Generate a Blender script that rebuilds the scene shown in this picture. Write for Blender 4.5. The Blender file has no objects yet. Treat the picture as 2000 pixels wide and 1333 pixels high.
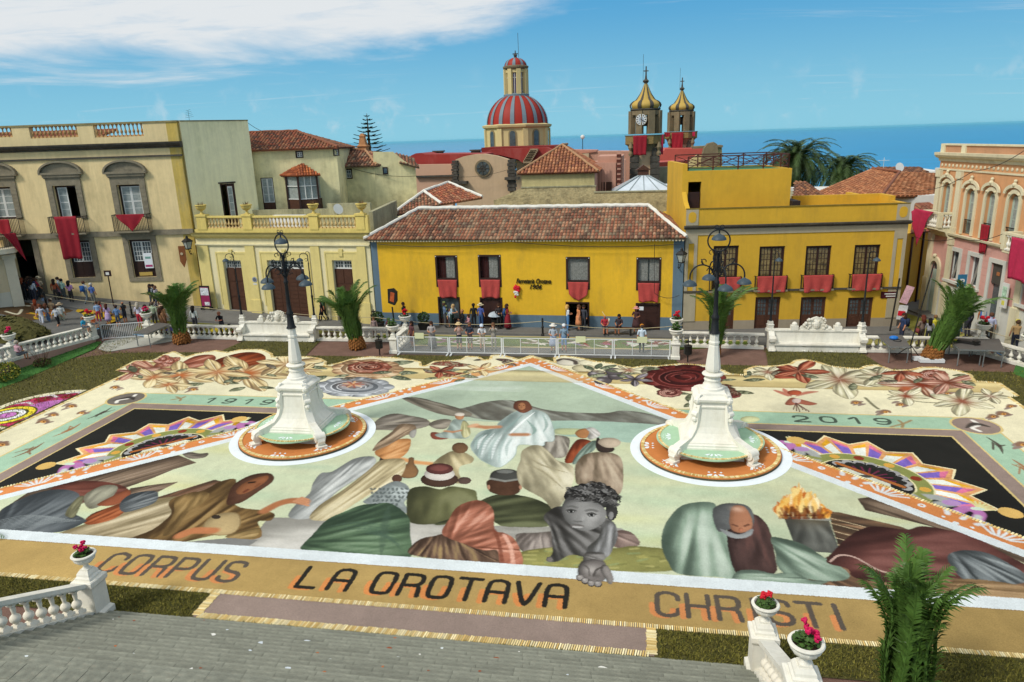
import bpy,bmesh,math,random
from math import sin,cos,radians
import numpy as np
from mathutils import Vector,Matrix
rnd=random.Random(7)
PI=math.pi
S=bpy.context.scene
COL=S.collection
# -- camera, sky, sun, exposure
CAM_H=12.3
FOC,ROLL,PITCH,YAW=1400.,radians(1.88),radians(15.8),radians(10.)
_F=Vector((-sin(YAW)*cos(PITCH),cos(YAW)*cos(PITCH),-sin(PITCH)))
_R0=Vector((cos(YAW),sin(YAW),0))
_U0=_R0.cross(_F)
_R=_R0*cos(ROLL)-_U0*sin(ROLL)
_U=_R0*sin(ROLL)+_U0*cos(ROLL)
cam_d=bpy.data.cameras.new('camera')
cam=bpy.data.objects.new('camera',cam_d)
COL.objects.link(cam)
cam.matrix_world=Matrix(((_R.x,_U.x,-_F.x,0),(_R.y,_U.y,-_F.y,0),(_R.z,_U.z,-_F.z,CAM_H),(0,0,0,1)))
cam_d.sensor_width=36.
cam_d.lens=FOC/2000*36.
cam_d.clip_start=.2
cam_d.clip_end=400000
S.camera=cam
SUN_EL,SUN_AZ=radians(46),radians(224)
world=bpy.data.worlds.new('World')
S.world=world
world.use_nodes=True
wn=world.node_tree.nodes
wl=world.node_tree.links
wn.clear()
w_out=wn.new('ShaderNodeOutputWorld')
w_bg=wn.new('ShaderNodeBackground')
sky=wn.new('ShaderNodeTexSky')
sky.sky_type='NISHITA'
sky.sun_disc=False
sky.sun_elevation=SUN_EL
sky.sun_rotation=SUN_AZ
sky.altitude=300
sky.air_density=1.25
sky.dust_density=.6
sky.ozone_density=1.6
w_bg.inputs['Strength'].default_value=.115
tc=wn.new('ShaderNodeTexCoord')
sep=wn.new('ShaderNodeSeparateXYZ')
wl.new(tc.outputs['Generated'],sep.inputs[0])
def wmath(op,a,b=None,clamp=False):
 n=wn.new('ShaderNodeMath')
 n.operation=op
 n.use_clamp=clamp
 for i,v in enumerate((a,b)):
  if v is None:
   continue
  if isinstance(v,(int,float)):
   n.inputs[i].default_value=v
  else:
   wl.new(v,n.inputs[i])
 return n.outputs[0]
zc=wmath('MAXIMUM',sep.outputs['Z'],.02)
cx=wmath('DIVIDE',sep.outputs['X'],wmath('ADD',zc,.06))
cy=wmath('DIVIDE',sep.outputs['Y'],wmath('ADD',zc,.06))
cmb=wn.new('ShaderNodeCombineXYZ')
wl.new(cx,cmb.inputs[0])
wl.new(cy,cmb.inputs[1])
cmb.inputs[2].default_value=3.7
def wnoise(vec,scale,detail,rough,sx=1.,sy=1.,rot=0.,dist=0.):
 m=wn.new('ShaderNodeMapping')
 m.inputs['Scale'].default_value=(sx,sy,1)
 m.inputs['Rotation'].default_value=(0,0,rot)
 wl.new(vec,m.inputs['Vector'])
 n=wn.new('ShaderNodeTexNoise')
 n.inputs['Scale'].default_value=scale
 n.inputs['Detail'].default_value=detail
 n.inputs['Roughness'].default_value=rough
 n.inputs['Distortion'].default_value=dist
 wl.new(m.outputs[0],n.inputs['Vector'])
 return n.outputs['Fac']
def wramp(fac,a,b,ca=0.,cb=1.):
 n=wn.new('ShaderNodeMapRange')
 n.interpolation_type='SMOOTHSTEP'
 n.inputs['From Min'].default_value=a
 n.inputs['From Max'].default_value=b
 n.inputs['To Min'].default_value=ca
 n.inputs['To Max'].default_value=cb
 wl.new(fac,n.inputs['Value'])
 return n.outputs[0]
n_edge=wnoise(cmb.outputs[0],.55,8,.6,1.,1.,.3,.4)
xb=wmath('ADD',sep.outputs['X'],.65)
zb_=wmath('ADD',wmath('MULTIPLY',wmath('MULTIPLY',xb,xb),.24),.088)
dz_=wmath('ADD',wmath('SUBTRACT',sep.outputs['Z'],zb_),wmath('MULTIPLY',wmath('SUBTRACT',n_edge,.5),.15))
bank=wramp(dz_,-.014,.035)
n_wisp=wnoise(cmb.outputs[0],1.1,9,.62,.45,1.6,.35,.8)
wisp=wramp(n_wisp,.56,.84,0.,.42)
n_puff=wnoise(tc.outputs['Generated'],26,6,.6,1,1,0,.2)
puff=wmath('MULTIPLY',wramp(n_puff,.54,.74,0,.35),wramp(sep.outputs['Z'],.10,.02))
puff=wmath('MULTIPLY',puff,wramp(sep.outputs['Z'],0.,.03))
n_tex=wnoise(cmb.outputs[0],2.2,10,.66,.7,1.3,.2,.5)
bank=wmath('MULTIPLY',bank,wramp(n_tex,.22,.52,.62,1.))
cl=wmath('MAXIMUM',wmath('MAXIMUM',bank,wisp),puff)
def wmix(f,a,b):
 n=wn.new('ShaderNodeMix')
 n.data_type='RGBA'
 for i,v in((0,f),(6,a),(7,b)):
  if isinstance(v,tuple):
   n.inputs[i].default_value=(*v,1)
  else:
   wl.new(v,n.inputs[i])
 return n.outputs[2]
low=wmix(wramp(sep.outputs['Z'],-.01,.20),(2.2,4.9,6.1),(.7,2.95,5.4))
hsky=wmix(wramp(sep.outputs['Z'],.16,.5),low,sky.outputs[0])
mixc=wn.new('ShaderNodeMix')
mixc.data_type='RGBA'
mixc.inputs[7].default_value=(6.2,6.5,6.7,1)
wl.new(cl,mixc.inputs[0])
wl.new(hsky,mixc.inputs[6])
wl.new(mixc.outputs[2],w_bg.inputs['Color'])
wl.new(w_bg.outputs[0],w_out.inputs[0])
sun_d=bpy.data.lights.new('sun','SUN')
sun_d.energy=2.5
sun_d.angle=radians(11)
sun_d.color=(1.,.95,.87)
sun=bpy.data.objects.new('sun',sun_d)
COL.objects.link(sun)
_sd=Vector((sin(SUN_AZ)*cos(SUN_EL),cos(SUN_AZ)*cos(SUN_EL),sin(SUN_EL)))
sun.rotation_euler=_sd.to_track_quat('Z','Y').to_euler()
sun.location=(0,0,60)
S.render.engine='CYCLES'
S.view_settings.view_transform='Standard'
S.view_settings.look='None'
S.view_settings.gamma=1
S.view_settings.use_curve_mapping=False
S.view_settings.exposure=.1
S.cycles.max_bounces=6
S.cycles.diffuse_bounces=3
S.cycles.transparent_max_bounces=8
# -- survey helpers: photo pixel -> place in the world
def ray(px,py):
 return _F+_R*((px-1000)/FOC)-_U*((py-666.5)/FOC)
def gz(px,py,z=0.):
 d=ray(px,py)
 t=(z-CAM_H)/d.z
 return Vector((0,0,CAM_H))+d*t
def at(px,py,Y):
 d=ray(px,py)
 return Vector((0,0,CAM_H))+d*(Y/d.y)
# -- materials
MATS={}
def srgb(c):
 """'#rrggbb' or 0-255 tuple -> linear"""
 if isinstance(c,str):
  c=tuple(int(c[i:i+2],16)for i in(1,3,5))
 r=[]
 for v in c[:3]:
  v/=255
  r.append(v/12.92 if v<=.04045 else((v+.055)/1.055)**2.4)
 return tuple(r)
def mat(name,color,rough=.8,vary=.15,scale=3.,bump=.15,bscale=30.,metal=0.,streak=0.,dirt=None,dirt_amt=0.,attr=None,spec=.3,rand=0.,detail=5,dscale=.6,dstretch=.3,tooth=.02):
 """one procedural material: base colour, large and small colour variation, rain streaks, dirt patches, bump"""
 if name in MATS:
  return MATS[name]
 c=srgb(color)if isinstance(color,str)else tuple(color)
 m=bpy.data.materials.new(name)
 m.use_nodes=True
 nt=m.node_tree
 N,L=nt.nodes,nt.links
 b=N['Principled BSDF']
 b.inputs['Roughness'].default_value=rough
 b.inputs['Metallic'].default_value=metal
 b.inputs['Specular IOR Level'].default_value=spec
 co=N.new('ShaderNodeTexCoord')
 src=co.outputs['Object']
 def noise(sc,det=5,ro=.6,stretch=(1,1,1)):
  mp=N.new('ShaderNodeMapping')
  mp.inputs['Scale'].default_value=stretch
  L.new(src,mp.inputs[0])
  n=N.new('ShaderNodeTexNoise')
  n.inputs['Scale'].default_value=sc
  n.inputs['Detail'].default_value=det
  n.inputs['Roughness'].default_value=ro
  L.new(mp.outputs[0],n.inputs['Vector'])
  return n.outputs['Fac']
 def mr(fac,a,b2,lo,hi):
  n=N.new('ShaderNodeMapRange')
  n.inputs['From Min'].default_value=a
  n.inputs['From Max'].default_value=b2
  n.inputs['To Min'].default_value=lo
  n.inputs['To Max'].default_value=hi
  L.new(fac,n.inputs['Value'])
  return n.outputs[0]
 def mul(col,fac):
  n=N.new('ShaderNodeVectorMath')
  n.operation='SCALE'
  L.new(col,n.inputs[0])
  L.new(fac,n.inputs['Scale'])
  return n.outputs[0]
 if attr:
  a=N.new('ShaderNodeAttribute')
  a.attribute_name=attr
  col=a.outputs['Color']
 else:
  a=N.new('ShaderNodeRGB')
  a.outputs[0].default_value=(*c,1)
  col=a.outputs[0]
 if vary:
  col=mul(col,mr(noise(scale,detail),.28,.72,1-vary,1+vary))
  col=mul(col,mr(noise(scale*7,4),.3,.7,1-vary*.5,1+vary*.5))
 if rand:
  oi=N.new('ShaderNodeObjectInfo')
  col=mul(col,mr(oi.outputs['Random'],0,1,1-rand,1+rand))
 if streak:
  col=mul(col,mr(noise(1.,6,.7,(3.5,3.5,.22)),.35,.65,1-streak,1+streak*.4))
 if dirt is not None:
  mx=N.new('ShaderNodeMix')
  mx.data_type='RGBA'
  dc=srgb(dirt)if isinstance(dirt,str)else dirt
  mx.inputs[7].default_value=(*dc,1)
  L.new(col,mx.inputs[6])
  L.new(mr(noise(dscale,9,.72,(1,1,dstretch)),.56-dirt_amt*.1,.70,0,dirt_amt),mx.inputs[0])
  col=mx.outputs[2]
 L.new(col,b.inputs['Base Color'])
 if bump:
  bp=N.new('ShaderNodeBump')
  bp.inputs['Strength'].default_value=bump
  bp.inputs['Distance'].default_value=tooth
  L.new(noise(bscale,6),bp.inputs['Height'])
  L.new(bp.outputs[0],b.inputs['Normal'])
 MATS[name]=m
 return m
def glass_mat(name,color,rough=.12,vary=.5):
 if name in MATS:
  return MATS[name]
 m=mat(name,color,rough,vary,1.5,0.,spec=.6)
 return m
# -- mesh builder
class MB:
 def __init__(s):
  s.v,s.f,s.c,s.m=[],[],[],[]
  s.col=None
  s.mi=0
 def add(s,vs,fs):
  o=len(s.v)
  s.v.extend(tuple(p)for p in vs)
  for f in fs:
   s.f.append(tuple(o+i for i in f))
   s.c.append(s.col)
   s.m.append(s.mi)
  return s
 def bx(s,x0,x1,y0,y1,z0,z1):
  vs=[(x0,y0,z0),(x1,y0,z0),(x1,y1,z0),(x0,y1,z0),(x0,y0,z1),(x1,y0,z1),(x1,y1,z1),(x0,y1,z1)]
  return s.add(vs,[(3,2,1,0),(4,5,6,7),(0,1,5,4),(1,2,6,5),(2,3,7,6),(3,0,4,7)])
 def box(s,c,sz,rz=0.,rx=0.,ry=0.):
  M=Matrix.Translation(c)@Matrix.Rotation(rz,4,'Z')@Matrix.Rotation(ry,4,'Y')@Matrix.Rotation(rx,4,'X')
  h=[q/2 for q in sz]
  vs=[M@Vector((a*h[0],b*h[1],d*h[2]))for d in(-1,1)for a,b in((-1,-1),(1,-1),(1,1),(-1,1))]
  return s.add(vs,[(3,2,1,0),(4,5,6,7),(0,1,5,4),(1,2,6,5),(2,3,7,6),(3,0,4,7)])
 def beam(s,p,q,w,h=None):
  """bar from p to q, width w, height h"""
  h=h or w
  p,q=Vector(p),Vector(q)
  d=(q-p)
  if d.length<1e-6:
   return s
  d.normalize()
  up=Vector((0,0,1))if abs(d.z)<.95 else Vector((1,0,0))
  a=d.cross(up).normalized()*(w/2)
  b=a.cross(d).normalized()*(h/2)
  vs=[]
  for e in(p,q):
   vs+=[e-a-b,e+a-b,e+a+b,e-a+b]
  return s.add(vs,[(0,1,2,3),(7,6,5,4),(0,4,5,1),(1,5,6,2),(2,6,7,3),(3,7,4,0)])
 def tube(s,pts,r,n=6,cap=True):
  pts=[Vector(p)for p in pts]
  rs=r if isinstance(r,(list,tuple))else[r]*len(pts)
  o=len(s.v)
  prev=None
  for i,p in enumerate(pts):
   d=(pts[min(i+1,len(pts)-1)]-pts[max(i-1,0)])
   d=d.normalized()if d.length>1e-9 else Vector((0,0,1))
   if prev is None:
    a=d.cross(Vector((0,0,1))if abs(d.z)<.9 else Vector((1,0,0))).normalized()
   else:
    a=(prev-d*prev.dot(d))
    a=a.normalized()if a.length>1e-6 else d.orthogonal().normalized()
   prev=a
   b=d.cross(a)
   for k in range(n):
    t=2*PI*k/n
    s.v.append(tuple(p+(a*cos(t)+b*sin(t))*rs[i]))
  for i in range(len(pts)-1):
   for k in range(n):
    k2=(k+1)%n
    s.f.append((o+i*n+k,o+i*n+k2,o+(i+1)*n+k2,o+(i+1)*n+k))
    s.c.append(s.col)
    s.m.append(s.mi)
  if cap:
   s.f.append(tuple(o+k for k in range(n))[::-1])
   s.f.append(tuple(o+(len(pts)-1)*n+k for k in range(n)))
   s.c+=[s.col]*2
   s.m+=[s.mi]*2
  return s
 def lathe(s,prof,c=(0,0,0),n=16,rot=0.,sx=1.,sy=1.,flute=0.,a0=0.,a1=2*PI):
  """prof: list of (radius, z)"""
  o=len(s.v)
  full=abs(a1-a0-2*PI)<1e-6
  m=n if full else n+1
  for r,z in prof:
   for k in range(m):
    t=a0+(a1-a0)*k/n+rot
    rr=r*(1-flute*(k%2))
    s.v.append((c[0]+rr*cos(t)*sx,c[1]+rr*sin(t)*sy,c[2]+z))
  for i in range(len(prof)-1):
   for k in range(n):
    k2=(k+1)%m
    s.f.append((o+i*m+k,o+i*m+k2,o+(i+1)*m+k2,o+(i+1)*m+k))
    s.c.append(s.col)
    s.m.append(s.mi)
  if full:
   if prof[0][0]>1e-4:
    s.f.append(tuple(o+k for k in range(m))[::-1])
    s.c.append(s.col)
    s.m.append(s.mi)
   if prof[-1][0]>1e-4:
    s.f.append(tuple(o+(len(prof)-1)*m+k for k in range(m)))
    s.c.append(s.col)
    s.m.append(s.mi)
  return s
 def sq(s,prof,c=(0,0,0),rot=0.,sy=1.):
  """square lathe: prof of (half width, z)"""
  return s.lathe([(h*math.sqrt(2),z)for h,z in prof],c,4,rot+PI/4,1,sy)if sy==1. else s._rect(prof,c,sy)
 def _rect(s,prof,c,sy):
  o=len(s.v)
  for h,z in prof:
   for a,b in((-1,-1),(1,-1),(1,1),(-1,1)):
    s.v.append((c[0]+a*h,c[1]+b*(h*sy if sy<10 else h+(sy-10)),c[2]+z))
  nf=len(prof)
  for i in range(nf-1):
   for k in range(4):
    k2=(k+1)%4
    s.f.append((o+i*4+k,o+i*4+k2,o+i*4+4+k2,o+i*4+4+k))
    s.c.append(s.col)
    s.m.append(s.mi)
  s.f+=[(o+3,o+2,o+1,o),tuple(o+(nf-1)*4+k for k in range(4))]
  s.c+=[s.col]*2
  s.m+=[s.mi]*2
  return s
 def prism(s,pts,ax,a0,a1):
  """extrude polygon. ax='z': pts (x,y); ax='y': pts (x,z); ax='x': pts (y,z)"""
  n=len(pts)
  def mk(p,a):
   return{'z':(p[0],p[1],a),'y':(p[0],a,p[1]),'x':(a,p[0],p[1])}[ax]
  vs=[mk(p,a0)for p in pts]+[mk(p,a1)for p in pts]
  fs=[tuple(range(n))[::-1],tuple(range(n,2*n))]+[(i,(i+1)%n,n+(i+1)%n,n+i)for i in range(n)]
  return s.add(vs,fs)
 def quad(s,*p):
  return s.add(p,[tuple(range(len(p)))])
 def ball(s,c,r,n=8,m=5,sx=1,sy=1,sz=1):
  pr=[(sin(PI*i/m)*r,-cos(PI*i/m)*r*sz)for i in range(m+1)]
  pr[0]=(1e-5,pr[0][1])
  pr[-1]=(1e-5,pr[-1][1])
  return s.lathe(pr,c,n,0,sx,sy)
 def mesh(s,name,mats,smooth=False):
  me=bpy.data.meshes.new(name)
  me.from_pydata(s.v,[],s.f)
  if not isinstance(mats,(list,tuple)):
   mats=[mats]
  for m in mats:
   me.materials.append(m)
  if len(mats)>1:
   me.polygons.foreach_set('material_index',s.m)
  if any(c is not None for c in s.c):
   ca=me.color_attributes.new('tint','FLOAT_COLOR','CORNER')
   arr=np.ones((len(me.loops),4),'f')
   i=0
   for f,c in zip(s.f,s.c):
    k=len(f)
    if c is not None:
     arr[i:i+k,:3]=c
    i+=k
   ca.data.foreach_set('color',arr.ravel())
  bm=bmesh.new()
  bm.from_mesh(me)
  bmesh.ops.recalc_face_normals(bm,faces=bm.faces)
  bm.to_mesh(me)
  bm.free()
  if smooth:
   me.polygons.foreach_set('use_smooth',[True]*len(me.polygons))
   me.set_sharp_from_angle(angle=radians(smooth if smooth is not True else 40))
  me.update()
  return me
 def build(s,name,mats,parent=None,smooth=False,loc=None,rz=None):
  o=bpy.data.objects.new(name,s.mesh(name,mats,smooth))
  COL.objects.link(o)
  if parent is not None:
   o.parent=parent
  if loc is not None:
   o.location=loc
  if rz is not None:
   o.rotation_euler[2]=rz
  return o
def tag(o,label=None,cat=None,group=None,kind=None):
 for k,v in(('label',label),('category',cat),('group',group),('kind',kind)):
  if v is not None:
   o[k]=v
 return o
def thing(name,label,cat,loc=(0,0,0),rz=0.,group=None):
 o=bpy.data.objects.new(name,None)
 COL.objects.link(o)
 o.empty_display_size=.2
 o.location=loc
 o.rotation_euler[2]=rz
 return tag(o,label,cat,group)
def inst(name,me,parent=None,loc=(0,0,0),rz=0.,scale=None,rot=None):
 o=bpy.data.objects.new(name,me)
 COL.objects.link(o)
 if parent is not None:
  o.parent=parent
 o.location=loc
 o.rotation_euler=rot if rot else(0,0,rz)
 if scale is not None:
  o.scale=scale if isinstance(scale,(tuple,list))else(scale,)*3
 return o
KIDS={}
def copy_tree(o,loc=None,rz=None,label=None,scale=None,parent=None):
 c=o.copy()
 COL.objects.link(c)
 if parent is not None:
  c.parent=parent
 if loc is not None:
  c.location=loc
 if rz is not None:
  c.rotation_euler=(0,0,rz)
 if scale is not None:
  c.scale=(scale,)*3 if isinstance(scale,(int,float))else scale
 if label:
  c['label']=label
 for ch in list(o.children):
  copy_tree(ch,parent=c)
 return c
def smooth_pts(pts,n=5,closed=True):
 """Catmull-Rom through the points"""
 P=[np.array(p,float)for p in pts]
 out=[]
 m=len(P)
 rng=range(m)if closed else range(m-1)
 for i in rng:
  if closed:
   p0,p1,p2,p3=P[i-1],P[i],P[(i+1)%m],P[(i+2)%m]
  else:
   p0,p1,p2,p3=P[max(i-1,0)],P[i],P[i+1],P[min(i+2,m-1)]
  for k in range(n):
   t=k/n
   out.append(.5*((2*p1)+(-p0+p2)*t+(2*p0-5*p1+4*p2-p3)*t*t+(-p0+3*p1-3*p2+p3)*t**3))
 if not closed:
  out.append(P[-1])
 return out
# -- the coloured sand picture
AX=-5.7
TX0,TX1,TY0,TY1,TRES=-30.2,18.8,14.8,40.,.018
TW,TH=int((TX1-TX0)/TRES),int((TY1-TY0)/TRES)
_rs=np.random.RandomState(5)
def _fractal(n,beta,seed):
 r=np.random.RandomState(seed)
 f=np.fft.fftfreq(n)
 k=np.sqrt(f[:,None]**2+f[None,:]**2)
 k[0,0]=1
 s=np.fft.fft2(r.randn(n,n))/k**beta
 s[0,0]=0
 a=np.real(np.fft.ifft2(s))
 return((a-a.mean())/a.std()).astype('f')
NZ=_fractal(512,1.25,3)
NZ2=_fractal(512,.9,8)
NZW=np.random.RandomState(4).uniform(-1.7,1.7,(256,256)).astype('f')
def nz(u,v,a=None):
 a=NZ if a is None else a
 n=a.shape[0]
 iu,iv=np.floor(u).astype(int),np.floor(v).astype(int)
 fu,fv=u-iu,v-iv
 fu=fu*fu*(3-2*fu)
 fv=fv*fv*(3-2*fv)
 iu%=n
 iv%=n
 i2,j2=(iu+1)%n,(iv+1)%n
 return(a[iv,iu]*(1-fu)+a[iv,i2]*fu)*(1-fv)+(a[j2,iu]*(1-fu)+a[j2,i2]*fu)*fv
def _lin(c):
 return np.array(srgb(c),'f')
class Sheet:
 def __init__(s,x0,x1,y0,y1,res):
  s.x0,s.y0,s.res=x0,y0,res
  s.w,s.h=int((x1-x0)/res),int((y1-y0)/res)
  s.a=np.zeros((s.h,s.w,3),'f')
 def g(s,pts,px):
  if px:
   pts=[gz(*p)[:2]for p in pts]
  return np.array([(p[0],p[1])for p in pts],float)
 def win(s,q,pad=0.):
  x0,y0=q.min(0)-pad
  x1,y1=q.max(0)+pad
  i0,i1=max(0,int((x0-s.x0)/s.res)),min(s.w,int((x1-s.x0)/s.res)+2)
  j0,j1=max(0,int((y0-s.y0)/s.res)),min(s.h,int((y1-s.y0)/s.res)+2)
  if i1<=i0 or j1<=j0:
   return None
  X=s.x0+(np.arange(i0,i1)+.5)*s.res
  Y=s.y0+(np.arange(j0,j1)+.5)*s.res
  return i0,i1,j0,j1,X,Y
 def mask(s,q,w):
  i0,i1,j0,j1,X,Y=w
  m=np.zeros((j1-j0,i1-i0),bool)
  n=len(q)
  for j,y in enumerate(Y):
   xs=[]
   for k in range(n):
    xa,ya=q[k]
    xb,yb=q[(k+1)%n]
    if(ya>y)!=(yb>y):
     xs.append(xa+(y-ya)*(xb-xa)/(yb-ya))
   xs.sort()
   for k in range(0,len(xs)-1,2):
    a=int(math.ceil((xs[k]-X[0])/s.res))
    b=int(math.floor((xs[k+1]-X[0])/s.res))+1
    if b>0 and a<m.shape[1]:
     m[j,max(a,0):max(b,0)]=True
  return m
 def fill(s,pts,col,px=True,sm=False,vary=.05,nsc=3.,alpha=1.,edge=None,ew=.05,rel=None):
  q=s.g(pts,px)
  if sm:
   q=np.array(smooth_pts(q,4))
  w=s.win(q)
  if w is None:
   return q
  i0,i1,j0,j1,X,Y=w
  m=s.mask(q,w)
  c=_lin(col)
  k=1+vary*nz(X[None,:]*nsc+7,Y[:,None]*nsc+3)if vary else np.ones(m.shape)
  if rel is None:
   rel=.55 if(px and(sm or len(q)==20)and np.ptp(q[:,1])>.22)else 0
  if rel:
   r_=max(2,int(min(np.ptp(q[:,0]),np.ptp(q[:,1]))*.2/s.res))
   b=s.soft(m,r_)
   gy_,gx_=np.gradient(b)
   k=k*np.clip(1+rel*((-gx_*.75+gy_*.65)*-r_*-1.-.55*(1-np.clip((b-.45)/.5,0,1))),.25,1.5)
  v=np.clip(c[None,None]*k[...,None],0,1)
  A=s.a[j0:j1,i0:i1]
  if px and sm:
   a_=(np.clip(s.soft(m,1)*1.3-.15,0,1)*alpha)[...,None]
   A[:]=A*(1-a_)+v*a_
  else:
   A[m]=A[m]*(1-alpha)+v[m]*alpha
  if edge is not None:
   s.line(list(q)+[q[0]],ew,edge,.8,px=False)
  return q
 def soft(s,m,r):
  """box blur of a mask, r in cells"""
  r=max(1,int(r))
  a=np.pad(m.astype('f'),r)
  for _ in range(2):
   for ax in(0,1):
    c=np.cumsum(a,ax)
    c=np.concatenate([np.zeros_like(np.take(c,[0],ax)),c],ax)
    n=a.shape[ax]
    hi=np.minimum(np.arange(n)+r+1,n)
    lo=np.maximum(np.arange(n)-r,0)
    a=(np.take(c,hi,ax)-np.take(c,lo,ax))/(2*r+1)
  return a[r:-r,r:-r]
 def cloth(s,pts,col,dark,light,d,sm=True,sc=2.2,ratio=.22,gain=.55,edge=None,ew=.05,bend=.5,nf=None,rel=1.):
  """drapery: modelled round like a body, with long folds running from d[0] towards d[1] (photo points)"""
  q=s.g(pts,True)
  if sm:
   q=np.array(smooth_pts(q,4))
  w=s.win(q,.06)
  if w is None:
   return
  i0,i1,j0,j1,X,Y=w
  m=s.mask(q,w)
  dd=s.g(d,True)
  t=dd[1]-dd[0]
  t/=np.linalg.norm(t)
  Xg,Yg=np.meshgrid(X-q[:,0].mean(),Y-q[:,1].mean())
  al=Xg*t[0]+Yg*t[1]
  ac=-Xg*t[1]+Yg*t[0]
  qa=(q-q.mean(0))@t
  qc=(q-q.mean(0))@np.array([-t[1],t[0]])
  La,Lc=max(np.ptp(qa)/2,.1),max(np.ptp(qc)/2,.1)
  rr=np.random.RandomState(abs(hash((round(pts[0][0]),len(pts),round(pts[1][1]))))%9999)
  off=rr.uniform(0,90)
  wob=bend*.22*nz(Xg*.9+off,Yg*.9+off)
  n=.45*nz(al*sc*ratio*1.2+off,(ac+wob)*sc+off,NZW)+.16*nz(al*sc*ratio*4+off,(ac+wob)*sc*4+off,NZW)
  K=nf if nf is not None else int(np.clip(Lc*sc*2.2,3,15))
  apex=-La*rr.uniform(1.2,2.2)
  for k in range(K):
   c0=(-1+2*(k+rr.uniform(.15,.85))/K)*Lc
   a_c,a_l=rr.uniform(-.5,.5)*La,rr.uniform(.45,1.1)*La
   spread=(al-apex)/(-apex)
   path=c0*spread+rr.uniform(-.12,.12)*Lc*np.sin(al/La*rr.uniform(1,2.4)+rr.uniform(0,6))
   ww=rr.uniform(.35,.9)*Lc/K*1.15
   x=(ac-path)/ww
   n+=gain*rr.uniform(1.,2.2)*(-x*np.exp(-x*x))*np.exp(-((al-a_c)/a_l)**2*1.2)*1.5
  R1=max(2,int(min(La,Lc)*.42/s.res))
  b=s.soft(m,R1)
  gy_,gx_=np.gradient(b)
  n+=rel*(-(gx_*-.75+gy_*.65)*R1*-1.5)
  n-=rel*.75*(1-np.clip((b-.45)/.5,0,1))
  n=np.tanh(n*.95)
  c,dk,lt=_lin(col)*.95,_lin(dark)*.55,_lin(light)*1.04
  pos=np.clip(n,0,1)[...,None]
  neg=np.clip(-n,0,1)[...,None]
  v=c*(1-pos-neg)+lt*pos+dk*neg
  al_=(s.soft(m,1.6 if R1>5 else 1))[...,None]
  al_=np.clip(al_*1.5-.25,0,1)
  A=s.a[j0:j1,i0:i1]
  A[:]=A*(1-al_)+v*al_
  if edge is not None:
   s.line(list(q)+[q[0]],ew,edge,.5,px=False)
 def line(s,pts,wd,col,alpha=.9,px=True,soft=.45,taper=False,sm=False):
  q=s.g(pts,px)
  if sm:
   q=np.array(smooth_pts(q,5,False))
  c=_lin(col)
  n=len(q)-1
  for k in range(n):
   a,b=q[k],q[k+1]
   ww=wd*(1-abs(2*(k+.5)/n-1)**1.5*.85)if taper else wd
   w=s.win(np.array([a,b]),ww+.03)
   if w is None:
    continue
   i0,i1,j0,j1,X,Y=w
   dx,dy=b-a
   L2=dx*dx+dy*dy+1e-9
   Xg,Yg=X[None,:]-a[0],Y[:,None]-a[1]
   t=np.clip((Xg*dx+Yg*dy)/L2,0,1)
   dist=np.hypot(Xg-t*dx,Yg-t*dy)
   al=alpha*np.clip((ww*.5*(1+soft)-dist)/(ww*soft+1e-6),0,1)
   A=s.a[j0:j1,i0:i1]
   A[:]=A*(1-al[...,None])+c*al[...,None]
 def disc(s,x,y,rx,ry,col,px=True,**k):
  pts=[(x+rx*cos(t),y+ry*sin(t))for t in np.linspace(0,2*PI,20,endpoint=False)]
  return s.fill(pts,col,px,**k)
 def glow(s,x,y,rx,ry,col,a=.6):
  """soft patch, photo coordinates"""
  c0=s.g([(x,y),(x+rx,y),(x,y-ry)],True)
  R=abs(c0[1,0]-c0[0,0])
  V=abs(c0[2,1]-c0[0,1])
  w=s.win(c0[:1],max(R,V)*1.5)
  if w is None:
   return
  i0,i1,j0,j1,X,Y=w
  d=((X[None,:]-c0[0,0])/R)**2+((Y[:,None]-c0[0,1])/V)**2
  n=nz(X[None,:]*1.5+x,Y[:,None]*2.5+y)
  al=(a*np.exp(-d*1.6)*np.clip(.9+.35*n,0,1.4)).clip(0,1)[...,None]
  A=s.a[j0:j1,i0:i1]
  A[:]=A*(1-al)+_lin(col)*al
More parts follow.
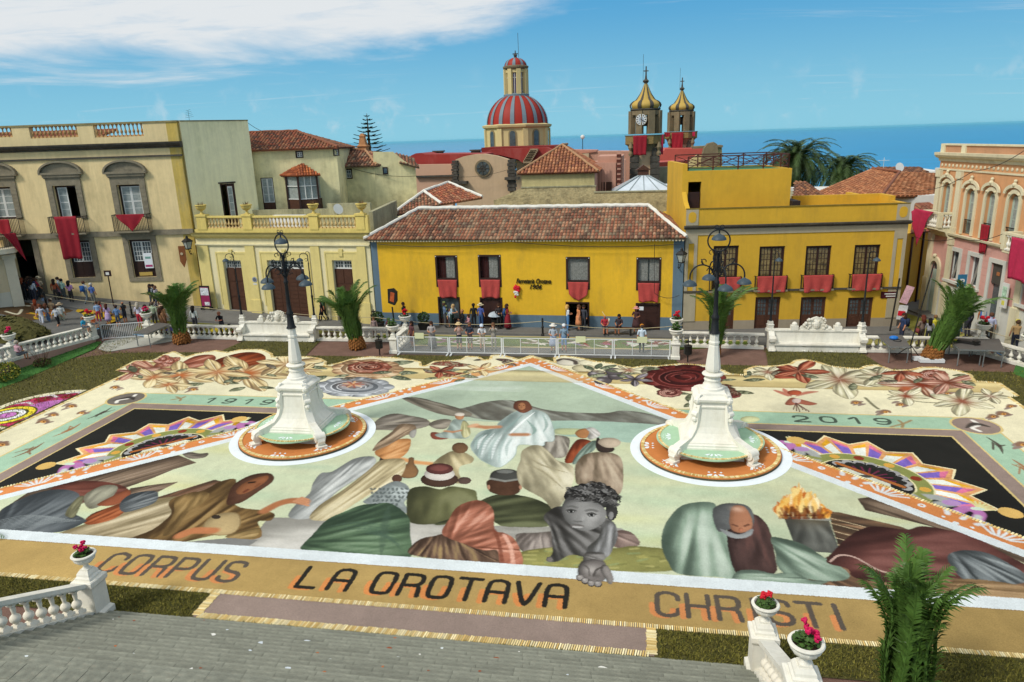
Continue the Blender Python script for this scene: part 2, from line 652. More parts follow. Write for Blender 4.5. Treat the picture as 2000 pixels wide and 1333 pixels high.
def paint_carpet():
 s=Sheet(TX0,TX1,TY0,TY1,TRES)
 CREAM,MINT,MAUVE,BLACK,ORANGE,WHITE,GOLD,STRAW='#e9e2bf','#a6c6aa','#97857b','#262623','#d98b50','#dfe7e8','#b1955c','#d9c283'
 s.a[:]=_lin(CREAM)
 X=(s.x0+(np.arange(s.w)+.5)*s.res)[None,:]
 Y=(s.y0+(np.arange(s.h)+.5)*s.res)[:,None]
 dx=np.abs(X-AX)
 U=X+0*Y
 V=Y+0*X
 def put(m,col,vary=.03,al=1.):
  m=np.broadcast_to(m,U.shape)
  k=(1+vary*nz(U[m]*2.5,V[m]*2.5))[:,None]
  s.a[m]=s.a[m]*(1-al)+_lin(col)*k*al
 D=dx+Y
 put((dx<20.68)&(Y<31.82),STRAW)
 put((dx<20.6)&(Y<31.74),MINT,.05)
 put((dx<19.28)&(Y<30.38),STRAW)
 put((dx<19.2)&(Y<30.3),MAUVE)
 put((dx<18.62)&(Y<29.66),STRAW)
 put((dx<18.54)&(Y<29.58),BLACK,.12)
 for sg in(-1,1):
  cxx,cyy=AX+sg*20.,30.9
  s.disc(cxx,cyy,.98,.98,STRAW,False)
  s.disc(cxx,cyy,.88,.88,MAUVE if sg>0 else '#6d675f',False,vary=.15)
  s.line([(cxx-.1,cyy-.6),(cxx-.25,cyy-.25),(cxx+.15,cyy+.1),(cxx+.1,cyy+.6)],.16,'#f0ece0',.9,False,sm=True)
  s.line([(cxx-.5,cyy-.3),(cxx+.05,cyy+.2),(cxx+.5,cyy-.1)],.3,'#3d3833',.7,False,taper=True,sm=True)
 FK=.78
 for sg in(-1,1):
  def P(u,v):
   ox,oy=13.95,25.4
   r=.70711*FK
   return(AX+sg*(ox+(u+v)*r),oy+(-u+v)*r)
  cc=(.1,.25)
  nr=7
  for k in range(nr):
   a0,a1=PI*(.04+.92*k/nr),PI*(.04+.92*(k+1)/nr)
   am=(a0+a1)/2
   def q(a,r):
    return P(cc[0]-cos(a)*r*1.12,cc[1]+sin(a)*r*.9)
   R1,R2,R3=2.25,3.7,4.75
   s.fill([q(a0,R1),q(a0,R2+.2),q(am,R3+.06),q(a1,R2+.2),q(a1,R1)],'#efe3b5',False)
   s.fill([q(a0,R1),q(a0,R2+.1),q(am,R3-.1),q(am,R1)],'#d8913f' if k%1 else '#d8a068',False,vary=.25,nsc=30)
   s.fill([q(am,R1),q(am,R3-.1),q(a1,R2+.1),q(a1,R1)],'#dba06a',False,vary=.25,nsc=30)
   s.fill([q(a0+.03,R1),q(a0+.03,R2-.1),q(am-.02,R2+.6),q(am-.02,R1)],'#dba32a',False,vary=.25,nsc=30)
   s.fill([q(am+.02,R1),q(am+.02,R2+.6),q(a1-.03,R2-.1),q(a1-.03,R1)],'#cf6f8f',False,vary=.25,nsc=30)
   s.fill([q(a0+.03,R1),q(a0+.03,R2-.35),q(am-.02,R2+.12),q(am-.02,R1)],'#e3e8dc',False,vary=.12,nsc=30)
   s.fill([q(am+.02,R1),q(am+.02,R2+.12),q(a1-.03,R2-.35),q(a1-.03,R1)],'#7a64b8',False,vary=.2,nsc=30)
  arc=[P(cc[0]-cos(a)*2.15*1.15,cc[1]+sin(a)*2.)for a in np.linspace(-.12,PI+.12,40)]
  s.line(arc,.62,'#e9e0b0',1,False,soft=.05)
  s.line(arc,.50,'#8b9152',1,False,soft=.05)
  for a,cl in((.5,'#dba84b'),(1.,'#8b3a26'),(1.57,'#dba84b'),(2.2,'#8b3a26'),(2.7,'#dba84b')):
   p=P(cc[0]-cos(a)*2.15*1.15,cc[1]+sin(a)*2.)
   s.disc(p[0],p[1],.19,.19,cl,False)
  for a in np.linspace(.25,PI-.25,9):
   s.line([P(cc[0],cc[1]+.1),P(cc[0]-cos(a)*1.7,cc[1]+sin(a)*1.45)],.07,'#7d3050',.8,False)
   p=P(cc[0]-cos(a)*1.7,cc[1]+sin(a)*1.5)
   s.disc(p[0],p[1],.2,.2,'#a9a8a6',False)
   p=P(cc[0]-cos(a)*1.5,cc[1]+sin(a)*1.32)
   s.disc(p[0],p[1],.17,.17,'#2a2a27',False)
  s.fill([P(-1.7,.5),P(1.7,.5),P(1.7,.72),P(-1.7,.72)],'#b06a35',False)
  s.fill([P(-2.,.02),P(2.,.02),P(2.,.12),P(-2.,.12)],'#b9824f',False)
  s.fill([P(-1.3,.16),P(1.3,.16),P(1.1,.45),P(-1.1,.45)],'#dfe2cc',False,vary=.15,nsc=12)
  s.disc(*P(0,.3),.25,.12,'#4a4d44',False)
  for m in(-1,1):
   s.line([P(m*2.4,.2),P(m*3.,.75),P(m*3.6,.7),P(m*3.3,.2)],.32,'#a9aca8',1,False,sm=True)
   s.line([P(m*2.3,.45),P(m*2.9,.2)],.22,'#8b9152',1,False)
   s.disc(*P(m*3.6,.75),.3,.22,'#b48fc0',False)
   s.line([P(m*4.1,.1),P(m*4.2,.75),P(m*4.7,.75),P(m*4.9,.1)],.3,'#b978b0',1,False,sm=True)
   s.line([P(m*4.9,.05),P(m*4.8,.4)],.22,'#c9d0c8',1,False)
   for a in np.linspace(.5,2.6,7):
    s.line([P(m*4.5,1.15),P(m*4.5+cos(a)*.55,1.2+sin(a)*.55)],.08,'#e2dca0',1,False)
   s.disc(*P(m*4.5,1.05),.22,.12,'#cfe0cc',False)
 for px_,py_ in((468,820),(91,911),(1555,861),(1974,1003)):
  gx=gz(px_,py_)
  s.disc(gx[0],gx[1],.36,.36,'#dbb468',False)
 put((D<39.42)&(Y>0),STRAW)
 put(D<39.30,ORANGE,.04)
 put(D<38.32,WHITE,.01)
 PIC=(D<37.72)
 put(PIC,'#ccd2b0',.06)
 for sg in(-1,1):
  n=24
  for k in range(n):
   t=.7+k*.86
   if 7.3<t*1.<0:
    continue
   bx,by=t,38.86-t
   if by<18.9:
    continue
   x0_,y0_=AX+sg*bx,by
   def Q(u,v):
    r=.70711*1.45
    return(x0_+sg*(u+v)*r,y0_+(-u+v)*r)
   if k%3==0:
    s.line([Q(-.52,.26),Q(-.25,.34),Q(0,.3),Q(.25,.34),Q(.52,.26)],.05,WHITE,.9,False)
    for a in(-1,0,1):
     p=Q(a*.3,.08-abs(a)*.02)
     p2=Q(a*.42,.26)
     s.line([p,p2],.17,WHITE,.95,False,taper=False)
    s.disc(*Q(0,-.22),.1,.1,WHITE,False)
    s.disc(*Q(-.3,-.14),.06,.06,WHITE,False)
    s.disc(*Q(.3,-.14),.06,.06,WHITE,False)
   elif k%3==1:
    for a in np.linspace(-.5,.5,7):
     s.line([Q(a*.35,-.1),Q(a*.85,.22-abs(a)*.25)],.085,WHITE,.95,False)
     s.disc(*Q(a*.95,.3-abs(a)*.35),.045,.045,WHITE,False)
   else:
    s.disc(*Q(0,0),.13,.13,WHITE,False)
    s.disc(*Q(0,0),.05,.05,ORANGE,False)
# -- landscape inside the diamond
 pic_y=37.72
 def clip_to_pic(before):
  m=~PIC
  s.a[m]=before[m]
 keep=s.a.copy()
 mp=PIC&(Y>29.5)
 s.a[mp]=_lin('#afbfa8')*(1+.08*nz(U[mp]*.7,V[mp]*2.2))[:,None]
 mp=PIC&(Y>33.5)
 tt=np.clip(nz(U[mp]*1.2+5,V[mp]*3+9)-.3,0,1)[:,None]*.55
 s.a[mp]=s.a[mp]*(1-tt)+_lin('#d9e2d8')*tt
 rs=np.random.RandomState(11)
 for k in range(120):
  yy=rs.uniform(850,1120)
  s.glow(rs.uniform(0,2000),yy,rs.uniform(50,150),rs.uniform(6,18),['#d6d398','#b1c8a8','#bccfae','#cfcf96','#a3bea4','#dcdcb2'][k%6],.5)
 s.cloth([(800,778),(835,781),(880,797),(905,798),(950,786),(1000,783),(1060,800),(1110,806),(1180,808),(1215,803),(1262,808),(1305,822),(1295,833),(1200,827),(1100,823),(1000,824),(940,820),(900,812),(850,806)],'#93958a','#6f6a5f','#a9aa92',[(1000,800),(1050,818)],sc=1.5,ratio=.5)
 s.fill([(1085,823),(1300,832),(1300,850),(1240,866),(1180,858),(1090,850)],'#a5bfae',vary=.07,sm=True,rel=0)
 s.cloth([(785,779),(810,778),(860,788),(918,806),(915,815),(870,812),(830,800)],'#7f786a','#5d564b','#999080',[(800,780),(880,806)],sc=3)
 s.fill([(1090,838),(1150,840),(1120,850),(1085,848)],'#c9c88a',sm=True,alpha=.7)
 s.cloth([(725,838),(742,818),(770,809),(800,813),(833,820),(838,832),(800,841),(755,841)],'#8b8378','#625a50','#a49c8c',[(740,830),(800,822)],edge='#5a5248')
 s.cloth([(838,829),(860,820),(882,822),(872,838),(850,838)],'#988f80','#6f675b','#b0a898',[(840,830),(870,824)])
 s.cloth([(357,888),(372,884),(390,887),(408,886),(400,895),(372,897)],'#8a8072','#5d554a','#a89c88',[(360,890),(400,890)])
 WD,WK,WL='#7d6a58','#55463a','#9a8672'
 s.cloth([(0,1000),(60,960),(200,922),(350,890),(385,905),(340,918),(300,935),(225,962),(120,1000),(0,1040)],WD,WK,WL,[(0,990),(350,895)],sm=False,sc=4,ratio=.05,bend=.1)
 s.cloth([(255,955),(300,948),(350,942),(310,962),(300,975),(240,985)],WD,WK,WL,[(255,960),(340,945)],sm=False,sc=4,ratio=.05,bend=.1)
 s.cloth([(300,975),(420,938),(440,943),(350,985),(300,992)],'#7b5a44',WK,WL,[(300,980),(420,940)],sm=False,sc=4,ratio=.05,bend=.1)
 s.cloth([(1675,975),(1700,972),(2010,1060),(2010,1105),(1900,1060),(1820,1030),(1740,1010),(1690,998)],WD,WK,WL,[(1690,978),(2000,1080)],sm=False,sc=4,ratio=.05,bend=.1)
 s.cloth([(1618,1000),(1640,1002),(1760,1030),(2010,1130),(2010,1190),(1600,1150),(1520,1140),(1560,1120),(1640,1075),(1625,1030)],'#8a6a50',WK,'#b09070',[(1620,1005),(1900,1080)],sm=False,sc=4,ratio=.05,bend=.1)
 for y in(1012,1022,1036,1048,1060):
  s.line([(1618,y),(1680,y+16),(1740,y+34)],.04,'#cdb893',.9)
 s.cloth([(1532,1012),(1620,1018),(1642,1082),(1556,1078)],'#6f7069','#4f504b','#8a8b82',[(1540,1010),(1560,1080)],sm=False,sc=2)
 s.line([(1528,1012),(1620,1017)],.12,'#90938c',1)
 s.glow(1568,985,46,32,'#efc878',.9)
 for k in range(150):
  x=rs.uniform(1518,1616)
  top=1012-(70-abs(x-1562)*1.)*rs.uniform(.35,1.05)
  y0=rs.uniform(top+8,1014)
  dx_=rs.uniform(-7,10)
  s.line([(x,y0),(x+dx_*.3,(y0+top)/2),(x+dx_,top)],rs.uniform(.1,.26),['#f6d88c','#e8a544','#fbeec0','#d98a34','#f2c266','#c46a24'][k%6],.6,taper=True,sm=True)
 for k in range(34):
  x=rs.uniform(1522,1612)
  s.line([(x,1014),(x+rs.uniform(-5,5),1008),(x+rs.uniform(-7,7),1013-rs.uniform(6,24))],.14,['#6a3418','#8a4a20','#4a2412'][k%3],.6,taper=True)
 s.cloth([(480,1070),(525,1012),(640,1013),(800,1022),(960,1028),(1100,1030),(1215,1033),(1232,1048),(1100,1040),(1010,1046),(990,1080),(640,1070),(560,1078)],'#cfccc2','#aaa79c','#e0ddd4',[(500,1030),(800,1045)],sc=1.5,sm=False,gain=.3)
 s.cloth([(1008,1046),(1045,1042),(1105,1040),(1112,1070),(1070,1078),(1020,1078)],'#9b9088','#70665e','#b5aaa0',[(1040,1045),(1035,1075)],sc=5)
 s.cloth([(1200,1040),(1232,1040),(1250,1066),(1200,1070)],'#a08a80','#756058','#bba498',[(1210,1045),(1240,1060)])
 s.fill([(1015,1080),(1110,1068),(1200,1072),(1240,1068),(1330,1080),(1320,1115),(1180,1116),(1020,1104)],'#929055',sm=True,vary=.15,nsc=6)
 for k in range(40):
  x=rs.uniform(1020,1300)
  y=rs.uniform(1072,1112)
  s.line([(x,y),(x+rs.uniform(8,22),y-rs.uniform(-2,5))],.1,['#b5ae66','#6f7040','#c0ba78','#8fa070'][k%4],.5)
 SK,SKD,SKL,HR='#b98560','#8d5f42','#d6a884','#4a342a'
 s.fill([(841,848),(850,845),(880,852),(878,857),(862,860),(845,858)],'#8a4d3c',sm=True)
 s.cloth([(884,822),(898,820),(912,824),(918,840),(916,856),(895,858),(862,856),(850,850),(872,842)],'#b9c7bd','#8a9a90','#d2dcd4',[(880,830),(900,856)])
 s.cloth([(905,823),(916,830),(919,850),(906,856),(900,840)],'#c9c595','#a09a6a','#dedaae',[(908,825),(910,850)])
 s.disc(898,815,9,6,SK)
 s.disc(898,810.5,10,3.5,'#d9cfc0')
 s.line([(870,843),(885,845),(900,842)],.18,SK,.9)
 s.cloth([(1062,855),(1085,851),(1112,857),(1110,882),(1100,895),(1075,893),(1060,875)],'#a49d90','#7a7266','#bdb6a8',[(1085,855),(1085,890)],sc=4)
 s.line([(1000,890),(980,905),(960,910)],.3,'#93ab86',.5)
 s.cloth([(986,818),(1005,806),(1020,803),(1045,802),(1065,808),(1075,820),(1082,840),(1082,862),(1065,864),(1060,872),(1015,870),(1008,888),(998,900),(976,914),(950,905),(935,895),(920,875),(925,860),(940,844),(975,836),(972,830)],'#cfdcd6','#93a8a2','#eef3ee',[(1000,830),(970,900)],sc=1.7,ratio=.18,gain=.5,edge='#9db0a8',ew=.05)
 s.line([(1020,812),(1000,830),(985,845)],.16,'#8fa6a0',.8,sm=True,taper=True)
 s.line([(1045,806),(1020,826),(1000,845),(1000,850)],.14,'#f4f8f4',.9,sm=True,taper=True)
 s.line([(1030,822),(1045,840),(1040,850)],.16,'#8da59c',.8,sm=True,taper=True)
 s.line([(1060,810),(1068,830),(1062,845)],.14,'#9fb4ac',.8,sm=True,taper=True)
 for k,(x0,y0,x1,y1)in enumerate([(960,848,935,890),(975,850,955,898),(990,852,975,905),(1000,858,990,892),(945,850,928,878)]):
  s.line([(x0,y0),((x0+x1)/2-4,(y0+y1)/2-2),(x1,y1)],.16,'#a4b8b2',.5,sm=True,taper=True)
  s.line([(x0+6,y0),((x0+x1)/2+2,(y0+y1)/2-2),(x1+6,y1)],.16,'#e6eeea',.5,sm=True,taper=True)
 s.line([(974,835),(950,836),(924,833)],.34,SK,1)
 s.line([(930,831),(921,834)],.3,SKL,1)
 s.line([(1002,850),(1029,850)],.34,SK,1)
 s.fill([(1003,797),(1006,786),(1018,783),(1032,785),(1040,798),(1034,804),(1022,808),(1008,802)],'#6d4433',sm=True)
 s.disc(1019.5,795,7.5,8,'#a87450')
 s.fill([(1010,799),(1019,802),(1028,799),(1024,807),(1015,806)],'#7a4c38',sm=True)
 for x in(1015,1023):
  s.disc(x,793,1.6,.7,'#3c2620')
 s.line([(1019,793),(1019,798)],.08,SKD,.8)
 s.cloth([(750,884),(776,878),(782,900),(765,912),(742,905)],'#5d4a40','#3a2e28','#7d675a',[(750,890),(770,905)])
 s.cloth([(732,885),(748,872),(775,860),(800,858),(803,866),(798,882),(784,895),(764,900),(745,896)],'#c78d58','#97643a','#e0b07c',[(760,880),(790,865)])
 s.cloth([(728,882),(742,862),(765,845),(776,834),(785,829),(808,830),(814,840),(808,856),(798,850),(775,862),(752,874)],'#a58e74','#75604c','#c9b498',[(745,865),(800,835)],sc=4)
 s.fill([(803,843),(814,840),(812,852),(806,857),(800,852)],'#a7a49c',sm=True)
 s.line([(785,898),(810,904),(842,907)],.3,'#cf9763',1)
 s.fill([(800,896),(808,896),(808,906),(817,920),(812,932),(795,935),(780,930),(780,918),(798,906)],'#8f6b48',sm=True,vary=.15,edge='#5d4430')
 s.cloth([(850,902),(870,888),(885,882),(905,884),(925,895),(922,905),(900,912),(897,926),(905,944),(885,944),(868,930),(845,915)],'#bcae86','#8d8060','#d8cca6',[(870,890),(885,930)])
 s.disc(899,876,16,10.5,'#7a5c42',vary=.15)
 s.disc(908,940,13,7,'#5a4840')
 s.cloth([(565,1012),(575,990),(605,965),(612,945),(628,925),(650,922),(690,898),(722,892),(735,897),(730,912),(700,935),(662,960),(625,995),(605,1014)],'#b9bcb8','#8c908d','#dcded9',[(590,1000),(720,900)],sc=3,gain=.6)
 s.cloth([(605,1014),(625,988),(675,955),(722,918),(745,900),(785,897),(793,908),(788,925),(775,938),(705,978),(660,1008),(638,1018)],'#c9ba92','#9d8d66','#e6dcba',[(620,1010),(770,905)],sc=4.5,ratio=.08,bend=.2)
 s.disc(776,936,10,8,'#5f4234')
 s.cloth([(710,983),(722,972),(750,950),(775,941),(797,950),(802,970),(790,983),(800,1003),(770,1000),(740,990)],'#b7c0bd','#8f9896','#d2d8d5',[(740,960),(790,990)])
 for k in range(46):
  x=725+(k%9)*8.5+(k//9)*2
  y=955+(k//9)*7.5
  if 2.*(x-800)+(y-950)*3>60:
   continue
  s.line([(x,y),(x+rs.uniform(-4,4),y+rs.uniform(2,4))],.09,'#565e5c',.85)
 s.cloth([(800,958),(830,951),(860,957),(882,951),(925,958),(932,968),(931,990),(900,1010),(860,1024),(802,1022),(795,990)],'#6b6c49','#484a33','#8b8c66',[(860,955),(850,1020)],sc=1.4,gain=.5)
 s.disc(859,938,37,15,'#4b372d',vary=.15)
 s.disc(859,927,30,13,'#d5cfc4')
 s.disc(859,917,27,11,'#5d3632',vary=.1)
 s.disc(858,915,19,6.5,'#7c4a44',vary=.1)
 s.cloth([(905,1006),(935,982),(960,970),(985,966),(1012,968),(1050,977),(1085,998),(1078,1028),(990,1030),(968,1022),(940,1010),(870,1026),(850,1024)],'#575b40','#383c2b','#757958',[(950,1000),(1060,985)],sc=1.8,gain=.55)
 s.fill([(956,938),(1016,938),(1018,955),(1010,966),(985,969),(962,964),(953,955)],'#5c4030',sm=True,vary=.2,nsc=12)
 s.disc(955,953,3,5,'#b98b70')
 s.disc(1017,953,3,5,'#b98b70')
 s.fill([(959,937),(962,923),(985,917),(1010,921),(1016,937),(988,941)],'#464642',sm=True)
 s.line([(959,936),(987,941),(1016,937)],.14,'#8d8d85',.9)
 s.disc(987,922,17,4,'#6c6d68')
 s.cloth([(1017,900),(1020,882),(1040,871),(1060,873),(1077,888),(1090,901),(1112,908),(1122,918),(1120,942),(1110,965),(1096,988),(1082,998),(1060,975),(1018,950),(1010,920)],'#cdc4a4','#9f9678','#eae4cc',[(1040,885),(1090,975)],sc=2.2,gain=.6)
 s.line([(1030,892),(1060,910),(1110,925)],.12,'#a39a7c',.8,sm=True,taper=True)
 s.line([(1022,905),(1060,922),(1100,955)],.12,'#a39a7c',.8,sm=True,taper=True)
 s.cloth([(1103,903),(1112,880),(1128,860),(1148,860),(1155,868),(1130,890),(1118,905)],'#93482c','#6c3220','#b0603e',[(1120,870),(1115,900)])
 s.cloth([(1118,906),(1130,885),(1150,866),(1165,862),(1162,880),(1140,892),(1128,906)],'#8b9e90','#5f7265','#adbdb0',[(1150,868),(1125,900)])
 s.fill([(1124,846),(1132,840),(1145,838),(1152,845),(1147,856),(1135,857),(1126,852)],'#b07c50',sm=True)
 s.cloth([(1145,838),(1158,836),(1170,844),(1172,852),(1155,860),(1148,855),(1152,846)],'#cfcbc4','#a09c95','#eae7e2',[(1148,840),(1165,855)])
 s.cloth([(1124,912),(1132,898),(1145,888),(1170,884),(1200,887),(1215,900),(1218,930),(1217,952),(1208,968),(1193,958),(1160,946),(1130,948),(1124,935)],'#a99680','#77664f','#c8b8a0',[(1160,890),(1165,945)],sc=3,gain=.65)
 s.fill([(1165,860),(1170,856),(1180,872),(1200,876),(1195,884),(1172,884),(1164,874)],'#3a302b',sm=True)
 s.fill([(1168,865),(1178,857),(1200,857),(1213,864),(1208,872),(1195,876),(1180,874)],'#c2b19b',sm=True)
 s.cloth([(588,1077),(612,1045),(640,1016),(675,1000),(705,988),(735,985),(765,985),(798,1010),(802,1045),(803,1090),(750,1088),(660,1082)],'#60795c','#3c5040','#839a7c',[(620,1050),(790,1020)],sc=2.2,ratio=.15,gain=.6)
 for k in range(6):
  s.line([(640+k*18,1030+k*3),(700+k*12,1022+k*6),(770+k*3,1030+k*9)],.14,'#4a6050',.35,sm=True,taper=True)
 s.line([(760,990),(752,1030),(745,1086)],.3,'#46594a',.4,sm=True,taper=True)
 s.cloth([(803,1085),(806,1066),(825,1053),(850,1048),(868,1045),(905,1062),(972,1072),(978,1104),(900,1098)],'#7b6250','#4f3d32','#a58c60',[(850,1052),(860,1095)],sc=5,gain=.8)
 s.cloth([(864,1044),(876,1018),(890,995),(910,983),(935,978),(955,986),(965,1002),(967,1036),(985,1042),(1003,1052),(1014,1070),(1021,1104),(980,1103),(972,1076),(945,1076),(905,1063)],'#b97860','#86503c','#e0a890',[(880,1030),(950,1000)],sc=3,gain=.7)
 s.line([(966,1036),(975,1060),(982,1102)],.12,'#7a4534',.7,sm=True)
 s.line([(985,1046),(998,1070),(1003,1102)],.12,'#e3b09a',.7,sm=True)
 s.cloth([(1062,1013),(1072,1000),(1100,990),(1180,1010),(1200,1025),(1206,1045),(1203,1062),(1190,1080),(1180,1093),(1145,1090),(1115,1085),(1090,1098),(1070,1097),(1080,1080),(1078,1058),(1075,1032)],'#5e5c59','#35332f','#8d8b88',[(1100,1020),(1170,1075)],sc=3,gain=.8)
 s.cloth([(1178,1020),(1200,1022),(1207,1045),(1202,1062),(1186,1090),(1150,1086),(1148,1070),(1170,1050)],'#8f8f8e','#55544f','#b9b9b8',[(1185,1025),(1165,1085)],sc=4,gain=.8)
 s.disc(1155,971,53,26,'#3f3e3c',vary=.3,nsc=9)
 s.disc(1195,1000,12,18,'#474644',vary=.3,nsc=9)
 s.fill([(1100,985),(1112,972),(1140,975),(1170,985),(1184,1000),(1182,1018),(1165,1032),(1145,1038),(1125,1034),(1108,1020),(1099,1003)],'#8c8b88',sm=True,vary=.08,rel=.9)
 for x,y,rx_,ry_,c_,a_ in((1116,1000,13,7,'#5f5e5b',.6),(1156,1006,14,7,'#5f5e5b',.6),(1174,1012,10,16,'#4f4e4c',.5),(1130,1032,16,4,'#5a5956',.5),(1104,990,8,12,'#6a6966',.4),(1140,984,20,6,'#a5a4a1',.6)):
  s.glow(x,y,rx_,ry_,c_,a_)
 s.glow(1160,1010,22,12,'#b3b2af',.6)
 s.glow(1112,995,12,12,'#adaca9',.5)
 s.glow(1170,1024,12,9,'#6e6d6a',.6)
 s.glow(1108,1014,9,9,'#6e6d6a',.5)
 for x,y in((1116,1000),(1156,1007)):
  s.disc(x,y,8,3.6,'#4b4a48')
  s.disc(x,y+.4,5.6,1.8,'#a3a3a0')
  s.disc(x,y,3.3,2.3,'#1d1d1c')
  s.line([(x-9,y-2),(x,y-4),(x+9,y-1)],.07,'#4a4946',.8,sm=True)
  s.line([(x-11,y-8),(x,y-10),(x+11,y-7)],.13,'#6b6a67',.55,sm=True)
 s.glow(1131,1010,5,8,'#7d7c79',.6)
 s.glow(1139,1014,5,6,'#b5b4b0',.5)
 s.line([(1122,1019),(1128,1020),(1136,1020)],.09,'#6a6966',.7,sm=True)
 s.line([(1118,1028),(1127,1026.5),(1138,1029)],.11,'#6a6663',.8,sm=True)
 s.line([(1121,1030),(1128,1031),(1136,1031)],.1,'#b5b3b0',.7,sm=True)
 for k in range(330):
  a=rs.uniform(PI*.97,2.12*PI)
  f=rs.uniform(.1,1.12)
  x,y=1154+50*cos(a)*f,979+31*sin(a)*f
  if y>985+max(0,x-1170)*1.1 or(y>974+.2*(x-1110)and 1104<x<1178):
   continue
  c2=['#4a4947','#232221','#7c7b79','#2e2d2c','#5d5c5a','#1b1a1a'][k%6]
  d1,d2=rs.uniform(-6,6),rs.uniform(2,6)
  s.line([(x-4,y),(x+d1*.4,y-d2*.7),(x+5,y+rs.uniform(-2,2)),(x+d1,y+d2*.6)],rs.uniform(.05,.1),c2,.75,sm=True,taper=True)
 s.disc(1194,1008,5,8,'#858482')
 s.disc(1074,1094,7,5,'#77716c')
 s.cloth([(110,1048),(180,1020),(262,988),(310,975),(365,972),(360,1000),(330,1025),(300,1058),(200,1052)],'#c6b694','#98875f','#e0d4b4',[(130,1045),(340,980)],sc=2.2,ratio=.1,gain=.45)
 s.cloth([(255,1056),(300,1035),(335,1005),(330,985),(345,972),(400,958),(430,942),(462,938),(455,975),(470,992),(515,998),(537,1005),(530,1018),(505,1020),(512,1038),(508,1052),(470,1056),(430,1045),(345,1062)],'#846840','#57422a','#a98c5c',[(300,1045),(450,960)],sc=2.4,gain=.75)
 s.cloth([(344,975),(380,962),(410,965),(395,985),(370,1000),(340,1040),(318,1045),(340,1005)],'#9a7e50','#6a5232','#b99c6c',[(380,965),(330,1040)],sc=3)
 s.fill([(443,985),(452,955),(468,940),(495,928),(525,925),(536,933),(530,945),(505,962),(478,980),(460,986)],'#54382a',sm=True,vary=.2,nsc=10)
 s.fill([(462,960),(475,946),(500,935),(524,930),(522,940),(505,952),(485,963),(468,967)],'#96603f',sm=True,vary=.15)
 s.line([(488,944),(497,943)],.14,'#2c1c14',1)
 s.line([(478,962),(484,958)],.14,'#6b3a28',1)
 s.line([(500,952),(508,946)],.12,'#7a4a30',1)
 s.line([(516,1000),(545,985),(572,979),(597,982)],.34,'#b0734c',1,sm=True)
 for dy in(-5,-1,3,7):
  s.line([(575,980),(590,978+dy),(603,982+dy)],.1,'#c68d68',1)
 s.fill([(398,1032),(412,1012),(440,1003),(465,1005),(470,1025),(455,1043),(420,1046)],'#c3ab7c',sm=True,vary=.1,edge='#8b7550')
 s.disc(423,1011,9,4,'#3a3028')
 s.line([(352,1048),(378,1038),(420,1038)],.34,'#bf7c52',1,sm=True)
 s.cloth([(440,1050),(470,1040),(508,1032),(502,1050),(480,1057)],'#a58a5a','#75603c','#c2a878',[(445,1050),(500,1040)])
 s.fill([(340,1062),(450,1052),(505,1056),(480,1072),(400,1068)],'#82827e',vary=.1)
 s.cloth([(100,958),(140,943),(195,941),(240,950),(256,964),(245,980),(180,985),(150,975)],'#6d3f34','#4a2a24','#875548',[(120,955),(240,960)])
 s.cloth([(165,970),(200,950),(228,950),(228,962),(205,985),(175,995)],'#8b8876','#66634f','#aaa892',[(180,985),(220,955)])
 s.fill([(190,988),(215,973),(248,958),(256,962),(252,972),(225,988)],'#8f5238',sm=True)
 s.cloth([(165,1022),(180,1005),(225,988),(262,972),(275,975),(250,996),(232,1010),(215,1018),(180,1026)],'#9a5432','#6a3722','#b87048',[(175,1015),(260,978)],sc=4)
 s.cloth([(235,985),(258,966),(300,960),(310,968),(300,985),(245,1002)],'#656a6c','#40474b','#898e8e',[(245,985),(300,965)],sc=4,gain=.8)
 s.cloth([(0,1002),(30,982),(80,962),(125,957),(155,966),(152,985),(140,1000),(165,1014),(166,1022),(120,1040),(50,1043),(0,1042)],'#61676a','#444a4e','#83898a',[(10,1030),(140,965)],sc=2.,ratio=.25,gain=.6)
 s.cloth([(128,1005),(150,975),(165,970),(158,990),(145,1012)],'#8b8868','#63604a','#a7a482',[(135,1005),(160,972)])
 for k in range(9):
  s.line([(0,1018+k*2.5),(50+k*5,1008+k*2),(100+k*7,1010+k)],.05,'#8d9494',.5,sm=True)
 s.cloth([(1640,1120),(1600,1135),(1520,1130),(1500,1142),(1600,1144)],'#7f8f7e','#5d6c5e','#a2b0a0',[(1500,1135),(1600,1140)])
 s.cloth([(1292,1060),(1296,1035),(1308,1012),(1330,990),(1362,982),(1395,984),(1402,1005),(1420,1040),(1430,1075),(1436,1128),(1400,1128),(1325,1122),(1305,1098),(1296,1080)],'#93a894','#5c6f60','#c3d0c0',[(1385,990),(1380,1110)],sc=1.9,ratio=.2,gain=.8)
 s.cloth([(1420,1050),(1430,1010),(1470,1005),(1492,1018),(1505,1040),(1513,1080),(1516,1120),(1470,1122),(1436,1118)],'#55403c','#382a28','#75514a',[(1460,1020),(1470,1110)],sc=2.5)
 s.cloth([(1506,1052),(1530,1053),(1570,1065),(1610,1090),(1645,1110),(1660,1125),(1650,1134),(1610,1136),(1540,1125),(1518,1105),(1515,1080)],'#8da18e','#5e7061','#bccab9',[(1520,1065),(1640,1125)],sc=2.4,ratio=.15,gain=.75)
 s.cloth([(1430,1130),(1445,1116),(1480,1115),(1510,1122),(1540,1120),(1580,1134),(1608,1144),(1540,1142),(1450,1136)],'#94a894','#66786a','#bccab9',[(1440,1130),(1580,1138)],sc=4)
 s.fill([(1392,1005),(1396,992),(1420,984),(1455,987),(1470,1000),(1473,1020),(1466,1035),(1455,1022),(1440,1028),(1425,1035),(1405,1040),(1396,1025)],'#6c6e6d',sm=True,vary=.15,nsc=10)
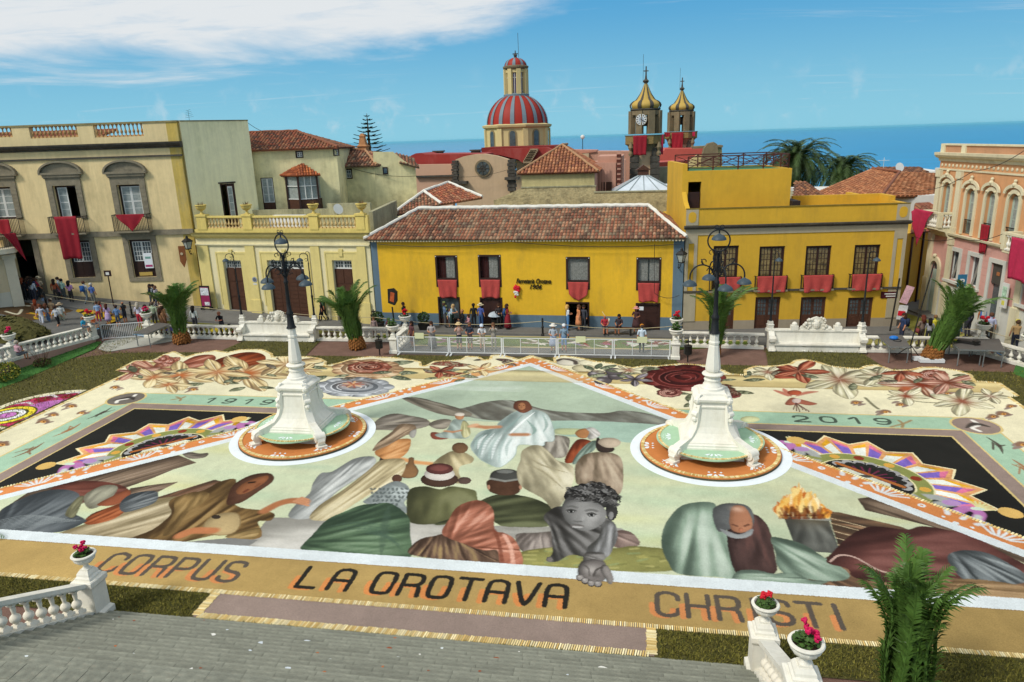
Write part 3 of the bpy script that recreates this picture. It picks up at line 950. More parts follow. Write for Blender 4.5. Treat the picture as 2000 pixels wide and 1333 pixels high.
 s.fill([(1432,990),(1452,990),(1464,1004),(1470,1022),(1466,1036),(1445,1042),(1428,1034),(1425,1012)],'#b07a5c',sm=True,vary=.08)
 s.glow(1441,996,14,6,'#d9b49c',.6)
 s.fill([(1406,1034),(1425,1040),(1446,1045),(1470,1034),(1468,1046),(1450,1053),(1425,1050)],'#a9acab',sm=True)
 s.disc(1447,1036,5,4,'#b97a5c')
 s.line([(1432,1026),(1440,1029)],.1,'#6a4434',.9)
 s.line([(1455,1029),(1462,1026)],.1,'#6a4434',.9)
 s.cloth([(1615,1100),(1628,1078),(1660,1048),(1690,1032),(1720,1030),(1770,1036),(1800,1029),(1850,1036),(1905,1050),(1960,1082),(2010,1110),(2010,1140),(1900,1130),(1735,1138),(1670,1130),(1655,1112)],'#6a423c','#452b28','#8f6058',[(1650,1080),(1900,1070)],sc=1.5,gain=.7)
 s.line([(1622,1098),(1640,1086),(1670,1090),(1710,1112),(1740,1122)],.07,'#c7a89a',.9,sm=True)
 s.cloth([(1850,1090),(1880,1076),(1930,1082),(1975,1105),(2010,1130),(1990,1142),(1930,1142),(1880,1132)],'#7e8586','#4b5152','#aab1b0',[(1880,1085),(1960,1130)],sc=3.5,gain=.8)
 s.cloth([(1700,1142),(1800,1150),(1890,1132),(2010,1150),(2010,1180),(1850,1172)],'#a98a64','#7b6040','#c8ac84',[(1750,1150),(1950,1170)],sc=5,ratio=.05)
 clip_to_pic(keep)
 put((Y<18.55)&(Y>0),WHITE,.01)
 put((Y<18.),GOLD,.09)
 put((Y<18.55)&(dx>22.9),CREAM)
 put((Y<18.)&(Y>17.97),'#8a6f4a',0.,.6)
 s.fill([(1136,1098),(1150,1092),(1172,1093),(1184,1103),(1186,1124),(1176,1138),(1150,1140),(1132,1130),(1129,1112)],'#77716d',sm=True,vary=.08,rel=.9)
 s.glow(1155,1114,17,11,'#b5afa9',.85)
 s.glow(1166,1126,10,5,'#5a5551',.6)
 s.fill([(1176,1106),(1187,1106),(1196,1122),(1199,1134),(1194,1143),(1187,1139),(1181,1128),(1174,1116)],'#8f8984',sm=True,vary=.08,rel=1.)
 for x,y in((1133,1129),(1143,1135),(1155,1140),(1168,1141)):
  s.disc(x+1,y+1.5,8,6,'#3f3b38')
  s.disc(x,y,7.4,5.6,'#98928d',rel=1.)
  s.glow(x-1,y-1.5,4,2.4,'#c9c4be',.7)
 s.line([(1140,1104),(1150,1112),(1152,1126)],.06,'#5d5854',.6,sm=True)
 s.line([(1176,1110),(1166,1114),(1160,1126)],.07,'#4d4844',.7,sm=True)
 s.cloth([(1140,1096),(1146,1080),(1180,1082),(1180,1096),(1160,1093)],'#7d7a76','#4f4c48','#9f9c98',[(1145,1085),(1178,1090)],sc=4)
 G={'C':[[(.95,.72),(.9,.9),(.6,1),(.35,1),(.08,.88),(.05,.6),(.05,.35),(.1,.1),(.35,0),(.62,0),(.88,.1),(.95,.28)]],'O':[[(.05,.5),(.05,.75),(.15,.95),(.4,1),(.65,1),(.88,.94),(.95,.7),(.95,.3),(.86,.06),(.62,0),(.38,0),(.14,.06),(.05,.3),(.05,.5)]],'R':[[(.05,0),(.05,1)],[(.05,1),(.6,1),(.88,.93),(.94,.75),(.88,.58),(.6,.48),(.05,.48)],[(.6,.48),(.86,.4),(.95,0)]],'P':[[(.05,0),(.05,1)],[(.05,1),(.6,1),(.88,.93),(.94,.73),(.88,.53),(.6,.44),(.05,.44)]],'U':[[(.05,1),(.05,.3),(.14,.06),(.38,0),(.62,0),(.86,.06),(.95,.3),(.95,1)]],'S':[[(.92,.8),(.85,.95),(.6,1),(.35,1),(.1,.92),(.06,.72),(.14,.57),(.4,.5),(.65,.47),(.9,.38),(.95,.22),(.86,.06),(.6,0),(.35,0),(.1,.08),(.06,.2)]],'L':[[(.05,1),(.05,0)],[(.05,0),(.9,0)]],'A':[[(.05,0),(.05,.65),(.15,.93),(.45,1),(.6,1),(.88,.92),(.95,.65),(.95,0)],[(.05,.45),(.95,.45)]],'T':[[(0,1),(1,1)],[(.5,1),(.5,0)]],'V':[[(0,1),(.5,0),(1,1)]],'H':[[(.05,0),(.05,1)],[(.95,0),(.95,1)],[(.05,.5),(.95,.5)]],'I':[[(.5,0),(.5,1)]],'1':[[(.2,.75),(.6,1),(.6,0)]],'9':[[(.9,.65),(.8,.48),(.5,.42),(.2,.5),(.1,.72),(.25,.95),(.5,1),(.78,.94),(.9,.7),(.85,.35),(.65,.05),(.3,0),(.12,.1)]],'2':[[(.1,.75),(.2,.95),(.5,1),(.8,.93),(.9,.72),(.75,.48),(.1,0),(.92,0)]],'0':[[(.5,0),(.2,.08),(.1,.35),(.1,.65),(.2,.92),(.5,1),(.8,.92),(.9,.65),(.9,.35),(.8,.08),(.5,0)]]}
 def word(t,x,y,w,h,adv,col,wd,under=None):
  for ch in t:
   if ch!=' ':
    gw=w*(.55 if ch=='I' else 1)
    for st in G[ch]:
     if under:
      pts=smooth_pts([np.array(p)for p in st],4,False)if len(st)>2 else[np.array(st[0])*(1-k/8)+np.array(st[1])*k/8 for k in range(9)]
      seg=[p for p in pts if p[1]<.52]
      run=[]
      for p in pts:
       if p[1]<.52:
        run.append((x+p[0]*gw-.13,y+p[1]*h-.03))
       else:
        if len(run)>1:
         s.line(run,wd*1.25,under,.95,False,soft=.12)
        run=[]
      if len(run)>1:
       s.line(run,wd*1.25,under,.95,False,soft=.12)
    for st in G[ch]:
     pts=[(x+p[0]*gw,y+p[1]*h)for p in(smooth_pts([np.array(p)for p in st],4,False)if len(st)>2 else st)]
     s.line(pts,wd,col,1,False,soft=.1)
   x+=adv*(.62 if ch=='I' else 1)
 word('CORPUS',-16.1,16.68,.62,.98,.80,'#5c5349',.145,'#d48c56')
 word('LA',-9.55,16.68,.62,.98,.95,'#2a2823',.15,'#d68c50')
 word('OROTAVA',-7.32,16.68,.62,.98,.835,'#2a2823',.15,'#d68c50')
 word('CHRISTI',.72,16.68,.62,.98,.80,'#5c5349',.145,'#d48c56')
 word('1919',gz(395,789).x-.1,30.72,.62,.62,1.03,'#4f5d50',.13)
 word('2019',gz(1552,826).x,30.72,.72,.66,1.12,'#4f5d50',.14)
 s.disc(1465,820,19,6,'#d6d8a4')
 for p0,p1 in(((1740,835),(1780,822)),((1755,822),(1762,836)),((335,782),(362,776)),((345,776),(352,784))):
  s.line([p0,((p0[0]+p1[0])/2+5,(p0[1]+p1[1])/2),p1],.12,'#a08a62',.8,sm=True)
 for sg in(-1,1):
  for k,yy in enumerate((28.9,26.8,24.6,22.2,20.2)):
   xx=AX+sg*19.9
   cl=['#4e443c','#a2714a','#8a5f43','#58504a','#9a6a48'][k]
   s.line([(xx-.1,yy-.8),(xx+.1,yy),(xx,yy+.8)],.14,cl,.9,False,sm=True,taper=True)
   for a in range(6):
    s.line([(xx,yy+.1*a-.2),(xx+rs.uniform(-.45,.45),yy+rs.uniform(-.5,.5))],.07,cl,.8,False)
 def sprig(x,y,k=1.):
  for a in range(3):
   t=rs.uniform(0,6.28)
   ex,ey=x+rs.uniform(-14,14)*k,y+rs.uniform(-5,5)*k
   s.line([(ex-7*k,ey+2*k),(ex,ey-1),(ex+7*k,ey-2*k)],.17*k,'#8f7c72',.9,sm=True,taper=True)
  s.line([(x-9*k,y+2),(x,y-2.5*k),(x+9*k,y+1)],.28*k,'#8a6b56',.9,sm=True,taper=True)
  s.disc(x,y,5*k,2.2*k,'#dba055')
  s.disc(x+1,y,2*k,1*k,'#6a3820')
 for x,y,k in((225,758,1),(228,742,.8),(140,795,1.1),(160,808,.9),(85,825,1.2),(5,870,1.3),(378,762,1),(1672,788,1),(1760,792,1),(1730,806,1),(1960,810,1.1),(1975,795,.9),(1940,815,1),(1998,870,1.2),(105,812,1),(1850,770,.8)):
  sprig(x,y,k)
# -- the gold scroll bar with roses and lilies along the top
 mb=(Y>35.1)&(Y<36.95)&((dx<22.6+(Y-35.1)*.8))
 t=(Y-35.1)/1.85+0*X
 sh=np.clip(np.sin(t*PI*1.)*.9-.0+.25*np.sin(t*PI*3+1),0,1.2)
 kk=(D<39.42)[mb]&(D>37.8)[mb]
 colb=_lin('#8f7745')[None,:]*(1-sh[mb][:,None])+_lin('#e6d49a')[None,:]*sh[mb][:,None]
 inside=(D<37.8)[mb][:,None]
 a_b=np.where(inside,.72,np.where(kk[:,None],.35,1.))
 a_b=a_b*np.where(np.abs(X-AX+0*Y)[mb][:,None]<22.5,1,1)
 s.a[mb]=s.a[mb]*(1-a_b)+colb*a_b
 def lily(x,y,k,pal,n=6,rot=0.):
  k*=1.22
  base,dk,lt,core=pal
  for i in range(n):
   a=rot+i*2*PI/n
   L=k*(1+.2*sin(i*2.1))
   ex,ey=x+cos(a)*L,y+sin(a)*L*.33
   px_,py_=-sin(a),cos(a)*.33
   w_=k*.24
   mx,my=x+cos(a)*L*.55,y+sin(a)*L*.33*.55
   s.cloth([(x,y),(mx+px_*w_,my+py_*w_),(ex,ey),(mx-px_*w_,my-py_*w_)],base,dk,lt,[(x,y),(ex,ey)],sc=4,ratio=.12,gain=.85,edge='#756450',ew=.045)
   s.line([(x,y),(mx,my),(ex,ey)],.09,lt,.8,taper=True)
  s.glow(x,y,k*.34,k*.12,core,.9)
 def rose(x,y,rx,ry,pal):
  rx,ry=rx*1.08,ry*1.08
  base,dk,lt=pal
  for i in range(9):
   a=i*2*PI/9
   s.cloth([(x+cos(a+t_)*rx*r_,y+sin(a+t_)*ry*r_)for t_,r_ in((-.42,.5),(-.38,.95),(0,1.08),(.38,.95),(.42,.5))],base,dk,lt,[(x,y),(x+cos(a)*rx,y+sin(a)*ry)],sc=2,gain=.6,edge=dk,ew=.04)
  for j,f in enumerate((.8,.62,.46,.32,.2)):
   s.disc(x+rx*.03*j,y-ry*.04*j,rx*f,ry*f,[base,dk][j%2],vary=.15,nsc=6)
   s.line([(x+cos(t_)*rx*f,y+sin(t_)*ry*f)for t_ in np.linspace(.4+j,3.6+j,9)],.06,lt,.85)
 def leaf(x,y,L,a,col='#7a7f62'):
  ex,ey=x+cos(a)*L,y+sin(a)*L*.35
  px_,py_=-sin(a)*L*.22,cos(a)*L*.22*.35
  mx,my=(x+ex)/2,(y+ey)/2
  s.cloth([(x,y),(mx+px_,my+py_),(ex,ey),(mx-px_,my-py_)],col,'#4f5440','#a3a78a',[(mx,my),(mx+px_,my+py_)],sc=5,gain=.7,edge='#4f5440',ew=.035)
 YEL=('#d9c08a','#96785a','#f2e6bc','#b5683a')
 WHT=('#cfc9a4','#8e8a70','#f0ecd2','#8c4a34')
 RED=('#8f4029','#5c2a20','#b86a4c')
 REDL=('#9a4a34','#5f2c22','#cf8a6c','#4a1f18')
 PNKL=('#b87f6c','#744a3e','#e6c4ae','#6f3a28')
 PLUM=('#6a6266','#3c363a','#a8a0a6','#2a2226')
 DRD=('#6b2a26','#431c1b','#93504a')
 PNK=('#c99a86','#8d6354','#e6c8b4')
 lily(300,722,62,('#b87860','#7d4f3e','#e2bfa6','#6f3a28'),5,.3)
 for a,b in((330,707),(315,702)):
  rose(a,b,17,8,('#a86450','#6f3d30','#dcb0a0'))
 s.cloth([(395,728),(420,705),(470,690),(505,690),(520,700),(505,718),(460,716),(420,722)],'#8f4426','#642c1a','#bb7048',[(420,718),(500,695)],sc=2)
 s.cloth([(350,715),(380,697),(415,694),(420,705),(380,720)],'#a5604a','#7a3f30','#d6a690',[(355,712),(410,698)],sc=3)
 lily(352,735,62,YEL,6,.5)
 lily(480,731,78,YEL,6,.2)
 leaf(395,722,40,-.4,'#8b9278')
 for x,y,L,a in((420,745,50,.3),(400,750,45,2.9),(440,738,50,.1),(480,757,40,2.5),(505,757,34,.2),(540,702,40,-.5),(600,712,36,-.4),(585,705,34,.1)):
  leaf(x,y,L,a)
 s.cloth([(395,738),(405,722),(425,720),(430,732),(410,742)],'#99a084','#626950','#c6cbb0',[(400,738),(425,722)])
 for x,y,L,a in((640,735,60,2.5),(625,750,50,1.6),(640,765,40,.8),(755,712,56,-.25),(760,735,50,.5),(770,728,48,.1),(640,722,40,3.6)):
  leaf(x,y,L,a,'#6f7860')
 rose(718,722,62,17,('#c9a37c','#8f6c4e','#e8d4b0'))
 rose(722,718,38,10,('#a5604c','#703a2e','#dcb098'))
 rose(692,757,68,17,('#a8acb0','#70757a','#e0e4e6'))
 s.glow(690,752,26,7,'#b98058',.8)
 for i in range(9):
  a=i*.7
  s.line([(690,752),(690+cos(a)*20,752+sin(a)*6)],.12,['#a0503a','#e0b080'][i%2],.8,taper=True)
 for x,y,L,a,c_ in((870,714,50,0,'#8a4a3c'),(840,712,60,-.1,'#8a4a3c'),(860,735,60,-.2,'#8f4a34'),(905,728,50,-.35,'#7a7f62'),(915,712,22,1.2,'#4a4038'),(925,705,22,-.3,'#5a4a44'),(968,702,40,.4,'#6a4a48'),(980,708,36,.6,'#6a4a48'),(900,722,44,2.8,'#8b9278')):
  leaf(x,y,L,a,c_)
 s.disc(1110,708,24,7,'#d8d2c0',edge='#5a5048')
 s.line([(1088,706),(1100,702),(1122,706),(1125,712)],.25,'#4b423c',.8,sm=True)
 s.disc(1140,720,22,7,'#d3c9a4',edge='#7a705c')
 s.disc(1143,709,14,5,'#e0dabc')
 for x,y,L,a in((1165,722,34,-1.3),(1172,722,40,-.6),(1178,724,40,0),(1160,724,34,-2.2)):
  leaf(x,y,L,a,'#5d6a54')
 for x,y in((1165,732),(1185,738),(1205,736),(1178,745),(1200,727)):
  s.disc(x,y,17,7,'#5d5658',vary=.15,edge='#353033')
  s.glow(x-5,y-2,7,2.4,'#b9b2b4',.8)
 leaf(1255,725,24,0)
 for x,y,L,a in((1290,722,40,3.4),(1300,728,60,3.2),(1430,765,45,.3),(1350,770,50,1.6),(1360,785,40,2.2),(1320,768,30,.3)):
  leaf(x,y,L,a)
 rose(1335,739,72,23,DRD)
 rose(1308,768,22,8,('#8a5048','#5a2a26','#d0a090'))
 rose(1432,772,14,6,DRD)
 for i in range(4):
  leaf(1400+i*8,752+i*4,34,.3+i*.2,'#6b2a26')
 for x,y,L,a in((1470,727,36,.4),(1495,742,44,3.),(1520,738,44,-.2),(1590,700,26,-.2),(1690,722,26,.4),(1705,722,22,-.6),(1860,735,28,-.3),(1870,742,24,.2)):
  leaf(x,y,L,a)
 s.cloth([(1508,730),(1520,722),(1560,722),(1600,732),(1608,740),(1560,740),(1515,740)],'#83341f','#5a2216','#b0604a',[(1515,735),(1600,735)],sc=3)
 s.cloth([(1515,718),(1535,715),(1570,720),(1575,726),(1540,726)],'#6b3028','#48201c','#9a5a4a',[(1515,720),(1570,722)],sc=3)
 lily(1640,742,84,WHT,6,.35)
 lily(1800,752,72,('#b78a6c','#7d4c38','#efe2d0','#7a3420'),6,.1)
 s.glow(1770,760,18,8,'#a85a38',.8)
 rose(1822,733,26,9,('#a56450','#6f3d30','#dcb0a0'))
 lily(1880,785,62,WHT,6,.6)
 s.line([(1735,772),(1790,785),(1830,788)],.1,'#7d7a60',.9,sm=True)
 s.line([(1690,778),(1705,792),(1716,800)],.14,'#7d7a60',.9,sm=True)
 for x,y,kk_,pal_,rt in((262,728,40,PNKL,.8),(425,728,56,YEL,.3),(560,712,60,YEL,.9),(590,724,34,YEL,.2),(860,726,30,REDL,.4),(940,722,30,YEL,.1),(1228,724,34,WHT,.5),(1500,728,34,WHT,.2),(1560,726,52,REDL,.1),(1715,735,46,WHT,.9),(1760,728,40,REDL,.4),(1850,748,52,PNKL,.6),(1935,775,34,WHT,.2),(1770,775,40,WHT,.2),(1240,742,30,PLUM,.3),(330,752,38,YEL,.1),(300,738,46,YEL,.5)):
  lily(x,y,kk_,pal_,5+int(x)%2,rt)
 for k in range(34):
  x=[270,345,445,540,585,655,775,850,905,1150,1215,1255,1290,1405,1475,1530,1600,1660,1700,1750,1810,1900][k%22]+rs.uniform(-12,12)
  leaf(x,716+max(0,(x-1100)*.022)+rs.uniform(0,26),rs.uniform(24,42),rs.uniform(0,6.28),['#737860','#8b8f72','#5f6650','#7a6a60'][k%4])
 s.fill([(1533,790),(1545,778),(1560,780),(1580,785),(1597,790),(1580,793),(1560,790),(1545,793)],'#b96f58',sm=True)
 for x0,x1,y1 in((1540,1512,763),(1555,1598,766),(1545,1530,760)):
  s.line([(x0,775),((x0+x1)/2,768),(x1,y1)],.28,'#c07a64',.9,sm=True,taper=True)
 s.disc(1552,768,14,5,'#b5583c')
 s.disc(1556,784,9,5,'#e4ccc0')
 for i in range(6):
  s.line([(1555,788),(1550+i*6,800+(i%3)*2)],.05,'#6a3a34',.9)
  s.disc(1550+i*6,801+(i%3)*2,1.3,.8,'#6a3a34')
 put((Y<16.25),MAUVE,.05)
 ii=np.clip(np.arange(s.w)[None,:]+_rs.randint(0,2,(s.h,s.w)),0,s.w-1)
 jj=np.clip(np.arange(s.h)[:,None]+_rs.randint(0,2,(s.h,s.w)),0,s.h-1)
 s.a=s.a[jj,ii]
 s.a*=(1+.075*_rs.randn(s.h,s.w).astype('f'))[...,None]*(1+.045*nz(U*6,V*6,NZ2)+.035*nz(U*.8,V*.8))[...,None]
 np.clip(s.a,0,1,out=s.a)
 return s
def sheet_material(name,s,gain=.85):
 """the painted sheet becomes the colour of the sand: an image made here, pixel by pixel, mapped in metres"""
 img=bpy.data.images.new(name,s.w,s.h,float_buffer=True,is_data=True)
 buf=np.ones((s.h,s.w,4),'f')
 buf[...,:3]=s.a*gain
 img.pixels.foreach_set(buf.ravel())
 img.update()
 m=bpy.data.materials.new(name)
 m.use_nodes=True
 N,L=m.node_tree.nodes,m.node_tree.links
 b=N['Principled BSDF']
 b.inputs['Roughness'].default_value=.95
 b.inputs['Specular IOR Level'].default_value=.1
 tcn=N.new('ShaderNodeTexCoord')
 mp=N.new('ShaderNodeMapping')
 mp.vector_type='TEXTURE'
 mp.inputs['Location'].default_value=(s.x0,s.y0,0)
 mp.inputs['Scale'].default_value=(s.w*s.res,s.h*s.res,1)
 L.new(tcn.outputs['Object'],mp.inputs[0])
 ti=N.new('ShaderNodeTexImage')
 ti.image=img
 ti.extension='EXTEND'
 L.new(mp.outputs[0],ti.inputs[0])
 L.new(ti.outputs[0],b.inputs['Base Color'])
 nn=N.new('ShaderNodeTexNoise')
 nn.inputs['Scale'].default_value=60
 bp=N.new('ShaderNodeBump')
 bp.inputs['Strength'].default_value=.25
 bp.inputs['Distance'].default_value=.02
 L.new(tcn.outputs['Object'],nn.inputs['Vector'])
 L.new(nn.outputs['Fac'],bp.inputs['Height'])
 L.new(bp.outputs[0],b.inputs['Normal'])
 return m
# -- the setting: ground, street, sea, steps
def gh(x,y):
 """height of the street: level in the middle, climbing to the left"""
 x=max(x,-56)
 far=max(0.,-18-x)*.062 if x>-31 else .806+(-31-x)*.125
 near=max(0.,-33-x)*.20
 s=min(1,max(0,(y-42.8)/4))
 return near*(1-s)+far*s
def grid_sheet(name,m,xs,yb,yt,n,zf,kind='structure'):
 mb=MB()
 o=0
 for x in xs:
  y0,y1=yb(x),yt(x)
  for k in range(n+1):
   y=y0+(y1-y0)*k/n
   mb.v.append((x,y,zf(x,y)))
 for i in range(len(xs)-1):
  for k in range(n):
   a=i*(n+1)+k
   mb.f.append((a,a+n+1,a+n+2,a+1))
   mb.c.append(None)
   mb.m.append(0)
 o=mb.build(name,m)
 o['kind']=kind
 return o
M_ASPH=mat('street_stone','#62625f',.9,.16,.8,.35,14,dirt='#7d7b74',dirt_amt=.5)
M_PAVE=mat('pavement_stone','#6b6a66',.85,.14,1.2,.3,20,dirt='#4d4c49',dirt_amt=.5)
M_EARTH=mat('bare_earth','#74594d',.95,.18,1.5,.9,22,tooth=.05)
M_MOSS=mat('moss_lawn','#57532a',.95,.30,5.,1.,40,dirt='#45441c',dirt_amt=.6,dscale=6,dstretch=1,tooth=.05)
M_TURF=mat('green_turf','#3c6a2c',.95,.22,3.,.6,50)
M_CONC=mat('concrete_path','#a6a69c',.9,.10,1.2,.2,20)
M_CARPET_EDGE=mat('sand_edge','#d9c788',.95,.12,8,.4,40)
M_CANE=mat('cane','#e3cf94',.7,.1,20,0.,attr='tint')
grid_sheet('street',M_ASPH,[-110,-80,-60,-52,-48,-45,-42,-40,-38,-36.15],lambda x:-5,lambda x:75,26,lambda x,y:gh(x,y)-.002)
grid_sheet('street_surface',M_ASPH,[-36.15,-34,-31,-28,-25,-22,-20,-18,-14,-10,-5,0,5,10,15,19.6,22,25,30,40,60,110],lambda x:42.45,lambda x:75,14,lambda x,y:gh(x,y)-.002)
g2=MB()
g2.quad((19.9,42.45,-.002),(21.6,20,-.002),(110,20,-.002),(110,42.45,-.002))
tag(g2.build('side_street',M_ASPH),kind='structure')
g3=MB()
g3.quad((-14.3,39.6,-.004),(2.4,39.6,-.004),(2.4,42.45,-.004),(-14.3,42.45,-.004))
tag(g3.build('street_entrance',M_ASPH),kind='structure')
g4=MB()
g4.quad((-36.15,-10,-.03),(21.6,-10,-.03),(19.9,42.45,-.03),(-36.15,42.45,-.03))
tag(g4.build('plaza_ground',M_EARTH),kind='structure')
rw_=MB()
ys_=[-5,10,20,29,35,41,42.45]
for a,b in zip(ys_[:-1],ys_[1:]):
 rw_.quad((-36.15,a,-.1),(-36.15,b,-.1),(-36.15,b,gh(-36.15,b)),(-36.15,a,gh(-36.15,a)))
rw_.quad((-36.15,42.45,-.1),(-31,42.45,-.1),(-31,42.45,gh(-31,42.45)),(-33,42.45,gh(-33,42.45)),(-36.15,42.45,gh(-36.15,42.45)))
tag(rw_.build('retaining_wall',M_PAVE),kind='structure')
fg=MB()
fg.quad((-700,74,-3),(500,74,-3),(500,200,-14),(-700,200,-14))
fg.quad((-700,200,-14),(500,200,-14),(900,3200,-300),(-1500,3200,-300))
fg.quad((-110,-5,2.6),(-110,74,2.6),(-700,74,-3),(-700,-5,2.6))
tag(fg.build('hillside',mat('hillside_green','#5b6440',.95,.3,.01,0.)),kind='structure')
M_SEA=bpy.data.materials.new('sea_water')
M_SEA.use_nodes=True
_n,_l=M_SEA.node_tree.nodes,M_SEA.node_tree.links
_b=_n['Principled BSDF']
_b.inputs['Base Color'].default_value=(0.,.20,.42,1)
_b.inputs['Roughness'].default_value=.28
_b.inputs['IOR'].default_value=1.33
_b.inputs['Specular IOR Level'].default_value=.25
_t=_n.new('ShaderNodeTexCoord')
_mp=_n.new('ShaderNodeMapping')
_mp.inputs['Scale'].default_value=(.35,1.6,1)
_l.new(_t.outputs['Object'],_mp.inputs[0])
_ns=_n.new('ShaderNodeTexNoise')
_ns.inputs['Scale'].default_value=.002
_ns.inputs['Detail'].default_value=12
_ns.inputs['Roughness'].default_value=.7
_l.new(_mp.outputs[0],_ns.inputs['Vector'])
_bp=_n.new('ShaderNodeBump')
_bp.inputs['Strength'].default_value=.5
_bp.inputs['Distance'].default_value=12
_l.new(_ns.outputs['Fac'],_bp.inputs['Height'])
_l.new(_bp.outputs[0],_b.inputs['Normal'])
_rp=_n.new('ShaderNodeMapRange')
_rp.inputs['From Min'].default_value=.35
_rp.inputs['From Max'].default_value=.65
_rp.inputs['To Min'].default_value=.86
_rp.inputs['To Max'].default_value=1.16
_l.new(_ns.outputs['Fac'],_rp.inputs['Value'])
_vm=_n.new('ShaderNodeVectorMath')
_vm.operation='SCALE'
_vm.inputs[0].default_value=(0.,.20,.42)
_l.new(_rp.outputs[0],_vm.inputs['Scale'])
_l.new(_vm.outputs[0],_b.inputs['Base Color'])
sea=MB()
NR=48
sea.v=[(-sin(0)*0,1500,-330)]+[(cos(2*PI*k/NR)*220000,sin(2*PI*k/NR)*220000,-330)for k in range(NR)]
for k in range(NR):
 sea.f.append((0,1+k,1+(k+1)%NR))
 sea.c.append(None)
 sea.m.append(0)
tag(sea.build('sea',M_SEA),kind='structure')
hz=MB().bx(-230000,230000,-230000,230000,-332,45)
M_HAZE=bpy.data.materials.new('haze')
M_HAZE.use_nodes=True
M_HAZE.node_tree.nodes.remove(M_HAZE.node_tree.nodes['Principled BSDF'])
_pv=M_HAZE.node_tree.nodes.new('ShaderNodeVolumePrincipled')
_pv.inputs['Color'].default_value=(.25,.76,1.,1)
_pv.inputs['Density'].default_value=.8e-5
M_HAZE.node_tree.links.new(_pv.outputs[0],M_HAZE.node_tree.nodes['Material Output'].inputs['Volume'])
tag(hz.build('haze',M_HAZE),kind='stuff')
lw=MB()
lw.quad((-36.1,14.86,.006),(-14.6,14.86,.006),(-11.9,14.86,.006),(3.,14.86,.006),(21.4,14.86,.006),(20.3,36.5,.006),(20.1,38.4,.006),(13.2,38.6,.006),(12.6,41.9,.006),(7.6,41.9,.006),(7.2,38.7,.006),(2.6,38.7,.006),(2.3,39.5,.006),(-14.,39.4,.006),(-14.3,39.,.006),(-19.6,38.9,.006),(-20.1,42.2,.006),(-25.3,42.2,.006),(-25.6,39.3,.006),(-32.3,38.7,.006),(-36.1,36.,.006))
tag(lw.build('lawn',M_MOSS),kind='structure')
tf=MB()
tf.prism([(-36.1,24),(-34.6,28),(-34.,33),(-34.3,37),(-34.4,39.4),(-35.2,41.),(-36.1,41.2)],'z',.0,.03)
tf.prism([(20.,40.),(19.,38.2),(20.2,34),(21.4,34)],'z',.0,.03)
tag(tf.build('green_turf',M_TURF),kind='structure')
pt=MB()
pt.prism([(-34.2,39.5),(-33.,38.9),(-29.5,42.3),(-30.6,42.4),(-34.6,42.4),(-35.2,41.3)],'z',-.02,.014)
tag(pt.build('path',M_CONC),kind='structure')
def tufts(name,region,per_m2,size,seed,mats,avoid=None,zb=.01):
 rs=np.random.RandomState(seed)
 x0,x1,y0,y1=region
 n=int((x1-x0)*(y1-y0)*per_m2)
 X,Y=rs.uniform(x0,x1,n),rs.uniform(y0,y1,n)
 if avoid is not None:
  k=~avoid(X,Y)
  X,Y=X[k],Y[k]
 n=len(X)
 a=rs.uniform(0,2*PI,n)
 sz=size*rs.uniform(.5,1.4,n)
 t=rs.uniform(.5,2.2,n)
 V=np.zeros((n,3,3))
 V[:,0]=np.stack([X+np.cos(a+1.57)*sz*.16,Y+np.sin(a+1.57)*sz*.16,np.full(n,zb)],1)
 V[:,1]=np.stack([X-np.cos(a+1.57)*sz*.16,Y-np.sin(a+1.57)*sz*.16,np.full(n,zb)],1)
 V[:,2]=np.stack([X+np.cos(a)*sz*t*.6,Y+np.sin(a)*sz*t*.6,zb+sz*.7/t],1)
 me=bpy.data.meshes.new(name)
 me.vertices.add(n*3)
 me.vertices.foreach_set('co',V.ravel().astype('f'))
 me.loops.add(n*3)
 me.loops.foreach_set('vertex_index',np.arange(n*3,dtype='i'))
 me.polygons.add(n)
 me.polygons.foreach_set('loop_start',np.arange(n,dtype='i')*3)
 me.polygons.foreach_set('loop_total',np.full(n,3,'i'))
 ca=me.color_attributes.new('tint','FLOAT_COLOR','CORNER')
 pal=np.array([srgb(c)for c in mats])
 cc=pal[rs.randint(0,len(pal),n)]*rs.uniform(.75,1.25,(n,1))
 arr=np.ones((n*3,4),'f')
 arr[:,:3]=np.repeat(cc,3,0)
 ca.data.foreach_set('color',arr.ravel())
 me.update()
 me.materials.append(mat('moss_sprigs','#55501e',.9,0.,1,0,attr='tint'))
 o=bpy.data.objects.new(name,me)
 COL.objects.link(o)
 o['kind']='stuff'
 return o
MOSSC=['#5f5c20','#4c491b','#716c2c','#3c4018','#7d7634','#534f1d']
def on_carpet(X,Y):
 return((Y>16.05)&(np.abs(X-AX)<23.2))|((X>-11.9)&(X<.75)&(Y>14.98))|(Y<14.9)
tufts('grass',(-24,13.5,14.9,16.15),1500,.075,1,MOSSC,on_carpet)
def far_lawn(X,Y):
 inside=np.zeros(X.shape,bool)
 q=np.array(outl)
 for(xa,ya),(xb,yb)in zip(q,np.roll(q,-1,0)):
  c=(ya>Y)!=(yb>Y)
  inside^=c&(X<xa+(Y-ya)*(xb-xa)/(yb-ya+1e-12))
 soil=((X<-25.3)&(Y>39.)&(X>-33))|((X>-19.9)&(X<-14.2)&(Y>38.9))|((X>2.4)&(X<7.4)&(Y>38.7))|((X>13)&(Y>38.5))
 gate=(X>-14.3)&(X<2.4)&(Y>39.4)
 turf=(X<-34.2)
 return inside|soil|gate|turf|(Y>42.1)
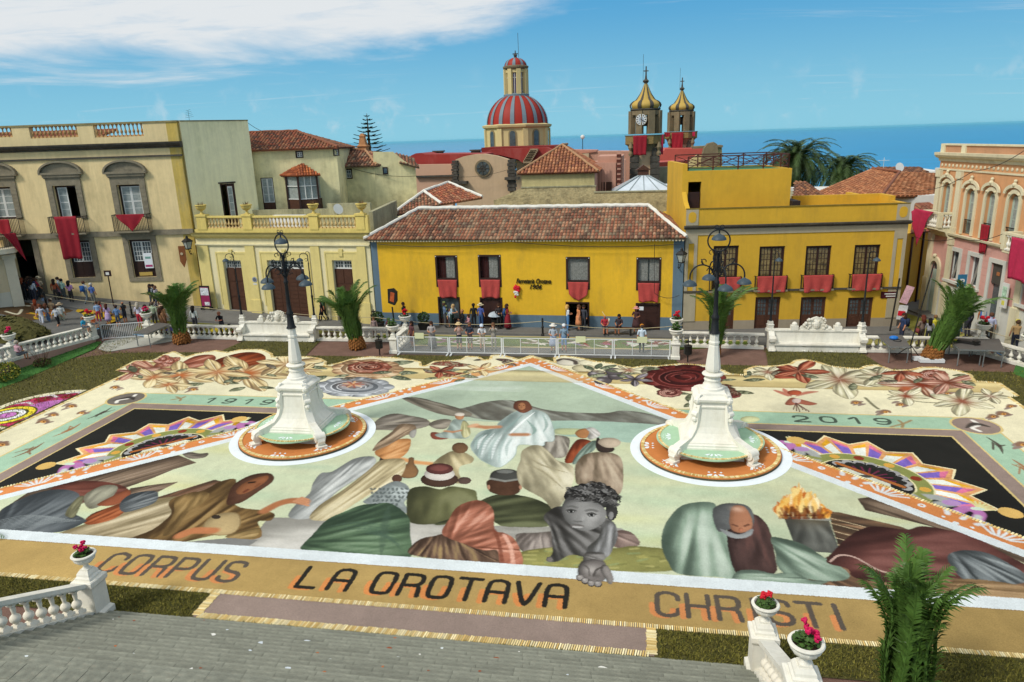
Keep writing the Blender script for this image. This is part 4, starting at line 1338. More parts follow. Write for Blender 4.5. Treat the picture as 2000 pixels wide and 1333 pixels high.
# -- the carpet
cream_px=[(228,725),(264,706),(300,705),(318,695),(340,688),(352,694),(362,699),(385,692),(420,686),(445,690),(470,684),(512,684),(530,692),(532,699),(560,698),(600,698),(625,702),(636,708),(634,716),(660,711),(690,702),(720,698),(770,700),(800,704),(820,708),(822,716),(832,716),(850,707),(880,706),(903,703),(912,697),(935,699),(945,705),(958,703),(960,696),(975,694),(1000,700),(1014,704),(1037,696)]
cream_px2=[(1085,710),(1082,700),(1100,696),(1135,701),(1160,707),(1195,711),(1215,716),(1235,720),(1262,716),(1290,716),(1310,714),(1330,712),(1380,715),(1410,724),(1426,732),(1456,734),(1455,724),(1475,717),(1500,717),(1520,716),(1545,712),(1553,706),(1570,703),(1595,708),(1620,716),(1650,720),(1680,722),(1692,716),(1712,714),(1730,720),(1745,725),(1780,724),(1800,719),(1830,719),(1870,725),(1895,733),(1903,746),(1950,749),(1988,775)]
outl=[tuple(gz(*p)[:2])for p in cream_px+cream_px2]
outl=outl+[(17.25,34.6),(17.25,16.2),(.62,16.2),(.62,15.05),(-11.75,15.05),(-11.75,16.2),(-28.65,16.2),(-28.65,34.9)]
tufts('grass',(-35,20,24,42),130,.10,2,MOSSC,far_lawn)
tufts('grass',(-36,-34,26,41.2),120,.08,3,['#3c6a2c','#2f5c26','#4a7a36'],lambda X,Y:(X>-34.2+0*Y),.03)
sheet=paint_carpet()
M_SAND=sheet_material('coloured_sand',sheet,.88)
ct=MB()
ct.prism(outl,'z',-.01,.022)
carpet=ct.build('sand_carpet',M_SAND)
tag(carpet,'huge coloured sand carpet of a seated white robed teacher and listeners covering the plaza','sand carpet')
cn=MB()
def canes(mb,p,q,wd,step,z=.03,th=.022,cc=('#e6d39a','#dcc384','#efe2b4','#d2b26c'),skew=0.):
 p,q=Vector((*p[:2],0)),Vector((*q[:2],0))
 d=q-p
 L=d.length
 n=max(1,int(L/step))
 t=d/L
 nn=Vector((-t.y,t.x,0))
 for k in range(n):
  c=p+t*((k+.5)*L/n)
  h=wd*.5*rnd.uniform(.85,1.12)
  tt=t*skew+nn
  a,b=c-tt*h,c+tt*h
  f_=rnd.uniform(.8,1.1)
  mb.col=tuple(v*f_ for v in srgb(rnd.choice(cc)))
  mb.beam((a.x,a.y,z),(b.x,b.y,z+rnd.uniform(-.004,.008)),L/n*.6,th)
 mb.col=None
canes(cn,(-28.6,16.16),(17.2,16.16),.17,.055)
canes(cn,(-11.62,15.1),(.5,15.1),.22,.06,skew=.15)
canes(cn,(-11.68,15.1),(-11.68,16.1),.26,.05)
canes(cn,(.56,15.1),(.56,16.1),.26,.05)
sm_out=[Vector((*p,0))for p in outl[:len(cream_px+cream_px2)]]
for a,b in zip(sm_out[:-1],sm_out[1:]):
 if(b-a).length>.05:
  canes(cn,a,b,.16,.09)
canes(cn,(-28.6,16.2),(-28.6,34.9),.16,.09)
canes(cn,(17.2,16.2),(17.2,34.6),.16,.09)
for sg in(-1,1):
 canes(cn,(AX,39.35),(AX+sg*21.3,18.05),.14,.10)
canes(cn,(-11.62,16.25),(-11.62,16.26),.1,.05)
o_=cn.build('cane_edging',M_CANE,carpet)
o_['kind']='stuff'
ros=Sheet(-34,-27.5,24,34,.02)
ros.a[:]=_lin('#e9e2bf')
cx_,cy_=-28.9,29.2
ros.disc(cx_,cy_,2.42,2.42,'#5a6a2c',False,vary=.2,nsc=20)
for r_,cl_ in((2.3,'#d23a6c'),(2.,'#d0507e'),(1.3,'#c77ac0')):
 ros.disc(cx_,cy_,r_,r_,cl_,False,vary=.35,nsc=16)
for a_ in range(9):
 an=a_*.7+.3
 x_,y_=cx_+cos(an)*1.75,cy_+sin(an)*1.75
 ros.disc(x_,y_,.42,.3,'#8b1f33',False,vary=.3,nsc=20)
 ros.line([(x_-.45,y_+.45),(x_,y_+.7),(x_+.45,y_+.45)],.16,'#f0e6ec',.9,False)
for r_,cl_ in((1.3,'#5a5a2a'),(1.2,'#e8cf3a'),(.92,'#4c4f2c'),(.8,'#e6e8e6'),(.5,'#5a5a2a'),(.4,'#c77ac0')):
 ros.disc(cx_-1.3,cy_-1.,r_,r_,cl_,False,vary=.2,nsc=20)
an=[(min(cx_+cos(t)*2.8,-28.75),cy_+sin(t)*2.8)for t in np.linspace(PI*.5,PI*1.5,24)]
rr_=MB()
rr_.prism(an,'z',-.01,.02)
tag(rr_.build('petal_carpet',sheet_material('petal_picture',ros,.85)),'round carpet of pink and yellow petals at the left edge beside the big sand carpet','flower carpet')
# -- steps in the foreground: rising towards the camera
M_SLAB=mat('step_stone','#7e8073',.85,.28,2.6,.7,60,dirt='#8a7460',dirt_amt=.4,rand=.12,dscale=2.2,dstretch=1,tooth=.01)
stp=MB()
RIS,TRD,Y0S=.15,.30,14.84
XL,XR=-14.25,2.95
NST=14
prof=[(Y0S,-.05)]
for k in range(NST):
 prof+=[(Y0S-k*TRD-.002,RIS*(k+1)-.03),(Y0S-(k+1)*TRD-.002,RIS*(k+1)-.03)]
prof[0]=(Y0S-.002,-.05)
prof+=[(8.,RIS*NST-.03),(8.,-.05)]
stp.prism(prof,'x',XL,XR)
steps=stp.build('steps',mat('pale_joint','#a3a396',.9,.15,3,.2))
steps['kind']='structure'
slab_me=MB().bx(-.5,.5,-.5,.5,-.5,.5).mesh('step_slab',M_SLAB)
rs_=random.Random(3)
for k in range(-1,NST):
 ztop=RIS*(k+1)if k>=0 else .012
 ya=Y0S-k*TRD-.002 if k>=0 else Y0S+.0
 yb_=ya-TRD if k>=0 else ya+.0
 if k<0:
  continue
 x=XL+rs_.uniform(-.3,0)
 while x<XR:
  w_=rs_.uniform(.55,.95)
  xa,xb=max(x,XL),min(x+w_,XR)
  if xb-xa>.08:
   inst('slab',slab_me,steps,((xa+xb)/2,(ya+yb_)/2,ztop-.035+rs_.uniform(-.002,.002)),0,(xb-xa-.005,TRD-.003,.07))
  x+=w_
y=Y0S-NST*TRD-.004
zl=RIS*NST
while y>9.:
 x=XL
 while x<XR:
  if y>9.:
   inst('slab',slab_me,steps,(x+.24,y-.23,zl-.02+rs_.uniform(-.002,.002)),0,(.468,.452,.06))
  x+=.48
 y-=.46
sp=MB()
rs_=random.Random(8)
for k in range(70):
 i_=rs_.randint(0,NST-1)
 x0_,y0_=rs_.uniform(XL+.5,XR-.6),Y0S-i_*TRD-rs_.uniform(.06,.24)
 z_=RIS*(i_+1)+.0025
 sp.col=srgb(rs_.choice(['#cfd6d6','#c3cbd0','#d8d8d0','#8a4a2c','#a5653c']))
 r_=rs_.uniform(.015,.05)*(1.7 if k%9==0 else 1)
 sp.v_=None
 n_=7
 sp.add([(x0_+cos_*r_*rs_.uniform(.6,2.2),y0_+sin_*min(r_,.045)*rs_.uniform(.6,1.2),z_)for cos_,sin_ in[(cos(2*PI*q/n_),sin(2*PI*q/n_))for q in range(n_)]],[tuple(range(n_))])
o_=sp.build('paint_splat',mat('splat','#cccccc',.8,.1,8,0,attr='tint'),steps)
o_['kind']='stuff'
x=XL
while x<XR:
 w_=rs_.uniform(.8,1.2)
 xb=min(x+w_,XR)
 inst('slab',slab_me,steps,((x+xb)/2,Y0S+.08,.0),0,(xb-x-.01,.17,.06))
 x=xb
# -- white balustrades, urns, benches
M_WHITE=mat('white_masonry','#e2dfd2',.8,.07,1.5,.2,25,streak=.10,dirt='#a59c82',dirt_amt=.45)
M_PINKW=mat('pink_plinth','#b08a7c',.85,.1,1.5,.15,20)
M_CREAMB=mat('baluster_white','#e2dccb',.75,.05,2,.1,25,dirt='#b5a98c',dirt_amt=.25)
def baluster_mesh(name,h,r,m,n=10):
 k=h
 mb=MB()
 mb.sq([(r*1.,0),(r*1.,.10*k),(r*.72,.13*k)])
 mb.lathe([(r*.62,.13*k),(r*.5,.17*k),(r*.42,.22*k),(r*.62,.27*k),(r*.92,.33*k),(r*1.,.40*k),(r*.92,.47*k),(r*.65,.53*k),(r*.48,.60*k),(r*.42,.72*k),(r*.46,.80*k),(r*.62,.84*k),(r*.5,.87*k),(r*.7,.90*k)],n=n)
 mb.sq([(r*.8,.90*k),(r*.8,k)])
 return mb.mesh(name,m,50)
BAL=baluster_mesh('baluster',.62,.115,M_WHITE,8)
def fat_baluster():
 mb=MB().sq([(.13,0),(.13,.07),(.085,.11),(.075,.14)])
 mb.lathe([(.06,.14),(.05,.16),(.065,.18),(.10,.215),(.125,.27),(.125,.315),(.10,.365),(.06,.40),(.045,.43),(.05,.47),(.062,.56),(.058,.62),(.075,.64),(.05,.66)],n=14)
 return mb.sq([(.09,.66),(.09,.70)]).mesh('baluster',M_CREAMB,50)
BALN=fat_baluster()
def post_mesh(w,h,m,cap=True):
 mb=MB()
 a=w/2
 mb.sq([(a+.05,0),(a+.05,.16),(a+.02,.19),(a,.2),(a,h-.16),(a+.03,h-.13),(a+.06,h-.10),(a+.06,h-.02),(a+.03,h)])
 if cap:
  mb.sq([(a*.72,h),(a*.72,h+.08),(a*.55,h+.12),(a*.42,h+.14)])
 return mb.mesh('post',m)
def balustrade(label,p,q,zb0=0.,zb1=0.,h=1.02,n=None,posts=(True,True),bal=None,plinth=.16,group=None,post_h=None,pw=.42,pin=None):
 """p, q ground points (x, y); zb base heights at each end"""
 p,q=Vector(p),Vector(q)
 L=(q-p).length
 rz=math.atan2(q.y-p.y,q.x-p.x)
 t=thing('balustrade',label,'balustrade',(p.x,p.y,0),rz,group)
 dz=zb1-zb0
 bal=bal or BAL
 hb=.62 if bal is BAL else .66
 w=.3
 def slab(name,z0,z1,ww,over=0.):
  mb=MB()
  vs=[]
  for x,zb in((-over,zb0),(L+over,zb1)):
   vs+=[(x,-ww/2,zb+z0),(x,ww/2,zb+z0),(x,ww/2,zb+z1),(x,-ww/2,zb+z1)]
  mb.add(vs,[(0,1,2,3),(7,6,5,4),(0,4,5,1),(1,5,6,2),(2,6,7,3),(3,7,4,0)])
  return mb
 b_=slab('base',-.0,plinth,w+.04)
 b_.build('base',M_WHITE,t)
 r_=slab('rail',plinth+hb,plinth+hb+.05,w-.06)
 r2=slab('rail',plinth+hb+.05,plinth+hb+.13,w+.04)
 r_.add(r2.v,r2.f)
 r_.build('rail',M_WHITE,t)
 if pin:
  pk=MB()
  pk.prism([(0,-.05),(L,-.05),(L,zb1),(0,zb0)],'y',-.2,.2)
  pk.build('plinth_wall',M_PINKW,t)
 n=n or max(1,int(L/.42))
 a=pw*.5
 for k in range(n):
  x=a+(L-2*a)*(k+.5)/n
  inst('baluster',bal,t,(x,0,zb0+dz*x/L+plinth-.002))
 ph=post_h or(plinth+hb+.18)
 for flag,x,zb in((posts[0],0,zb0),(posts[1],L,zb1)):
  if flag:
   inst('post',post_mesh(pw,ph,M_WHITE,flag==2),t,(x,0,zb))
 return t
balustrade('white balustrade on the pink wall at the far left, sloping up towards the left edge',(-36.35,29.),(-36.2,35.1),.9,.58,n=14,posts=(True,False),pin=True)
balustrade('white balustrade on the pink wall between the two left urns where children sit',(-36.2,35.1),(-35.75,41.),.58,.22,n=13,posts=(2,2),pin=True)
balustrade('white balustrade behind the left tied palm, from the street urn to the left stone bench',(-32.6,42.45),(-25.75,42.3),n=17,posts=(2,False))
balustrade('white balustrade behind the second tied palm, right of the left stone bench',(-20.3,42.3),(-14.35,42.3),n=14,posts=(False,2))
balustrade('short white balustrade return with a panel beside the left end of the metal barriers',(-14.3,39.9),(-14.3,42.3),n=4,posts=(2,False))
balustrade('short white balustrade return at the right end of the metal barriers',(2.35,39.75),(2.5,42.2),n=4,posts=(2,2))
balustrade('white balustrade behind the third tied palm, left of the right stone bench',(2.5,42.2),(7.5,42.),n=11,posts=(False,False))
balustrade('white balustrade behind the folding tables, right of the right stone bench',(12.95,41.75),(18.9,41.7),n=13,posts=(False,2))
balustrade('white balustrade running off to the right edge below two red geranium urns',(18.9,41.7),(22.6,34.5),n=17,posts=(False,True))
def near_post(w,h):
 mb=MB()
 a=w/2
 mb.sq([(a+.07,-.3),(a+.07,.2),(a+.0,.28),(a,.3),(a,h-.22),(a+.03,h-.20),(a+.05,h-.15),(a+.05,h-.03),(a+.02,h)])
 mb.sq([(a*.86,h),(a*.86,h+.06),(a*.72,h+.10),(a*.70,h+.16),(a*.52,h+.24)])
 return mb.mesh('post',M_WHITE)
def stair_rail(label,x0,y0,x1,y1,zr,n,urns,posts):
 """from the foot (x0,y0,0) towards the camera, rising to zr"""
 p,q=Vector((x0,y0)),Vector((x1,y1))
 L=(q-p).length
 rz=math.atan2(q.y-p.y,q.x-p.x)
 t=thing('stair_balustrade',label,'balustrade',(x0,y0,0),rz)
 def strip(z0,z1,w):
  mb=MB()
  vs=[]
  for x,zb in((.1,.1*zr/L),(L,zr)):
   vs+=[(x,-w/2,zb+z0),(x,w/2,zb+z0),(x,w/2,zb+z1),(x,-w/2,zb+z1)]
  mb.add(vs,[(0,1,2,3),(7,6,5,4),(0,4,5,1),(1,5,6,2),(2,6,7,3),(3,7,4,0)])
  return mb
 strip(.06,.22,.40).build('base',M_WHITE,t)
 st=MB()
 ns=int(L/TRD)
 for k in range(ns):
  st.bx(k*TRD,k*TRD+TRD-.003,-.24,.24,-.3,k*TRD*zr/L+.13)
 st.build('stepped_footing',M_WHITE,t)
 r=strip(.915,.96,.24)
 r2=strip(.96,1.08,.34)
 r.add(r2.v,r2.f)
 r.build('rail',M_WHITE,t)
 for k in range(n):
  x=.55+(L-.8)*k/(n-1)
  inst('baluster',BALN,t,(x,0,x*zr/L+.215),0,(1,1,1))
 for x,zb in posts:
  inst('post',near_post(.52,1.25),t,(x,0,zb))
 return t
sr=stair_rail('white stair balustrade with fat balusters at the lower left of the grey steps',-14.45,14.75,-14.45,8.7,3.,16,0,((0,0),))
sr2=stair_rail('white stair balustrade with two stepped posts at the lower right of the grey steps',3.05,14.75,3.05,9.4,2.65,14,0,((0,0),(3.5,1.75)))
M_LEAF=mat('geranium_leaf','#3f5a26',.6,.3,12,.1,30)
M_RED=mat('geranium_red','#c8182c',.6,.2,20,.1,30)
M_PINK=mat('geranium_pink','#c2104f',.6,.2,20,.1,30)
M_SOIL=mat('potting_soil','#3a2a20',.95,.3,10,.3,40)
def urn_mesh(m=None,n=24):
 mb=MB()
 mb.sq([(.11,0),(.11,.03)])
 mb.lathe([(.10,.03),(.07,.08),(.055,.14),(.075,.17)],n=n)
 mb.lathe([(.08,.17),(.16,.20),(.235,.27),(.262,.34),(.255,.37)],n=n,flute=.06)
 mb.lathe([(.255,.37),(.29,.40),(.30,.425),(.285,.45),(.24,.455),(.225,.43),(.215,.40)],n=n)
 return mb.mesh('urn',m or M_WHITE,35)
URN=urn_mesh()
URN_SOIL=MB().lathe([(.0001,.41),(.222,.41)],n=16).mesh('soil',M_SOIL)
def geranium(label,loc,m_fl,seed,k=1.,nfl=5,hide=False):
 r=random.Random(seed)
 t=thing('geranium',label,'flowers',loc)
 lv=MB()
 for i in range(70):
  a,rr=r.uniform(0,6.28),.2*math.sqrt(r.random())
  z=r.uniform(.0,.17)*(1.3-rr*3)
  c=Vector((cos(a)*rr,sin(a)*rr,z))
  s=r.uniform(.03,.055)
  u=Vector((r.uniform(-1,1),r.uniform(-1,1),r.uniform(-.3,.6))).normalized()
  v=u.cross(Vector((r.uniform(-.4,.4),r.uniform(-.4,.4),1))).normalized()
  lv.quad(c-u*s-v*s*.6,c+u*s-v*s*.7,c+u*s*.8+v*s*.8,c-u*s*.7+v*s)
 lv.build('leaves',M_LEAF,t)
 for i in range(nfl):
  a,rr=r.uniform(0,6.28),r.uniform(.02,.17)
  z=r.uniform(.15,.36)
  sm=MB().tube([(cos(a)*rr*.6,sin(a)*rr*.6,0),(cos(a)*rr,sin(a)*rr,z)],.006,4)
  fl=MB()
  for j in range(14):
   d=Vector((r.gauss(0,1),r.gauss(0,1),r.gauss(.3,.8))).normalized()
   fl.ball((cos(a)*rr+d.x*.045,sin(a)*rr+d.y*.045,z+d.z*.036),.03,5,3)
  s=sm.build('stem',M_LEAF,t)
  fl.build('flower_head',m_fl,s)
 t.scale=(k,k,k)
 return t
def urn(label,loc,k=1.,flabel=None,fm=None,seed=1,nfl=5):
 t=thing('urn',label,'urn',loc)
 inst('bowl',URN,t)
 inst('soil',URN_SOIL,t)
 t.scale=(k,k,k)
 if flabel:
  geranium(flabel,(loc[0],loc[1],loc[2]+.41*k),fm or M_RED,seed,k,nfl)
 return t
urn('large white fluted urn on the post at the lower left foot of the steps',(-14.45,14.75,1.49),1.05,'pink and red geraniums in the lower left foreground urn',M_PINK,3,6)
urn('white fluted urn on the far post of the lower right stair balustrade',(3.05,14.75,1.49),1.05,'bright red geraniums in the far urn of the right stair balustrade',M_RED,8,5)
urn('nearest and largest white fluted urn, right of the steps',(3.05,11.25,3.24),1.05,'magenta geraniums in the nearest urn right of the steps',M_PINK,12,7)
URNS=[((-36.2,35.1,1.55),'white urn with pink flowers on the left wall beside the striped shirt man','pink flowers in the left wall urn beside the striped shirt man',M_PINK),((-35.75,41.,1.2),'white urn behind the child in the orange shirt on the left wall','dark leafy geranium in the urn behind the child in orange',M_RED),((-32.6,42.45,1.1),'white urn on the balustrade end above the left folding table','dry brownish plant in the urn above the left folding table',M_PINK),((-14.3,42.3,1.1),'white urn with red and white flowers behind the left end of the barriers','red and white flowers in the urn behind the left end of the barriers',M_RED),((-14.3,39.9,1.1),'low white urn with a green plant on the near post left of the barriers','small green plant in the low urn left of the barriers',M_LEAF),((2.5,42.2,1.1),'white urn with bright red flowers at the far right end of the barriers','bright red geraniums at the far right end of the barriers',M_RED),((2.35,39.75,1.1),'low white urn with a yellow green plant on the near post right of the barriers','yellow green plant in the low urn right of the barriers',M_LEAF),((18.9,41.7,1.1),'white urn with red geraniums right of the leaning tied palm','red geraniums in the urn right of the leaning tied palm',M_RED),((20.1,39.4,1.1),'white urn with red geraniums at the right edge above the folding table','red geraniums in the urn nearest the right edge',M_RED)]
for i,(lc,ul,fl,fm)in enumerate(URNS):
 urn(ul,lc,1.35,fl,fm,20+i,7)
def stone_bench(label,x0,x1,y):
 L=x1-x0
 t=thing('stone_bench',label,'bench',(x0,y,0))
 MB().bx(.1,L-.1,.08,.28,0,1.1).bx(.02,L-.02,.02,.34,1.1,1.2).build('backrest',M_WHITE,t)
 MB().bx(.15,L-.15,-.46,.08,.38,.46).bx(.2,L-.2,-.38,.08,.0,.38).build('seat',M_WHITE,t)
 for x in(.0,L):
  sc=MB()
  pts=[(.1,0),(-.5,0),(-.62,.08),(-.52,.16),(-.40,.3),(-.44,.55),(-.56,.62),(-.58,.8),(-.42,.9),(-.25,.88),(-.1,1.),(.1,1.15),(.34,1.15),(.34,0)]
  sc.prism(pts,'x',x-.16,x+.16)
  sc.tube([(x-.2,-.42,.74),(x+.2,-.42,.74)],.15,10)
  sc.tube([(x-.2,-.48,.1),(x+.2,-.48,.1)],.1,10)
  sc.build('scroll_arm',M_WHITE,t)
 for x in(L*.36,L*.66):
  MB().prism([(0,0),(-.42,0),(-.44,.06),(-.34,.12),(-.36,.28),(-.45,.36),(0,.36)],'x',x-.09,x+.09).build('bracket',M_WHITE,t)
 for x in(L*.26,L*.74):
  MB().bx(x-.2,x+.2,.0,.36,1.15,1.42).ball((x,.18,1.48),.16,8,5).build('crest_block',M_WHITE,t)
 cr=MB()
 r=random.Random(5)
 cr.prism([(L/2-.95,1.18),(L/2-.8,1.38),(L/2-.5,1.45),(L/2-.42,1.72),(L/2-.2,1.88),(L/2,1.95),(L/2+.2,1.88),(L/2+.42,1.72),(L/2+.5,1.45),(L/2+.8,1.38),(L/2+.95,1.18)],'y',.1,.26)
 for k in range(34):
  a=PI*k/33
  rr=r.uniform(.5,.95)
  cr.ball((L/2+cos(a)*rr*.78,r.uniform(.06,.14),1.2+sin(a)*rr*.78),r.uniform(.06,.11),6,4)
 cr.ball((L/2,.06,1.5),.2,8,5,1,.5,1.2)
 cr.build('crest',M_WHITE,t)
 return t
stone_bench('long white stone bench with a carved crest behind the left lamp',-25.5,-20.5,42.25)
stone_bench('long white stone bench with carved crest, in front of the mustard building',7.85,12.75,41.85)
# -- the two great lamps on stone pedestals
M_IRON=mat('lamp_iron','#1d2022',.6,.12,6,.1,30,spec=.25)
M_SHADE=mat('lamp_shade','#3c4a52',.5,.1,5,0.,spec=.3)
M_PED=mat('pedestal_white','#e6e3d6',.65,.05,1.2,.15,20,streak=.08,dirt='#b5ac92',dirt_amt=.45)
M_ORD=mat('orange_sand','#c47a40',.95,.07,3,.3,60)
M_GRD=mat('green_sand','#a3c4a4',.95,.06,3,.3,60)
M_LACE=mat('white_sand','#dfe7ea',.95,.05,3,.3,60)
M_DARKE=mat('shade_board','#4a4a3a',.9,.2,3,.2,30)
def ring_canes(mb,c,r,wd,n,z,arc=(0,2*PI)):
 for k in range(n):
  a=arc[0]+(arc[1]-arc[0])*k/n
  f_=rnd.uniform(.8,1.1)
  mb.col=tuple(v*f_ for v in srgb(rnd.choice(('#e0c887','#d2b066','#ecdca6'))))
  mb.beam((c[0]+cos(a)*(r-wd/2),c[1]+sin(a)*(r-wd/2),z),(c[0]+cos(a)*(r+wd/2),c[1]+sin(a)*(r+wd/2),z),2*PI*r/n*.72,.03)
 mb.col=None
def lace(mb,c,r,a0,z,k=1.,kind=0):
 def P(u,v):
  ax,ay=cos(a0),sin(a0)
  return(c[0]+ax*(r+v*k)-ay*u*k,c[1]+ay*(r+v*k)+ax*u*k)
 def petal(u,v,a,L,w):
  du,dv=sin(a),cos(a)
  pts=[(0,0),(w*.7,L*.35),(w,L*.7),(w*.5,L),(-w*.5,L),(-w,L*.7),(-w*.7,L*.35)]
  mb.prism([P(u+du*q[1]+dv*q[0],v+dv*q[1]-du*q[0])for q in pts],'z',z,z+.006)
 if kind==0:
  for a,u in((-.9,-.22),(-.3,-.08),(.3,.08),(.9,.22)):
   petal(u,-.3,a,.42,.09)
  for a in np.linspace(-1.1,1.1,7):
   petal(sin(a)*.62,-.42+cos(a)*.68,a,.09,.035)
 else:
  for a,u in((-1.,-.28),(0,0),(1.,.28)):
   petal(u*.6,.05,a*.9,.38,.13)
  for u in(-.35,0,.35):
   petal(u,-.28,0,.16,.08)
def medallion(label,cx,cy):
 t=thing('medallion',label,'flower medallion',(cx,cy,0))
 MB().lathe([(3.12,.022),(3.12,.032),(2.70,.032)],n=72).build('white_ring',M_LACE,t)
 m=MB().lathe([(2.66,.03),(2.72,.10),(2.72,.14),(.001,.14)],n=72)
 m.build('orange_disc',M_ORD,t)
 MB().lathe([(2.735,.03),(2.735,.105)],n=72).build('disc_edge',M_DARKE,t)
 g=MB()
 N_=96
 pr=[]
 for k in range(N_):
  a=2*PI*k/N_
  rr=2.02+.06*cos(4*(a))
  pr.append((cos(a)*rr,sin(a)*rr))
 g.prism(pr,'z',.50,.56)
 g.build('green_disc',M_GRD,t)
 c=MB()
 ring_canes(c,(0,0),2.62,.13,330,.155)
 ring_canes(c,(0,0),1.97,.09,260,.572)
 e=c.build('cane_edging',M_CANE,t)
 e['kind']='stuff'
 for k in range(8):
  l1=MB()
  lace(l1,(0,0),2.33 if k%2==0 else 2.30,-PI/2+k*PI/4,.141,.62,1 if k%2==0 else 0)
  l1.build('lace_motif',M_LACE,t)
  if k%2==0:
   lace(l1:=MB(),(0,0),1.66,-PI/2+k*PI/4,.561,.52,0)
   l1.build('lace_motif',M_LACE,t)
 return t
def pedestal(label,cx,cy):
 t=thing('lamp_pedestal',label,'pedestal',(cx,cy,0))
 b=MB()
 b.sq([(1.18,.14),(1.18,.62),(1.15,.66),(1.15,.72),(1.08,.76),(1.08,.80),(1.,.84)])
 b.build('base_block',M_PED,t)
 body=[(1.,.84),(.92,.92),(.80,1.08),(.71,1.3),(.66,1.55),(.63,1.85),(.61,2.05)]
 MB().sq(body).build('body',M_PED,t)
 MB().sq([(.64,2.05),(.66,2.12),(.60,2.16),(.60,2.28),(.70,2.33),(.72,2.42),(.66,2.47),(.52,2.52),(.50,2.60),(.44,2.66)]).build('cornice',M_PED,t)
 MB().lathe([(.44,2.66),(.43,2.74),(.37,2.78),(.35,2.86),(.31,2.90),(.30,3.),(.33,3.05),(.29,3.10),(.27,3.16),(.38,3.22),(.41,3.27),(.38,3.31),(.24,3.34)],n=20).build('round_base',M_PED,t,40)
 MB().lathe([(.20,3.34),(.28,3.42),(.29,3.5),(.265,3.75),(.19,4.4),(.17,4.45),(.20,4.48),(.205,4.56),(.175,4.6),(.17,4.86),(.21,4.9)],n=8).build('shaft',M_PED,t)
 ft=MB()
 prof=[(.86,2.2),(.93,1.9),(.93,1.55),(1.02,1.25),(1.25,.98),(1.62,.86),(1.92,.78),(2.14,.62),(2.22,.42),(2.12,.22),(2.2,.15),(2.12,.14)]
 inner=[(1.86,.14),(1.9,.3),(1.84,.45),(1.7,.52),(1.5,.52),(1.3,.6),(1.1,.76),(.94,1.),(.84,1.3),(.80,1.6),(.78,2.2)]
 pts=prof+inner
 w=.15
 ft.prism(pts,'y',-w,w)
 ft.tube([(1.98,-w-.06,.56),(1.98,w+.06,.56)],.19,14)
 ft.tube([(1.98,-w-.09,.56),(1.98,w+.09,.56)],.09,10)
 ft.bx(1.95,2.3,-.2,.2,.141,.24)
 ft.tube([(.9,-.13,1.82),(.9,.13,1.82)],.12,10)
 ft.ball((.95,0,1.62),.12,8,5)
 ft.ball((.92,0,1.45),.08,8,5)
 ft.ball((.84,0,2.36),.15,8,6)
 ft.tube([(.74,-.1,2.5),(.74,.1,2.5)],.1,8)
 fm=ft.mesh('scroll_foot',M_PED,30)
 for k in range(4):
  inst('scroll_foot',fm,t,(0,0,0),PI/4+k*PI/2)
 return t
def arc_pts(c,r,a0,a1,n,ux,uz=Vector((0,0,1))):
 return[Vector(c)+ux*cos(a0+(a1-a0)*k/n)*r+uz*sin(a0+(a1-a0)*k/n)*r for k in range(n+1)]
SHADE=MB().lathe([(.03,.20),(.05,.17),(.09,.15),(.19,.10),(.26,.02),(.275,-.04),(.25,-.05),(.2,-.03)],n=18).mesh('lamp_shade',M_SHADE,40)
SHADE2=MB().lathe([(.02,.17),(.04,.14),(.07,.13),(.15,.08),(.2,.02),(.21,-.03),(.19,-.04)],n=14).mesh('lamp_shade',M_SHADE,40)
